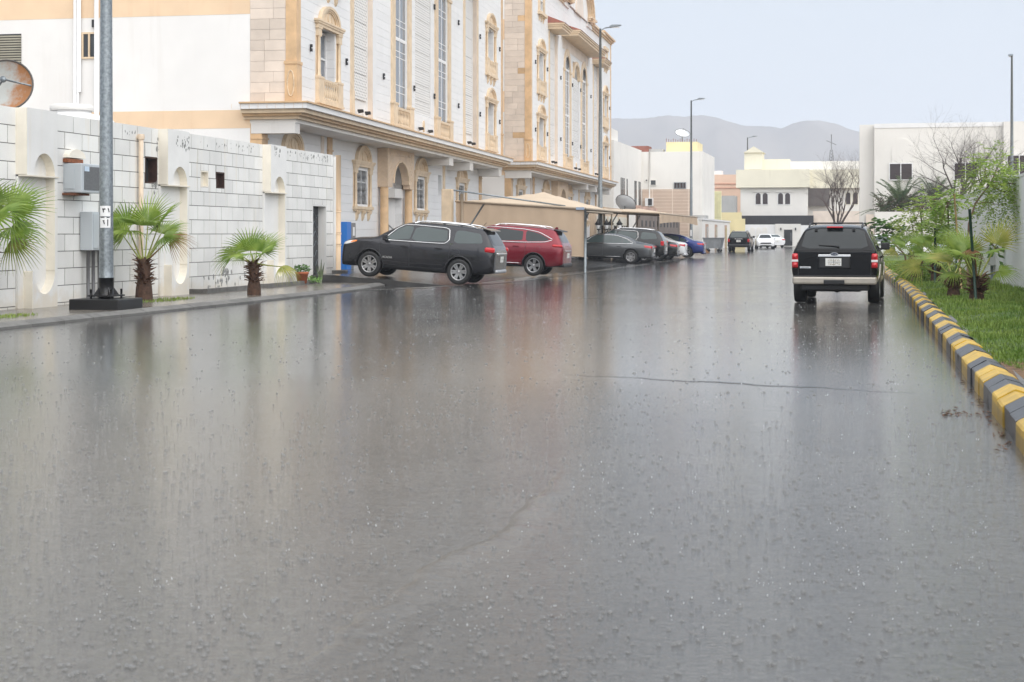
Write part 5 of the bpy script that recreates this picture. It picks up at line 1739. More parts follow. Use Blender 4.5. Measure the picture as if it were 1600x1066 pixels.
# apricot house, pale yellow screen and yellow wall between it and the street end
h = House('apricot_house', 'plain apricot house behind the pale yellow screen wall', XY(1112, 196)[0], 196)
h.rect('wall', APRI, 1100, 1160, 273, None, 0, 6)
h.rect('string_course', mat('apricot_dark', (.62, .34, .24), .7), 1116, 1160, 286.5, 288, -.1, 0)
h.rect('string_course', mat('apricot_dark', (.62, .34, .24), .7), 1116, 1160, 293, 294.5, -.1, 0)
h.rect('roof_tank', WHITEP, 1113, 1128, 267, 273, 2, 4)
h = House('grey_yard_wall', 'tall grey rendered wall behind the pale yellow screen', XY(1126, 180)[0], 180, 'wall')
h.rect('wall', GREYW, 1126, 1148, 306, None, 0, 4)
h = House('yellow_wall', 'yellow wall behind the low white gate walls', XY(1126, 172)[0], 172, 'wall')
h.rect('wall', YELW, 1126, 1158, 332, None, 0, 1)
h.rect('wall_return', YELW, 1146, 1164, 342, None, -3, -2.6)
h = House('pale_yellow_screen', 'pale yellow panelled screen wall beside the stepped house', XY(1109, 166)[0], 166, 'wall')
h.rect('backing', PYEL, 1108, 1127, 299, None, 0, .3)
for i in range(5):
    for j in range(9):
        a = 1108.4 + i * 3.7
        h.rect('panel', PYEL, a, a + 3.3, 299.5 + j * 4.5, 303.4 + j * 4.5, -.05, 0)
# low white walls with gates along the left side of the far street
rt = thing('gate_wall', 'low white wall with brown doorways beside the rubbish container', 'wall', (-13.6, 138, 0))
MB().box(-.3, 0, 0, 31, 0, 2.75).build('wall', OFFW, rt)
MB().box(-.4, .1, -.05, 31.1, 2.752, 2.9).build('coping', WHITEP, rt)
for y0 in (3.2, 12.5, 24):
    d_ = MB().box(-.02, .06, y0, y0 + 2.3, 0, 2.4).build('door_surround', mat('tan_surround', (.45, .30, .22), .6), rt)
    MB().box(.0, .07, y0 + .3, y0 + 1.9, 0, 2.15).build('door', BROWNGL, d_)
MB().box(-1.5, 0.0, 3.0, 6, 2.9, 3.2).build('gate_canopy', GREYW, rt)
# brown block wall and white garage doors behind the far carport
rt = thing('block_wall', 'dark brown block wall with small openings behind the far carport', 'wall', (-15.6, 112, 0))
MB().box(-.3, 0, 0, 26, 0, 2.9).build('wall', mat('brown_block', (.20, .165, .145), .8, var=.2, vs=1.2, bump=.4, bs=6), rt)
for k in range(11):
    MB().box(-.01, .03, 1 + k * 2.25, 1.55 + k * 2.25, 2.05, 2.5).build('opening', DARK, rt)
rt = thing('garage_front', 'white panelled garage doors behind the black lantern posts', 'garage', (-16.6, 98, 0))
MB().box(-.3, 0, 0, 15, 0, 3.3).build('wall', mat('tan_wall', (.58, .45, .33), .7, var=.06), rt)
for k in range(3):
    y0 = .8 + k * 4.7
    d_ = MB().box(0, .05, y0, y0 + 4.1, 0, 2.7).build('garage_door', mat('ivory_door', (.68, .65, .56), .5), rt)
    for i in range(4):
        MB().box(.05, .07, y0 + .3 + i * .95, y0 + .85 + i * .95, 1.55, 2.1).build('door_pane', DARKGL, d_)
        MB().box(.05, .065, y0 + .2 + i * .95, y0 + .95 + i * .95, .3, 1.3).build('door_panel', mat('ivory_panel', (.64, .61, .52), .5), d_)
# black lantern posts
lanm = MB()
lanm.lathe([(.05, 0), (.13, .28), (.15, .3), (.2, .31), (.06, .5), (.03, .58), (0, .62)], 6)
lan = lanm.mesh('lantern', BLACKM)
glm = MB().lathe([(.055, .03), (.135, .27), (.10, .27), (.03, .03)], 6).mesh('lantern_glass', WLENS)
for px, t_, lab in ((961, 84, 'twin black lantern post standing beyond the grey sedan'), (941, 84, 'twin black lantern post standing behind the steel lamp post')):
    p = at(px, t_)
    r_ = thing('lantern_post', lab, 'lamp post', (p.x, p.y, .2), 0, 'black lantern posts')
    MB().tube([(0, 0, 0), (0, 0, 1.75)], .045, 8).lathe([(.14, 0), (.13, .15), (.06, .25)], 10).tube([(-.22, 0, 1.5), (0, 0, 1.62), (.22, 0, 1.5)], .025, 6).build('post', BLACKM, r_)
    for dx in (-.24, .24):
        l_ = obj('lantern', lan, r_, (dx, 0, 1.52)); obj('lantern_glass', glm, l_, (0, 0, .0), None, (1.03, 1.03, 1))

# white house behind the garden wall on the right, and its wall
h = House('white_house', 'plain white house with shallow arched panels above the garden wall', XY(1346, 112)[0], 112)
h.rect('wall', OFFW, 1343, 1366, 195, None, .8, 12)
h.rect('wall', OFFW, 1366.1, 1568, 193, None, 0, 12)
h.rect('wall', OFFW, 1568.1, 1720, 189, None, -.6, 12)
h.rect('roof_coping', WHITEP, 1366, 1568.5, 192, 199, -.04, 0)
h.window(1389, 1426, 255, 282, 0, BROWNGL, WHITEP, 2)
h.window(1490, 1527, 254, 281, 0, BROWNGL, WHITEP, 2)
h.window(1573, 1612, 242, 275, -.6, BROWNGL, WHITEP, 2)
for a, b_ in ((1393, 1428), (1496, 1531)):
    x0, x1 = XY(a, 112)[0] - h.X, XY(b_, 112)[0] - h.X
    z0, z1 = ZY(a, 255, 112), ZY(a, 217, 112)
    r_ = (x1 - x0) / 2
    o_ = [(x0, z0)] + [( (x0 + x1) / 2 - r_ * cos(pi * i / 16), z1 - 1.0 + 1.0 * sin(pi * i / 16)) for i in range(17)] + [(x1, z0)]
    MB().prism(o_, -.06, .0, 'y').build('arched_panel', OFFW, h.r)
h = House('garden_wall', 'cream garden wall in front of the plain white house', XY(1366, 100)[0], 100, 'wall')
h.rect('wall', OFFW, 1367, 1412, 331, None, 0, .3)
h.rect('wall', OFFW, 1350, 1367, 337, None, .4, .7)
h.rect('wall', OFFW, 1412.1, 1560, 331, None, .1, .4)
h.rect('gate_pier', BEIGE, 1353, 1365.5, 335, None, .1, .39)
# long grey-white wall beside the lawn
LW = mat('pale_grey_wall', (.80, .80, .79), .7, var=.05, vs=.5, streak=.25, streak_col=(.50, .49, .47), dirt=.3, dirt_h=.6)
rt = thing('lawn_wall', 'long pale grey rendered wall running beside the lawn', 'wall', (3.62, 0, 0))
MB().box(0, .3, -30, 64, 0, 2.82).build('wall', LW, rt)
MB().box(-.015, .315, -30, 64.02, 2.822, 2.88).build('coping', LW, rt)
h = House('shutter_gate', 'pale blue-grey corrugated gate behind the shrubs', XY(1462, 66)[0], 66, 'gate')
h.rect('gate_leaf', mat('blue_grey_sheet', (.42, .48, .52), .5, var=.08), 1462, 1492, 352, None, 0, .1)
x0, x1 = XY(1462, 66)[0] - h.X, XY(1492, 66)[0] - h.X
for k in range(18): MB().box(x0, x1, -.03, -.002, .1 + k * .1, .15 + k * .1).build('slat', mat('blue_grey_sheet', (.42, .48, .52), .5), h.r)
# small service box on the lawn wall
p = at(1553, depth_of_X(1553, 3.6))
r_ = thing('meter_box', 'small grey meter box low on the lawn wall', 'meter box', (3.61, p.y, .35))
MB().box(-.14, .01, -.28, .28, .32, .8).build('casing', mat('box_grey', (.46, .46, .44), .5), r_)
MB().tube([(-.06, .1, .34), (-.06, .1, -.2)], .035, 6).build('conduit', METAL, r_); MB().tube([(-.06, -.1, .34), (-.06, -.1, -.2)], .035, 6).build('conduit', METAL, r_)

# far lattice mast behind the houses
p = at(1299, 420)
r_ = thing('radio_mast', 'thin lattice radio mast rising behind the cream house', 'mast', (p.x, p.y, 0))
q = MB()
H_ = EYE + (365 - 210) / F * 420
for k in range(14):
    z0, z1 = H_ * .45 + H_ * .4 * k / 14, H_ * .45 + H_ * .4 * (k + 1) / 14
    w0, w1 = 1.6 - 1.3 * k / 14, 1.6 - 1.3 * (k + 1) / 14
    for sx, sy in ((-1, -1), (1, -1), (1, 1), (-1, 1)):
        q.tube([(sx * w0, sy * w0, z0), (sx * w1, sy * w1, z1)], .09, 4)
    q.tube([(-w0, -w0, z0), (w1, -w1, z1)], .06, 4); q.tube([(w0, -w0, z0), (-w1, -w1, z1)], .06, 4)
q.tube([(0, 0, H_ * .85), (0, 0, H_)], .12, 5); q.tube([(-1.3, 0, H_ * .94), (1.3, 0, H_ * .9)], .09, 4)
q.box(-2, 2, -2, 2, 0, H_ * .45)
q.build('lattice', mat('mast_steel', (.16, .16, .16), .6), r_)

# ------------------------------------------------------------------ street lamps
def lamp(label, loc, h_=13.4, full=False, ang=0.0, plinth=True):
    r_ = thing('street_lamp', label, 'street lamp', loc, ang, 'tall steel street lamps')
    MB().tube([(0, 0, .0), (0, 0, .8), (0, 0, h_ * .5), (0, 0, h_)], [.142, .138, .11, .065], 20).build('pole', METAL, r_)
    MB().tube([(0, 0, h_ - .12), (.25, 0, h_ + .02), (.62, 0, h_ + .08)], .035, 8).build('arm', METAL, r_)
    hd_ = MB().prism([(.55, h_ + .03), (1.2, h_ + .14), (1.22, h_ + .18), (.7, h_ + .2), (.55, h_ + .12)], -.14, .14, 'y').build('lamp_head', METAL, r_)
    MB().box(.7, 1.12, -.11, .11, h_ + .035, h_ + .055).build('lens', WLENS, hd_)
    return r_
p = at(166, 29.6)
L1 = lamp('tall galvanised street lamp on a black plinth before the block wall', (p.x, p.y, PAVE_Z), ang=0)
boxpart('plinth', BLACK, L1, -.52, .52, -.5, .5, -.1, .20, .02)
q = MB()
q.tube([(0, 0, .2), (0, 0, .60)], .146, 20); q.box(-.26, .26, -.26, .26, .24, .27)
for sx in (-1, 1):
    for sy in (-1, 1): q.tube([(sx * .21, sy * .21, .2), (sx * .21, sy * .21, .38)], .022, 6)
for a in range(4): q.prism([(.14, .27), (.25, .27), (.14, .42)], -.008, .008, 'y', 0, Matrix.Rotation(a * pi / 2 + pi / 4, 4, 'Z'))
q.build('base_sleeve', BLACK, L1)
# numbered plates wrapped on the pole, facing the street
def curved_plate(root, R_, a0, a1, z0, z1, name='number_plate'):
    n = 8
    q = MB()
    vs_ = [(r * cos(a0 + (a1 - a0) * i / n), r * sin(a0 + (a1 - a0) * i / n), z) for r in (R_, R_ + .004) for z in (z0, z1) for i in range(n + 1)]
    m = n + 1
    for i in range(n):
        q.f += [(2 * m + i, 2 * m + i + 1, 3 * m + i + 1, 3 * m + i), (i, m + i, m + i + 1, i + 1), (i, i + 1, 2 * m + i + 1, 2 * m + i), (m + i, 3 * m + i, 3 * m + i + 1, m + i + 1)]
    q.v = vs_; q.m = [0] * len(q.f); q.sm = [False] * len(q.f)
    return q.build(name, WHITEP, root)
RP = .139
ca = -pi / 2 + radians(18)                 # the plate looks along the street towards the camera and the road
zt = 1.98
P1_ = curved_plate(L1, RP, ca - .75, ca + .75, zt - .20, zt)
P2_ = curved_plate(L1, RP, ca - .75, ca + .75, zt - .42, zt - .215)
def stroke(par, pts, r=.012):
    """pts: (arc offset in metres, z)"""
    MB().tube([((RP + .006) * cos(ca + u / RP), (RP + .006) * sin(ca + u / RP), z) for u, z in pts], r, 5).build('digit', BLACKM, par)
stroke(P1_, [(-.045, zt - .05), (-.035, zt - .068), (-.02, zt - .055), (-.018, zt - .07), (-.003, zt - .052), (.006, zt - .068)], .011)
stroke(P1_, [(-.045, zt - .05), (-.03, zt - .085), (-.026, zt - .125)], .010)
stroke(P1_, [(.055, zt - .045), (.066, zt - .075), (.075, zt - .12)], .010)
stroke(P2_, [(-.088, zt - .222), (-.01, zt - .222)], .008); stroke(P2_, [(.03, zt - .222), (.085, zt - .222)], .008)
stroke(P2_, [(-.04, zt - .285), (-.012, zt - .285), (-.024, zt - .30), (-.008, zt - .35)], .011)
stroke(P2_, [(.05, zt - .26), (.05, zt - .38)], .010)
for px, t_, lab in ((938, 89, 'tall street lamp in front of the second ornate building'), (1080, 137, 'tall street lamp beside the stepped house with the roof dish'), (1168, 190, 'tall street lamp in front of the house with the dark awning')):
    p = at(px, t_)
    l_ = lamp(lab, (p.x, p.y, .0), 13.4)
    if t_ < 150:
        MB().box(-.08, .08, -.16, -.13, 1.3 + (.2 if t_ < 100 else .0), 1.85).build('number_plate', WHITEP, l_)
p = at(1581, 103)
lamp('tall street lamp rising in front of the plain white house', (p.x, p.y, 0), 13.45, ang=pi / 2)

# ------------------------------------------------------------------ carports
def canopy(name, label, X0, X1, Y0, Y1, zf, zb, peak, curtain, nposts, valance=0.0, setback=0.0):
    """tan canvas roof on steel posts; X1 is the street side"""
    r_ = thing(name, label, 'carport', (X1, Y0, 0), 0, 'tan canvas carports')
    W_, D_ = X0 - X1, Y1 - Y0
    q = MB()
    n = 10
    vs_ = []
    for j in range(n + 1):
        for i in range(n + 1):
            u, v = i / n, j / n
            ed = zf + (zb - zf) * u
            pk = max(0, 1 - max(abs(2 * u - 1), abs(2 * v - 1)))
            sag = -.10 * (4 * u * (1 - u)) * (1 if v in (0, 1) else 0) * .0
            vs_.append((W_ * u, D_ * v, ed + (peak - (zf + zb) / 2) * pk ** 1.15 + sag))
    q.add(vs_, [(j * (n + 1) + i, j * (n + 1) + i + 1, (j + 1) * (n + 1) + i + 1, (j + 1) * (n + 1) + i) for j in range(n) for i in range(n)], 0, True)
    q.build('canvas_roof', CANVAST, r_)
    fr = MB()
    c4 = [(0, 0, zf), (W_, 0, zb), (W_, D_, zb), (0, D_, zf)]
    fr.tube(c4 + [c4[0]], .05, 6)
    fr.build('edge_hem', CANVAST, r_)
    if curtain:
        cb_ = MB()
        m = 30
        vs_ = []
        for k in range(m + 1):
            u = k / m
            for z in (zf + (zb - zf) * u - .02, .62 + .16 * u):
                vs_.append((W_ * u, .03 + .025 * sin(k * 1.9) * (1 if z < 1 else .25), z))
        cb_.add(vs_, [(2 * k, 2 * k + 1, 2 * k + 3, 2 * k + 2) for k in range(m)], 0, True)
        cb_.build('side_curtain', CANVAS, r_)
        MB().tube([(0, .03, .62), (W_, .03, .78)], .03, 6).build('curtain_bar', CANVAST, r_)
    if valance:
        vb = MB()
        m = 40
        vs_ = []
        for k in range(m + 1):
            v = k / m
            vs_ += [(.02, D_ * v, zf), (.02 + .05 * sin(k * 1.3), D_ * v, zf - valance * (1 - .25 * sin(pi * v)))]
        vb.add(vs_, [(2 * k, 2 * k + 1, 2 * k + 3, 2 * k + 2) for k in range(m)], 0, True)
        vb.build('valance', CANVAS, r_)
    for k in range(nposts):
        v = k / max(1, nposts - 1)
        sb_ = setback if not (curtain and k == 0) else 0
        MB().tube([(-sb_, D_ * v, -.02), (-sb_, D_ * v, zf + .03 * sb_)], .04, 8).build('post', METAL if curtain else CANVAST, r_)
        MB().tube([(W_ + .25, D_ * v, 0), (W_ + .25, D_ * v, zb + .3)], .07, 8).build('rear_post', CANVAST, r_)
        MB().tube([(W_ + .2, D_ * v + .04, 1.25), (W_ * .78, D_ * v + .04, zb - .1)], .04, 6).build('brace', METAL, r_)
    return r_
yc = gnd(914, 426).y
cp = canopy('carport', 'tan canvas carport with a hanging side curtain beside the red SUV', -15.65, -10.42, yc, yc + 9.3, 2.5, 2.82, 3.3, True, 2, 0.0, 1.6)
MB().tube([(-5.2, -.5, 3.25), (-.9, .6, 2.62)], .035, 6).build('steel_arm', METAL, cp)
boxpart('rear_pier', CREAM, cp, -5.75, -5.35, -.3, .1, .2, 3.3, .01)
boxpart('name_tag', mat('tag_blue', (.3, .38, .5), .5), cp, -.35, -.02, -.06, -.045, 2.46, 2.56, 0)
canopy('carport', 'long tan canvas carport with a scalloped front valance over the far parked cars', -15.4, -10.5, 83.0, 103.0, 2.62, 2.85, 3.05, False, 3, .55, 2.6)
canopy('carport', 'small tan carport roof behind the lamp post, set farther back', -16.4, -12.9, 71.5, 82.0, 2.6, 2.8, 3.1, False, 2, 0, 1.5)
# broken coping blocks lying on the far wall
r_ = thing('brick_pile', 'pile of pink hollow bricks on the roof edge behind the far carport', 'bricks', (-15.93, 112, 2.9))
for k in range(26):
    piece('brick', mat('pink_brick', (.62, .42, .34), .8, var=.1, rand=.2), r_, .0, .35, .3 + (k % 13) * .75, .9 + (k % 13) * .75, .01 + .36 * (k // 13), .01 + .36 * (k // 13) + rnd.uniform(.2, .34))

# ------------------------------------------------------------------ fittings by the block wall
GREYB = mat('pale_grey_box', (.50, .54, .57), .4, var=.04)
yb0 = wallY(133, WALL_X + .2)
r_ = thing('electrical_box', 'pale grey electrical box with conduits on the block wall behind the lamp post', 'electrical box', (WALL_X + .03, yb0 + .1, 0))
boxpart('casing', GREYB, r_, 0, .28, 0, .85, 1.18, 1.98, .01)
boxpart('door', GREYB, r_, .281, .295, .04, .81, 1.22, 1.94, .005)
for yy in (.12, .34, .6): MB().tube([(.12, yy, 1.2), (.12, yy, PAVE_Z)], .038, 8).build('conduit', mat('conduit_grey', (.12, .12, .125), .5), r_)
ya = wallY(97) + .03
r_ = thing('air_conditioner', 'old window air conditioner jutting from the block wall', 'air conditioner', (WALL_X, ya, 2.36))
boxpart('casing', GREYB, r_, -.1, .42, 0, .78, 0, .60, .02)
boxpart('rear_grille', mat('grille_grey', (.14, .145, .15), .6, var=.3, vs=40), r_, .421, .43, .10, .74, .06, .54, 0)
boxpart('sticker', mat('sticker_blue', (.6, .72, .85), .5), r_, .4302, .433, .10, .30, .44, .54, 0)
boxpart('side_vent', GREYB, r_, .04, .26, -.012, -.001, .08, .5, .004)
boxpart('shelf', mat('rotten_wood', (.16, .06, .03), .8, var=.4, vs=20), r_, -.02, .3, -.05, .55, -.05, -.005, 0)
boxpart('timber', mat('rust_timber', (.24, .08, .03), .8, var=.4, vs=20), r_, .0, .12, -.02, .62, .62, .70, 0)
hood = MB().prism([(0, .72), (.7, .72)] + arc(.35, .72, .35, .18, 0, pi, 10), 0, .14, 'x')
hood.build('cement_hood', PILS, r_)
# rusty dish and tank behind the wall
RUST = bpy.data.materials.new('rusty_dish')
N = NT(RUST)
tc = N.n('ShaderNodeTexCoord').outputs['Object']
nz = N.noise(tc, 2.2, 6, .65)
sx_ = N.n('ShaderNodeSeparateXYZ'); N.l(tc, sx_.inputs[0])
m_ = N.ramp(N.math('ADD', nz, N.math('MULTIPLY', sx_.outputs[0], .55)), .48, .70)
c = N.mix(m_, (.42, .43, .41), (.36, .16, .06))
N.out(c, .7)
p = at(11, 33.5)
dish('satellite_dish', 'large rust-stained satellite dish behind the block wall', (p.x, p.y, 4.14), .57, radians(22), radians(14), RUST, 'satellite dishes', .84)
p = at(112, 36)
r_ = thing('water_tank', 'white water tank lid showing above the block wall', 'water tank', (p.x, p.y, 3.3))
MB().lathe([(1.0, 0), (1.0, .82), (.9, .95), (.45, 1.04), (.45, 1.16), (.42, 1.2), (0, 1.22)], 28).build('tank', WHITEP, r_)
MB().lathe([(.46, 1.10), (.5, 1.10), (.5, 1.22), (.44, 1.24), (0, 1.25)], 24).build('lid', OFFW, r_)
# drain pipe at the end of the wall, blue cabinet
r_ = thing('drain_post', 'peach rainwater pipe and pier at the end of the block wall', 'pipe', (WALL_X - .1, Y1 + .12, 0))
MB().box(-.2, .18, -.1, .16, .2, WALL_H - .05).build('pier', PILM, r_)
MB().tube([(.22, .04, .35), (.22, .04, WALL_H)], .085, 12).build('pipe', PEACH, r_)
for z in (1.15, 1.5, 2.2): MB().tube([(.22, .04, z), (.22, .04, z + .06)], .10, 12).build('pipe_collar', PEACH, r_)
boxpart('foot', CONC, r_, -.15, .45, -.25, .3, .05, .4, .02)
p = at(540, 53)
r_ = thing('utility_cabinet', 'bright blue utility cabinet with a grey meter door beside the ornate building', 'cabinet', (p.x, p.y, .25), radians(92))
BL = mat('bright_blue', (.02, .17, .55), .4, var=.08)
boxpart('casing', BL, r_, -.5, .0, -.2, .2, 0, 1.68, .01)
boxpart('meter_door', mat('meter_grey', (.20, .20, .20), .4, var=.4, vs=9), r_, .001, .55, -.2, .2, .5, 1.65, .01)
boxpart('notice', WHITEP, r_, .2, .4, -.21, -.201, 1.2, 1.5, 0)
boxpart('leg_frame', METAL, r_, .02, .5, -.15, .15, 0, .5, .01)
# plant pot, succulent and shoots by the door
TERR = mat('terracotta', (.42, .12, .05), .6, var=.12, vs=8)
yp = wallY(473, -15.4)
r_ = thing('flower_pot', 'terracotta pot with a leafy plant beside the iron door', 'plant pot', (-15.42, yp, PAVE_Z + .03))
MB().lathe([(0, 0), (.13, 0), (.175, .26), (.19, .26), (.195, .33), (.17, .33), (.165, .29), (0, .29)], 18).build('pot', TERR, r_)
LEAFG = mat('leaf_green', (.075, .16, .03), .45, var=.35, vs=9)
def leafball(n, cx, cy, cz, rx, ry, rz_, s0, s1, rg, mb=None):
    q = mb or MB()
    for i in range(n):
        d = Vector((rg.gauss(0, 1), rg.gauss(0, 1), rg.gauss(0, 1))).normalized() * rg.random() ** .45
        p = Vector((cx + d.x * rx, cy + d.y * ry, cz + d.z * rz_))
        s_ = rg.uniform(s0, s1)
        a = Vector((rg.gauss(0, 1), rg.gauss(0, 1), rg.gauss(0, .6))).normalized()
        b_ = a.cross(Vector((rg.gauss(0, 1), rg.gauss(0, 1), rg.gauss(0, 1)))).normalized()
        q.add([p - a * s_, p + b_ * s_ * .38 - a * s_ * .1, p + a * s_, p - b_ * s_ * .38 + a * s_ * .1], [(0, 1, 2, 3)])
    return q
rg = random.Random(21)
leafball(130, 0, 0, .42, .24, .24, .14, .04, .08, rg).build('foliage', LEAFG, r_)
r_ = thing('low_plant', 'low bright green plant growing beside the terracotta pot', 'plant', (-15.32, wallY(490, -15.3), PAVE_Z))
leafball(120, 0, 0, .12, .22, .4, .12, .03, .07, rg).build('foliage', mat('bright_leaf', (.12, .25, .04), .45, var=.3, vs=9), r_)
r_ = thing('agave', 'upright spiky succulent beside the wall-end pipe', 'plant', (-15.3, wallY(506, -15.2), PAVE_Z))
for k in range(7):
    a, ln = k * 2.4, rg.uniform(.35, .75)
    dx, dy = cos(a) * .12 * (1 if k else .2), sin(a) * .12 * (1 if k else .2)
    MB().tube([(0, 0, 0), (dx * .5, dy * .5, ln * .5), (dx * 1.1, dy * 1.1, ln)], [.035, .028, .003], 6).build('leaf', mat('agave_leaf', (.13, .17, .09), .5, var=.2, vs=9), r_)

# ------------------------------------------------------------------ rubbish container and board at the far left kerb
p = gnd(1115, 394)
r_ = thing('rubbish_container', 'grey steel wheeled rubbish container beside the far gate wall', 'rubbish container', (p.x, p.y, 0), radians(-8))
STE = mat('grey_bin_steel', (.33, .35, .37), .5, metal=.4, var=.15, vs=4)
MB().prism([(-.62, .3), (.62, .3), (.78, 1.12), (-.78, 1.12)], -.5, .5, 'y').build('bin', STE, r_)
MB().box(-.83, .83, -.56, .56, 1.121, 1.19).build('rim', STE, r_)
for k in range(4): MB().box(-.6 + k * .38, -.55 + k * .38, -.53, -.5, .32, 1.1).build('rib', STE, r_)
for sx in (-.5, .5):
    for sy in (-.4, .4): MB().lathe([(.0, -.04), (.13, -.04), (.13, .04), (0, .04)], 12, 0, Matrix.Translation((sx, sy, .13)) @ Matrix.Rotation(pi / 2, 4, 'X')).build('wheel', RUBBER, r_)
    MB().box(sx - .03, sx + .03, -.42, .42, .14, .32).build('axle_bracket', STE, r_)
p = gnd(1098, 395)
r_ = thing('plywood_board', 'sheet of brown plywood leaning beside the rubbish container', 'board', (p.x, p.y, 0))
MB().prism([(-.65, 0), (.55, 0), (-.05, .62), (-.6, .66)], -.02, .02, 'y', 0, Matrix.Rotation(radians(12), 4, 'X')).build('sheet', mat('plywood', (.34, .18, .09), .7, var=.2, vs=5), r_)

# ------------------------------------------------------------------ mountains
MT = mat('bare_mountain_rock', (.15, .125, .105), .9, var=.25, vs=.012, bump=.6, bs=.05)
prof_px = [(-2600, 260), (-1500, 225), (-700, 240), (0, 205), (500, 215), (800, 200), (900, 186), (958, 183.5), (1000, 184), (1045, 179), (1068, 181), (1092, 178.5), (1115, 181), (1140, 189), (1165, 195), (1200, 196), (1222, 199), (1240, 191), (1258, 187), (1280, 187), (1305, 192), (1330, 201), (1360, 209), (1420, 214), (1500, 222), (1600, 231), (1800, 226), (2200, 246), (3000, 236), (4200, 262)]
TM = 2300.0
vs_, fs_ = [], []
mr = random.Random(2)
cols = []
pxs = []
x = -2600
while x <= 4200:
    pxs.append(x); x += 6 if 900 < x < 1420 else 40
def ridge(px):
    for a, b_ in zip(prof_px[:-1], prof_px[1:]):
        if a[0] <= px <= b_[0]:
            t = (px - a[0]) / (b_[0] - a[0]); t = t * t * (3 - 2 * t) * .5 + t * .5
            return a[1] + (b_[1] - a[1]) * t
rows_ = [(0, 1900, 0.0), (1, 1980, .16), (2, 2060, .38), (3, 2140, .58), (4, 2220, .78), (5, 2300, 1.0), (6, 2420, .8), (7, 2700, 0.0)]
for px in pxs:
    y_ = ridge(px) + (mr.uniform(-.5, .5))
    Hm = (HZ - y_) / F * TM
    for j, t_, f_ in rows_:
        jit = 1 + (.09 * sin(px * .045 + j * 1.7) + .07 * sin(px * .017 * (j + 1))) * (1 if 0 < j < 5 else 0)
        pt = at(px, t_)
        vs_.append((pt.x, pt.y, Hm * f_ * jit - (1 if f_ == 0 else 0)))
n = len(rows_)
fs_ = [(i * n + j, (i + 1) * n + j, (i + 1) * n + j + 1, i * n + j + 1) for i in range(len(pxs) - 1) for j in range(n - 1)]
struct(MB().add(vs_, fs_, 0, True).build('mountains', MT))
# ------------------------------------------------------------------ fan palms
def foliage_mat(name, c0, c1, rough=.5, vs=4.0, tr=.35):
    m = bpy.data.materials.new(name)
    N = NT(m)
    pos = N.n('ShaderNodeNewGeometry').outputs['Position']
    oi = N.n('ShaderNodeObjectInfo').outputs['Random']
    v = N.noise(pos, vs, 4, .6)
    f = N.math('ADD', N.ramp(v, .32, .7), N.ramp(oi, 0, 1, -.2, .25))
    c = N.mix(f, c0, c1)
    p = N.n('ShaderNodeBsdfPrincipled')
    N.l(c, p.inputs['Base Color']); p.inputs['Roughness'].default_value = rough
    t = N.n('ShaderNodeBsdfTranslucent'); N.l(c, t.inputs['Color'])
    mx = N.n('ShaderNodeMixShader'); mx.inputs[0].default_value = tr
    N.l(p.outputs[0], mx.inputs[1]); N.l(t.outputs[0], mx.inputs[2])
    o = N.n('ShaderNodeOutputMaterial'); N.l(mx.outputs[0], o.inputs[0])
    return m
FAN = foliage_mat('fan_leaf', (.15, .26, .03), (.31, .41, .075), .4)
FANY = foliage_mat('yellowing_fan_leaf', (.22, .28, .05), (.48, .45, .11), .5)
FANB = foliage_mat('dry_fan_leaf', (.22, .10, .04), (.34, .20, .08), .7)
PET = mat('palm_petiole', (.30, .33, .07), .45, var=.25, vs=8)
TRUNK = mat('palm_trunk_fibre', (.085, .045, .028), .85, var=.45, vs=14, bump=.8, bs=40)
TRUNK2 = mat('palm_leaf_base', (.15, .075, .042), .8, var=.5, vs=18, bump=.5, bs=40)
def fan_mesh(Lb, nseg, spread, droop, cup, seed, wilt=0.0):
    """blade only: hub at the origin, opening along +x, upper side +z"""
    r = random.Random(seed)
    q = MB()
    for k in range(nseg):
        ph = -spread + 2 * spread * (k + .5) / nseg
        L_ = Lb * (.72 + .28 * cos(ph * .7)) * r.uniform(.92, 1.06)
        dph = 2 * spread / nseg
        ph += r.uniform(-.015, .015)
        u = Vector((cos(ph), sin(ph), 0)); n_ = Vector((-sin(ph), cos(ph), 0))
        tip = r.uniform(.3, 1.5)
        rows = []
        for fr in (.03, .25, .42, .72, 1.0):
            wd = fr * L_ * tan(dph / 2) if fr <= .42 else .42 * L_ * tan(dph / 2) * (1 - fr) / .58
            wd = max(wd, .0015)
            c = u * (fr * L_ * (1 - .04 * tip * fr * fr))
            z = cup * abs(sin(ph)) * fr * L_ * .6 - droop * Lb * fr ** 2 * (1 if fr < .6 else 1 + .35 * tip * (fr - .6)) - wilt * fr * fr * abs(ph) * .3
            if fr > .7: z -= .05 * Lb * tip * (fr - .7) / .3 * (1 + 3 * droop)
            rows.append((c - n_ * wd + Vector((0, 0, z)), c + Vector((0, 0, z + wd * 1.1)), c + n_ * wd + Vector((0, 0, z))))
        vs_ = [p for row in rows for p in row]
        fs_ = [f for i in range(4) for f in ((3 * i, 3 * i + 1, 3 * i + 4, 3 * i + 3), (3 * i + 1, 3 * i + 2, 3 * i + 5, 3 * i + 4))]
        q.add(vs_, fs_)
    return q
FMESH = {}
def fanm(kind, v):
    if (kind, v) not in FMESH:
        mt = {'g': FAN, 'y': FANY, 'b': FANB}[kind]
        dr = (.10, .28, .5)[v % 3]
        FMESH[kind, v] = fan_mesh(1.0, 26, radians((95, 105, 88)[v % 3]), dr, (.30, .15, .1)[v % 3], v + 7, .3 if kind == 'b' else 0).mesh('leaf', mt)
    return FMESH[kind, v]
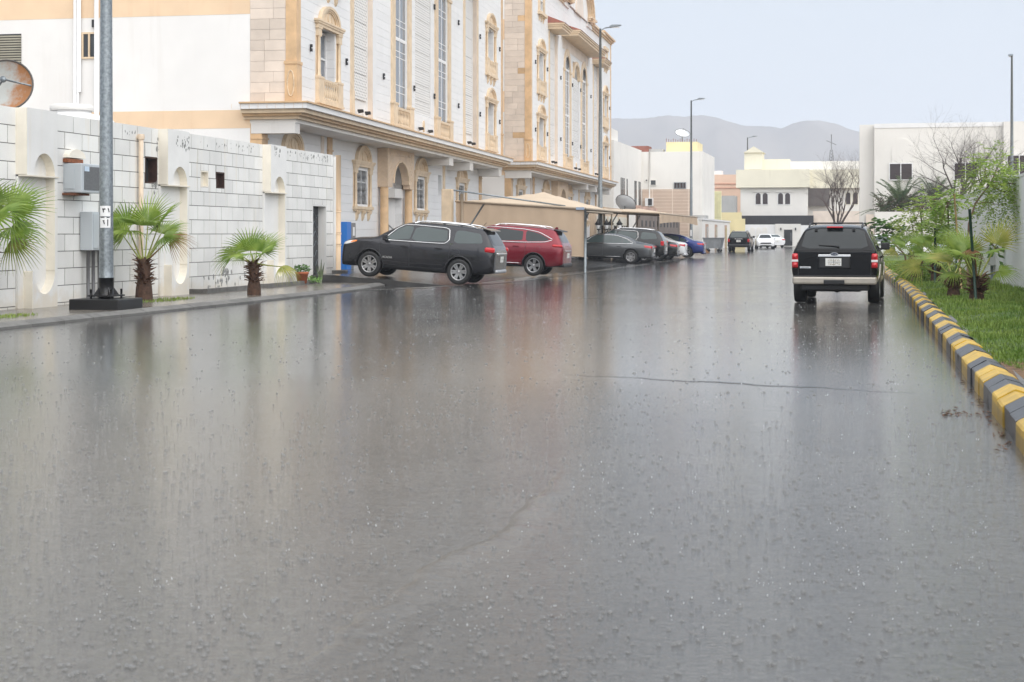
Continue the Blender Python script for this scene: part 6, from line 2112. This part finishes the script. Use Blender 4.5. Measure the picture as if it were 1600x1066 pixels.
def palm(name, label, loc, th, tr, leaves, seed, group='young fan palms'):
    """leaves: (azimuth deg, elevation deg, petiole length, blade length, kind, variant, pitch of blade)"""
    r = random.Random(seed)
    root = thing(name, label, 'palm', loc, 0, group)
    t = MB().lathe([(tr * 1.02, -.05), (tr, .1), (tr * .92, th * .32), (tr * .7, th * .5), (tr * .75, th * .8), (tr * .5, th), (0, th + .03)], 14)
    t.build('trunk', TRUNK, root)
    sk = MB()
    for k in range(80):
        a = r.uniform(0, 2 * pi); z = th * r.uniform(.34, .98)
        ln = r.uniform(.12, .27) * (1 + (tr - .12)); up = r.uniform(.02, .8)
        rr = tr * .66
        p0 = Vector((rr * cos(a), rr * sin(a), z))
        d = Vector((cos(a), sin(a), up)).normalized()
        n_ = Vector((-sin(a), cos(a), 0)) * r.uniform(.018, .035)
        p1 = p0 + d * ln * .6; p2 = p0 + d * ln + Vector((cos(a), sin(a), -r.uniform(0, .6))) * ln * .3
        sk.add([p0 - n_, p0 + n_, p1 + n_ * .8, p1 - n_ * .8, p2 + n_ * .2, p2 - n_ * .2, p0 + d * .02 + Vector((0, 0, .025)), p1 + Vector((0, 0, .015))],
               [(0, 1, 2, 3), (3, 2, 4, 5), (0, 6, 7, 3), (6, 1, 2, 7)])
    sk.build('leaf_bases', TRUNK2, root)
    for az, el, pl, bl, kind, v, pit in leaves:
        a, e = radians(az), radians(el)
        d = Vector((cos(a) * cos(e), sin(a) * cos(e), sin(e)))
        base = Vector((0, 0, th * .93)) + Vector((cos(a), sin(a), 0)) * tr * .3
        hub = base + d * pl
        mid = base.lerp(hub, .5) + Vector((0, 0, -.02 * pl))
        lf = obj('leaf', fanm(kind, v), root, hub, None, (bl, bl, bl))
        # blade axis continues the petiole, tipped down by pit
        e2 = e - radians(pit)
        x_ = Vector((cos(a) * cos(e2), sin(a) * cos(e2), sin(e2)))
        y_ = Vector((-sin(a), cos(a), 0))
        roll = r.uniform(.35, .95) * (1 if cos(a) > 0 else -1) * abs(cos(a)) + r.uniform(-.25, .25)
        z_ = x_.cross(y_)
        y2 = y_ * cos(roll) + z_ * sin(roll); z2 = x_.cross(y2)
        lf.rotation_euler = Matrix((x_, y2, z2)).transposed().to_euler()
        MB().tube([base, mid, hub + x_ * .02], [.022, .016, .010], 6).build('petiole', PET if kind != 'b' else FANB, root)
    return root
pr_ = random.Random(9)
# left row
p = at(-24, 27.6)
lv_ = [(20, 42, .55, .85, 'g', 0, 20), (-40, 30, .55, .8, 'g', 1, 35), (70, 50, .6, .85, 'g', 0, 15), (-5, 8, .5, .72, 'g', 1, 20), (130, 40, .5, .85, 'g', 0, 20), (200, 30, .5, .8, 'g', 1, 20), (250, 45, .5, .85, 'g', 0, 20), (10, -18, .45, .62, 'y', 2, 8), (300, 65, .5, .85, 'g', 0, 20)]
palm('fan_palm', 'broad fan palm standing below the rust-stained dish and the window air conditioner', (p.x, p.y, PAVE_Z), 1.6, .19, lv_, 1)
p = at(225, 33.1)
lv_ = [(95, 78, .85, .82, 'g', 0, 10), (-20, 64, .80, .80, 'g', 0, 18), (165, 62, .85, .85, 'g', 0, 14), (-80, 72, .80, .80, 'g', 0, 55), (200, 56, .65, .62, 'g', 0, 30), (60, 58, .7, .7, 'g', 0, 25), (-110, 62, .74, .68, 'g', 1, 60), (0, 42, .74, .52, 'b', 2, 32), (-15, 48, .70, .52, 'g', 1, 50)]
palm('fan_palm', 'upright fan palm with a bare brown trunk right beside the lamp plinth', (p.x, p.y, PAVE_Z), .92, .185, lv_, 2)
p = at(397, 36.2)
lv_ = [(135, 60, .35, .80, 'g', 0, 8), (35, 60, .32, .70, 'g', 0, 12), (178, 24, .5, .62, 'g', 2, 0), (-80, 55, .28, .48, 'g', 1, 50), (-20, 52, .28, .52, 'g', 0, 30), (85, 72, .3, .6, 'g', 0, 10), (200, 40, .28, .45, 'g', 1, 35), (-5, -6, .66, .52, 'y', 2, 5)]
palm('fan_palm', 'small fan palm with one low outlying leaf between the lamp post and the iron door', (p.x, p.y, PAVE_Z), .80, .16, lv_, 3)
# lawn palms
LK = .84                                    # lawn depths were read at road level; the lawn stands higher, so nearer
def lawnp(px, t):
    q = at(px, t * LK)
    return (q.x, q.y, lawn_z(q.x, q.y) - .02)
lv_ = [(200, 62, .50, .66, 'g', 0, 15), (165, 72, .55, .70, 'g', 0, 20), (15, 62, .72, .66, 'y', 0, 0), (-70, 66, .50, .55, 'g', 0, 60), (235, 55, .5, .60, 'g', 0, 45), (110, 66, .55, .62, 'y', 0, 15), (185, 38, .5, .60, 'y', 0, 25), (-25, 20, .4, .45, 'g', 1, 25), (-100, 62, .6, .32, 'b', 2, 80), (205, 12, .4, .45, 'g', 1, 20)]
palm('fan_palm', 'yellowing fan palm with a dark green stake on the lawn', lawnp(1526, 35), .55, .15, lv_, 4)
lv_ = [(200, 45, .45, .6, 'g', 0, 30), (178, 20, .7, .6, 'y', 1, 15), (60, 55, .45, .6, 'g', 0, 20), (120, 60, .45, .65, 'g', 0, 20), (-60, 55, .35, .5, 'g', 1, 40), (0, 50, .35, .5, 'g', 0, 30)]
palm('fan_palm', 'smaller fan palm with one long yellow leaf next to the staked palm', lawnp(1490, 39), .5, .14, lv_, 5)
lv_ = [(200, 50, .45, .6, 'g', 0, 30), (160, 60, .5, .62, 'g', 0, 20), (60, 62, .45, .6, 'g', 0, 20), (-60, 55, .42, .5, 'g', 0, 50), (190, 20, .62, .5, 'y', 1, 25), (20, 40, .42, .5, 'g', 0, 30)]
palm('fan_palm', 'bushy green fan palm under the leafy shrubs beyond the yellowing palms', lawnp(1432, 55), .7, .17, lv_, 6)
palm('fan_palm', 'slim fan palm growing among the bean-leaved saplings', lawnp(1462, 50), .8, .14, [(a + 20, e, .45, .6, 'g', 0, 25) for a, e, v in ((0, 60, 0), (80, 55, 0), (160, 50, 1), (240, 55, 0), (300, 40, 1), (200, 20, 2))], 7)

# ------------------------------------------------------------------ leafy saplings and trees on the lawn
LF1 = foliage_mat('sapling_leaf', (.16, .29, .035), (.38, .48, .09), .45, 3, .4)
LF2 = foliage_mat('lime_sapling_leaf', (.20, .30, .04), (.46, .50, .12), .45, 3, .4)
LF3 = foliage_mat('broad_glossy_leaf', (.05, .13, .02), (.12, .24, .045), .35, 3, .3)
BARK = mat('sapling_bark', (.20, .13, .09), .8, var=.3, vs=12, bump=.4, bs=30)
DBARK = mat('dark_bark', (.07, .055, .05), .85, var=.3, vs=8)
def limb(mb, p, d, L_, r0, r1, n=5, wob=.12, rg=rnd):
    pts, p = [p.copy()], p.copy()
    for i in range(n):
        d = (d + Vector((rg.gauss(0, wob), rg.gauss(0, wob), rg.gauss(0, wob * .6)))).normalized()
        p = p + d * (L_ / n)
        pts.append(p.copy())
    mb.tube(pts, [r0 + (r1 - r0) * i / n for i in range(n + 1)], 6)
    return pts
def pinnate(mb, p, d, L_, n, lw, ll, rg):
    """a compound leaf: leaflets either side of a drooping stalk"""
    d = d.normalized()
    side = d.cross(Vector((0, 0, 1)))
    if side.length < .1: side = Vector((1, 0, 0))
    side.normalize()
    for i in range(n):
        t = (i + .6) / n
        c = p + d * L_ * t + Vector((0, 0, -.35 * L_ * t * t))
        for sg in (-1, 1):
            a = (side * sg + d * .55 + Vector((0, 0, rg.uniform(-.5, .1)))).normalized()
            b_ = a.cross(Vector((rg.gauss(0, .4), rg.gauss(0, .4), 1))).normalized()
            l2 = ll * rg.uniform(.7, 1.15)
            mb.add([c, c + a * l2 * .5 + b_ * lw, c + a * l2, c + a * l2 * .5 - b_ * lw], [(0, 1, 2, 3)])
def sapling(label, base, stem, twigs, leafn, mt, lw, ll, seed, name='sapling', group='saplings on the lawn', lean=None):
    """stem: list of points above the base; twigs: (centre offset, radius, number of compound leaves)"""
    r = random.Random(seed)
    root = thing(name, label, 'tree' if name != 'shrub' else 'shrub', base, 0, group)
    tb = MB()
    pts = [Vector(q) for q in stem]
    tb.tube(pts, [.035 * (1 - .6 * i / len(pts)) for i in range(len(pts))], 7)
    fb = MB()
    for c, rad, n in twigs:
        c = Vector(c)
        src = min(pts, key=lambda q: (q - c).length)
        tb.tube([src, src.lerp(c, .55) + Vector((r.gauss(0, .05), r.gauss(0, .05), .05)), c], [.016, .011, .005], 5)
        for k in range(int(n * (1.35 if name == 'leafy_tree' else .7))):
            d = Vector((r.gauss(0, 1), r.gauss(0, 1), r.gauss(.15, .8))).normalized()
            p0 = c + d * rad * r.random() ** .5 * .75
            pinnate(fb, p0, d + Vector((0, 0, -.1)), rad * r.uniform(.4, .75), leafn, lw * 1.25, ll * 1.1, r)
    tb.build('trunk', BARK, root)
    fb.build('crown', mt, root)
    return root
def off(base, px, py, t):
    q = at(px, t, py=py)
    return (q.x - base[0], q.y - base[1], q.z - base[2])
b0 = lawnp(1513, 43)
o_ = lambda px, py: off(b0, px, py, 43 * LK + rnd.uniform(-.5, .5))
sapling('feathery pale green tree leaning over the lawn wall', b0, [(0, 0, 0), o_(1512, 380), o_(1514, 350), o_(1524, 318), o_(1545, 290)],
        [(o_(1540, 285), .75, 60), (o_(1565, 285), .8, 70), (o_(1560, 320), .75, 70), (o_(1585, 310), .75, 60), (o_(1560, 262), .65, 42), (o_(1598, 290), .6, 36), (o_(1540, 255), .4, 18)], 7, LF1, .016, .075, 31, 'leafy_tree')
b0 = lawnp(1440, 56)
o_ = lambda px, py: off(b0, px, py, 56 * LK + rnd.uniform(-.6, .6))
sapling('lime green sapling rising behind the bushy fan palm', b0, [(0, 0, 0), o_(1441, 385), o_(1440, 350), o_(1438, 325)],
        [(o_(1428, 350), .6, 40), (o_(1445, 325), .6, 50), (o_(1420, 340), .5, 34), (o_(1445, 350), .55, 40), (o_(1415, 365), .45, 26), (o_(1430, 375), .6, 34)], 6, LF2, .024, .10, 32)
b0 = lawnp(1463, 52)
o_ = lambda px, py: off(b0, px, py, 52 * LK + rnd.uniform(-.5, .5))
sapling('slender green sapling tied to a stake between the lime sapling and the palms', b0, [(0, 0, 0), o_(1463, 370), o_(1462, 330), o_(1460, 305)],
        [(o_(1462, 315), .5, 38), (o_(1450, 330), .5, 30), (o_(1465, 340), .5, 34), (o_(1458, 360), .5, 34), (o_(1470, 355), .45, 28)], 6, LF1, .022, .10, 33)
b0 = lawnp(1484, 48)
o_ = lambda px, py: off(b0, px, py, 48 * LK + rnd.uniform(-.4, .4))
sapling('green tufted sapling in front of the corrugated gate', b0, [(0, 0, 0), o_(1483, 380), o_(1482, 350), o_(1481, 318)],
        [(o_(1480, 312), .5, 46), (o_(1482, 348), .5, 46), (o_(1470, 352), .4, 24), (o_(1495, 310), .4, 22), (o_(1476, 325), .4, 26)], 6, LF1, .024, .105, 34)
b0 = lawnp(1418, 60)
o_ = lambda px, py: off(b0, px, py, 60 * LK + rnd.uniform(-.4, .4))
sapling('broad-leaved shrub with an arching stem beyond the black SUV mirror', b0, [(0, 0, 0), o_(1414, 398), o_(1398, 382), o_(1386, 370), o_(1378, 362)],
        [(o_(1378, 358), .45, 30), (o_(1372, 372), .4, 22), (o_(1390, 378), .3, 12), (o_(1402, 360), .25, 10), (o_(1384, 352), .35, 18)], 4, LF3, .05, .19, 35, 'shrub')
b0 = lawnp(1425, 52)
sapling('dense green shrub low in the lawn behind the kerb', b0, [(0, 0, 0), (0, 0, .5), (.05, 0, .9)], [((.0, 0, .5), .5, 40), ((.4, .4, .6), .45, 30), ((-.3, .3, .45), .4, 26)], 6, LF1, .022, .11, 36, 'shrub')
# fig sprout growing out of the lawn wall
q = at(1568, depth_of_X(1568, 3.6), py=392)
root = thing('wall_sprout', 'broad-leaved sprout growing out of the lawn wall', 'plant', (3.62, q.y, q.z))
tb = MB().tube([(0, 0, 0), (-.2, -.05, .06), (-.35, -.1, .2)], [.05, .03, .012], 6); tb.build('stem', BARK, root)
fb = MB(); r = random.Random(8)
for k in range(16):
    c = Vector((-.25 + r.gauss(0, .12), -.1 + r.gauss(0, .15), .12 + r.gauss(0, .16)))
    a = Vector((r.gauss(0, 1), r.gauss(0, 1), -1.0)).normalized(); b_ = a.cross(Vector((r.gauss(0, 1), r.gauss(0, 1), .3))).normalized()
    fb.add([c, c + a * .12 + b_ * .07, c + a * .26, c + a * .12 - b_ * .07], [(0, 1, 2, 3)])
fb.build('leaf_cluster', LF3, root)
# stakes
for px, py0, py1, t_, r_, mt_, lab in ((1518, 327, 470, 34.6, .028, mat('green_stake', (.012, .045, .03), .5), 'dark green stake tied to the yellowing palm'), (1461, 355, 435, 48.5, .03, mat('green_stake', (.012, .045, .03), .5), 'dark green stake beside the slender sapling'), (1494, 345, 400, 44, .02, mat('green_stake', (.012, .045, .03), .5), 'thin dark green stake behind the drooping palm')):
    t_ *= LK
    a, b_ = at(px - (3 if t_ < 33 else 0), t_, py=py0), at(px + (8 if t_ < 33 else 0), t_, py=py1)
    o2_ = MB().tube([(a.x - b_.x, a.y - b_.y, a.z - .1), (0, 0, -.05)], r_, 8).build('stake', mt_, None, (b_.x, b_.y, .1))
    tag(o2_, lab, 'stake')
a, b_ = at(1491, 42 * LK, py=303), at(1503, 42 * LK, py=400)
tag(MB().tube([(a.x - b_.x, a.y - b_.y, a.z), (0, 0, .1)], .022, 8).build('bamboo_cane', mat('bamboo', (.52, .36, .18), .5, var=.2, vs=9), None, (b_.x, b_.y, 0)), 'leaning tan bamboo cane among the saplings', 'cane')

# ------------------------------------------------------------------ bare trees
def bare(mb, p, d, L_, r0, lvl, rg, spread, up):
    n = 4
    pts, q = [p.copy()], p.copy()
    for i in range(n):
        d = (d + Vector((rg.gauss(0, .12), rg.gauss(0, .12), rg.gauss(0, .08) + up * .05))).normalized()
        q = q + d * (L_ / n)
        pts.append(q.copy())
    r1 = r0 * .55
    mb.tube(pts, [r0 + (r1 - r0) * i / n for i in range(n + 1)], 6 if lvl > 2 else 3, cap=False)
    if lvl == 0: return
    k = rg.choice([3, 4, 4]) if lvl > 1 else rg.choice([4, 5, 6])
    for i in range(k):
        src = pts[rg.choice([2, 3, 4, 4])]
        nd = (d + Vector((rg.gauss(0, spread), rg.gauss(0, spread), rg.gauss(0, spread * .6) + up * .2))).normalized()
        bare(mb, src, nd, L_ * rg.uniform(.55, .82), r1 * rg.uniform(.62, .9), lvl - 1, rg, spread, up)
def bare_tree(label, loc, H_, seed, lvl=5, spread=.45, up=.5, forks=3, r0=.16, mt=DBARK):
    rg = random.Random(seed)
    root = thing('bare_tree', label, 'tree', loc, 0, 'leafless trees')
    t = MB()
    t.tube([(0, 0, -.1), (0.02, 0, H_ * .1), (0, .03, H_ * .2)], [r0 * 1.15, r0, r0 * .9], 8)
    t.build('trunk', mt, root)
    c = MB()
    for i in range(forks):
        a = 2 * pi * i / forks + rg.uniform(-.4, .4)
        bare(c, Vector((0, .03, H_ * .19)), Vector((cos(a) * .55, sin(a) * .55, 1)).normalized(), H_ * .34, r0 * .55, lvl - 1, rg, spread, up)
    c.build('crown', mt, root)
    return root
RB = mat('reddish_twig', (.085, .058, .05), .85, var=.2)
p = at(1308, 168)
bare_tree('leafless reddish tree in front of the cream house at the street end', (p.x, p.y, 0), 9.8, 4, 6, .42, .45, 5, .26, RB)
p = at(1507, 92)
bare_tree('leafless dark tree rising over the saplings by the white house', (p.x, p.y, 0), 7.8, 12, 6, .52, .25, 4, .25)
p = at(1462, 103)
bare_tree('small leafless tree behind the cream garden wall', (p.x, p.y, 0), 5.8, 23, 6, .5, .3, 4, .14)

# ------------------------------------------------------------------ date palms behind the garden wall
DATE = foliage_mat('date_frond', (.06, .11, .05), (.15, .20, .09), .5, 3, .25)
def frond(L_, n, seed, droop):
    r = random.Random(seed)
    q = MB()
    pts = [Vector((L_ * t, 0, L_ * (.55 * t - droop * t * t))) for t in [i / 8 for i in range(9)]]
    q.tube(pts, [.03 * (1 - .8 * i / 8) for i in range(9)], 4)
    for i in range(n):
        t = .12 + .86 * i / n
        k = min(7, int(t * 8)); c = pts[k].lerp(pts[k + 1], t * 8 - k)
        d = (pts[k + 1] - pts[k]).normalized()
        for sg in (-1, 1):
            a = (Vector((0, sg, 0)) + d * .8 + Vector((0, 0, r.uniform(-.25, .35)))).normalized()
            l2 = .45 * (1 - .6 * abs(t - .45)) * r.uniform(.8, 1.1)
            w2 = Vector((0, 0, .014)) + d * .014
            q.add([c - w2, c + w2, c + a * l2], [(0, 1, 2)])
    return q.mesh('frond', DATE)
FR = [frond(2.3, 34, k, dr) for k, dr in enumerate((.35, .6, .95))]
def date_palm(label, loc, th, n, seed, sc=1.0):
    r = random.Random(seed)
    root = thing('date_palm', label, 'palm', loc, 0, 'date palms behind the garden wall')
    MB().lathe([(.28, 0), (.24, th * .5), (.26, th * .9), (.2, th)], 12).build('trunk', TRUNK, root)
    for k in range(n):
        obj('frond', FR[k % 3], root, (0, 0, th - .1), (0, -radians(r.uniform(10, 62) - 25 * (k % 3 == 2)), 2 * pi * k / n * 2.4), (sc,) * 3)
    return root
p = at(1408, 103); date_palm('grey-green date palm crown over the cream garden wall', (p.x, p.y + .8, 0), 3.3, 34, 1, 1.05)
p = at(1384, 104); date_palm('low date palm crown at the left end of the cream garden wall', (p.x, p.y + .8, 0), 2.8, 24, 2, .85)
p = at(1462, 105); date_palm('date palm with upright fronds behind the saplings', (p.x, p.y + 2.0, 0), 3.7, 20, 3, 1.0)
HED = foliage_mat('dry_hedge', (.06, .055, .035), (.16, .13, .09), .7, 3, .2)
p = at(1425, 102)
r_ = thing('hedge', 'brownish scrubby hedge between the date palms', 'hedge', (p.x, p.y + 1.2, 0))
fb = MB(); rr = random.Random(5)
for k in range(7): leafball(300, -1.9 + k * .85, rr.uniform(-.3, .3), 3.3 + rr.uniform(-.3, .4), .7, .5, .9, .05, .12, rr, fb)
fb.build('foliage', HED, r_)
tbm = MB()
for k in range(7): tbm.tube([(-1.6 + k * .85, 0, 0), (-1.55 + k * .85, .1, 2.6)], .05, 5)
tbm.build('stems', DBARK, r_)

# grass tufts on the left pavement
q = at(252, 33.4); tuft('grass_tufts', 'thin grass growing at the foot of the palm by the plinth', q.x + .1, q.y, .35, 1.3, 420, .06)
q = at(12, 26.8); tuft('grass_tufts', 'sparse grass on the pavement below the broad palm', q.x, q.y, .35, .8, 260, .05)
# damp stain pool on the pavement is left to the paving itself; scattered litter by the far kerb
gr2 = random.Random(17)

# ------------------------------------------------------------------ wet, hazy air
HAZ = bpy.data.materials.new('rain_haze')
HAZ.use_nodes = True
ht = HAZ.node_tree
ht.nodes.clear()
pv = ht.nodes.new('ShaderNodeVolumePrincipled')
pv.inputs['Color'].default_value = (.84, .90, 1.0, 1)
pv.inputs['Density'].default_value = .00042
pv.inputs['Anisotropy'].default_value = .0
ho = ht.nodes.new('ShaderNodeOutputMaterial')
ht.links.new(pv.outputs[0], ho.inputs['Volume'])
hz_o = MB().box(-3800, 4200, -350, 3600, -1.2, 230).build('haze', HAZ)
hz_o['kind'] = 'stuff'
hz_o['label'] = 'thin rain haze filling the air down to the mountains'
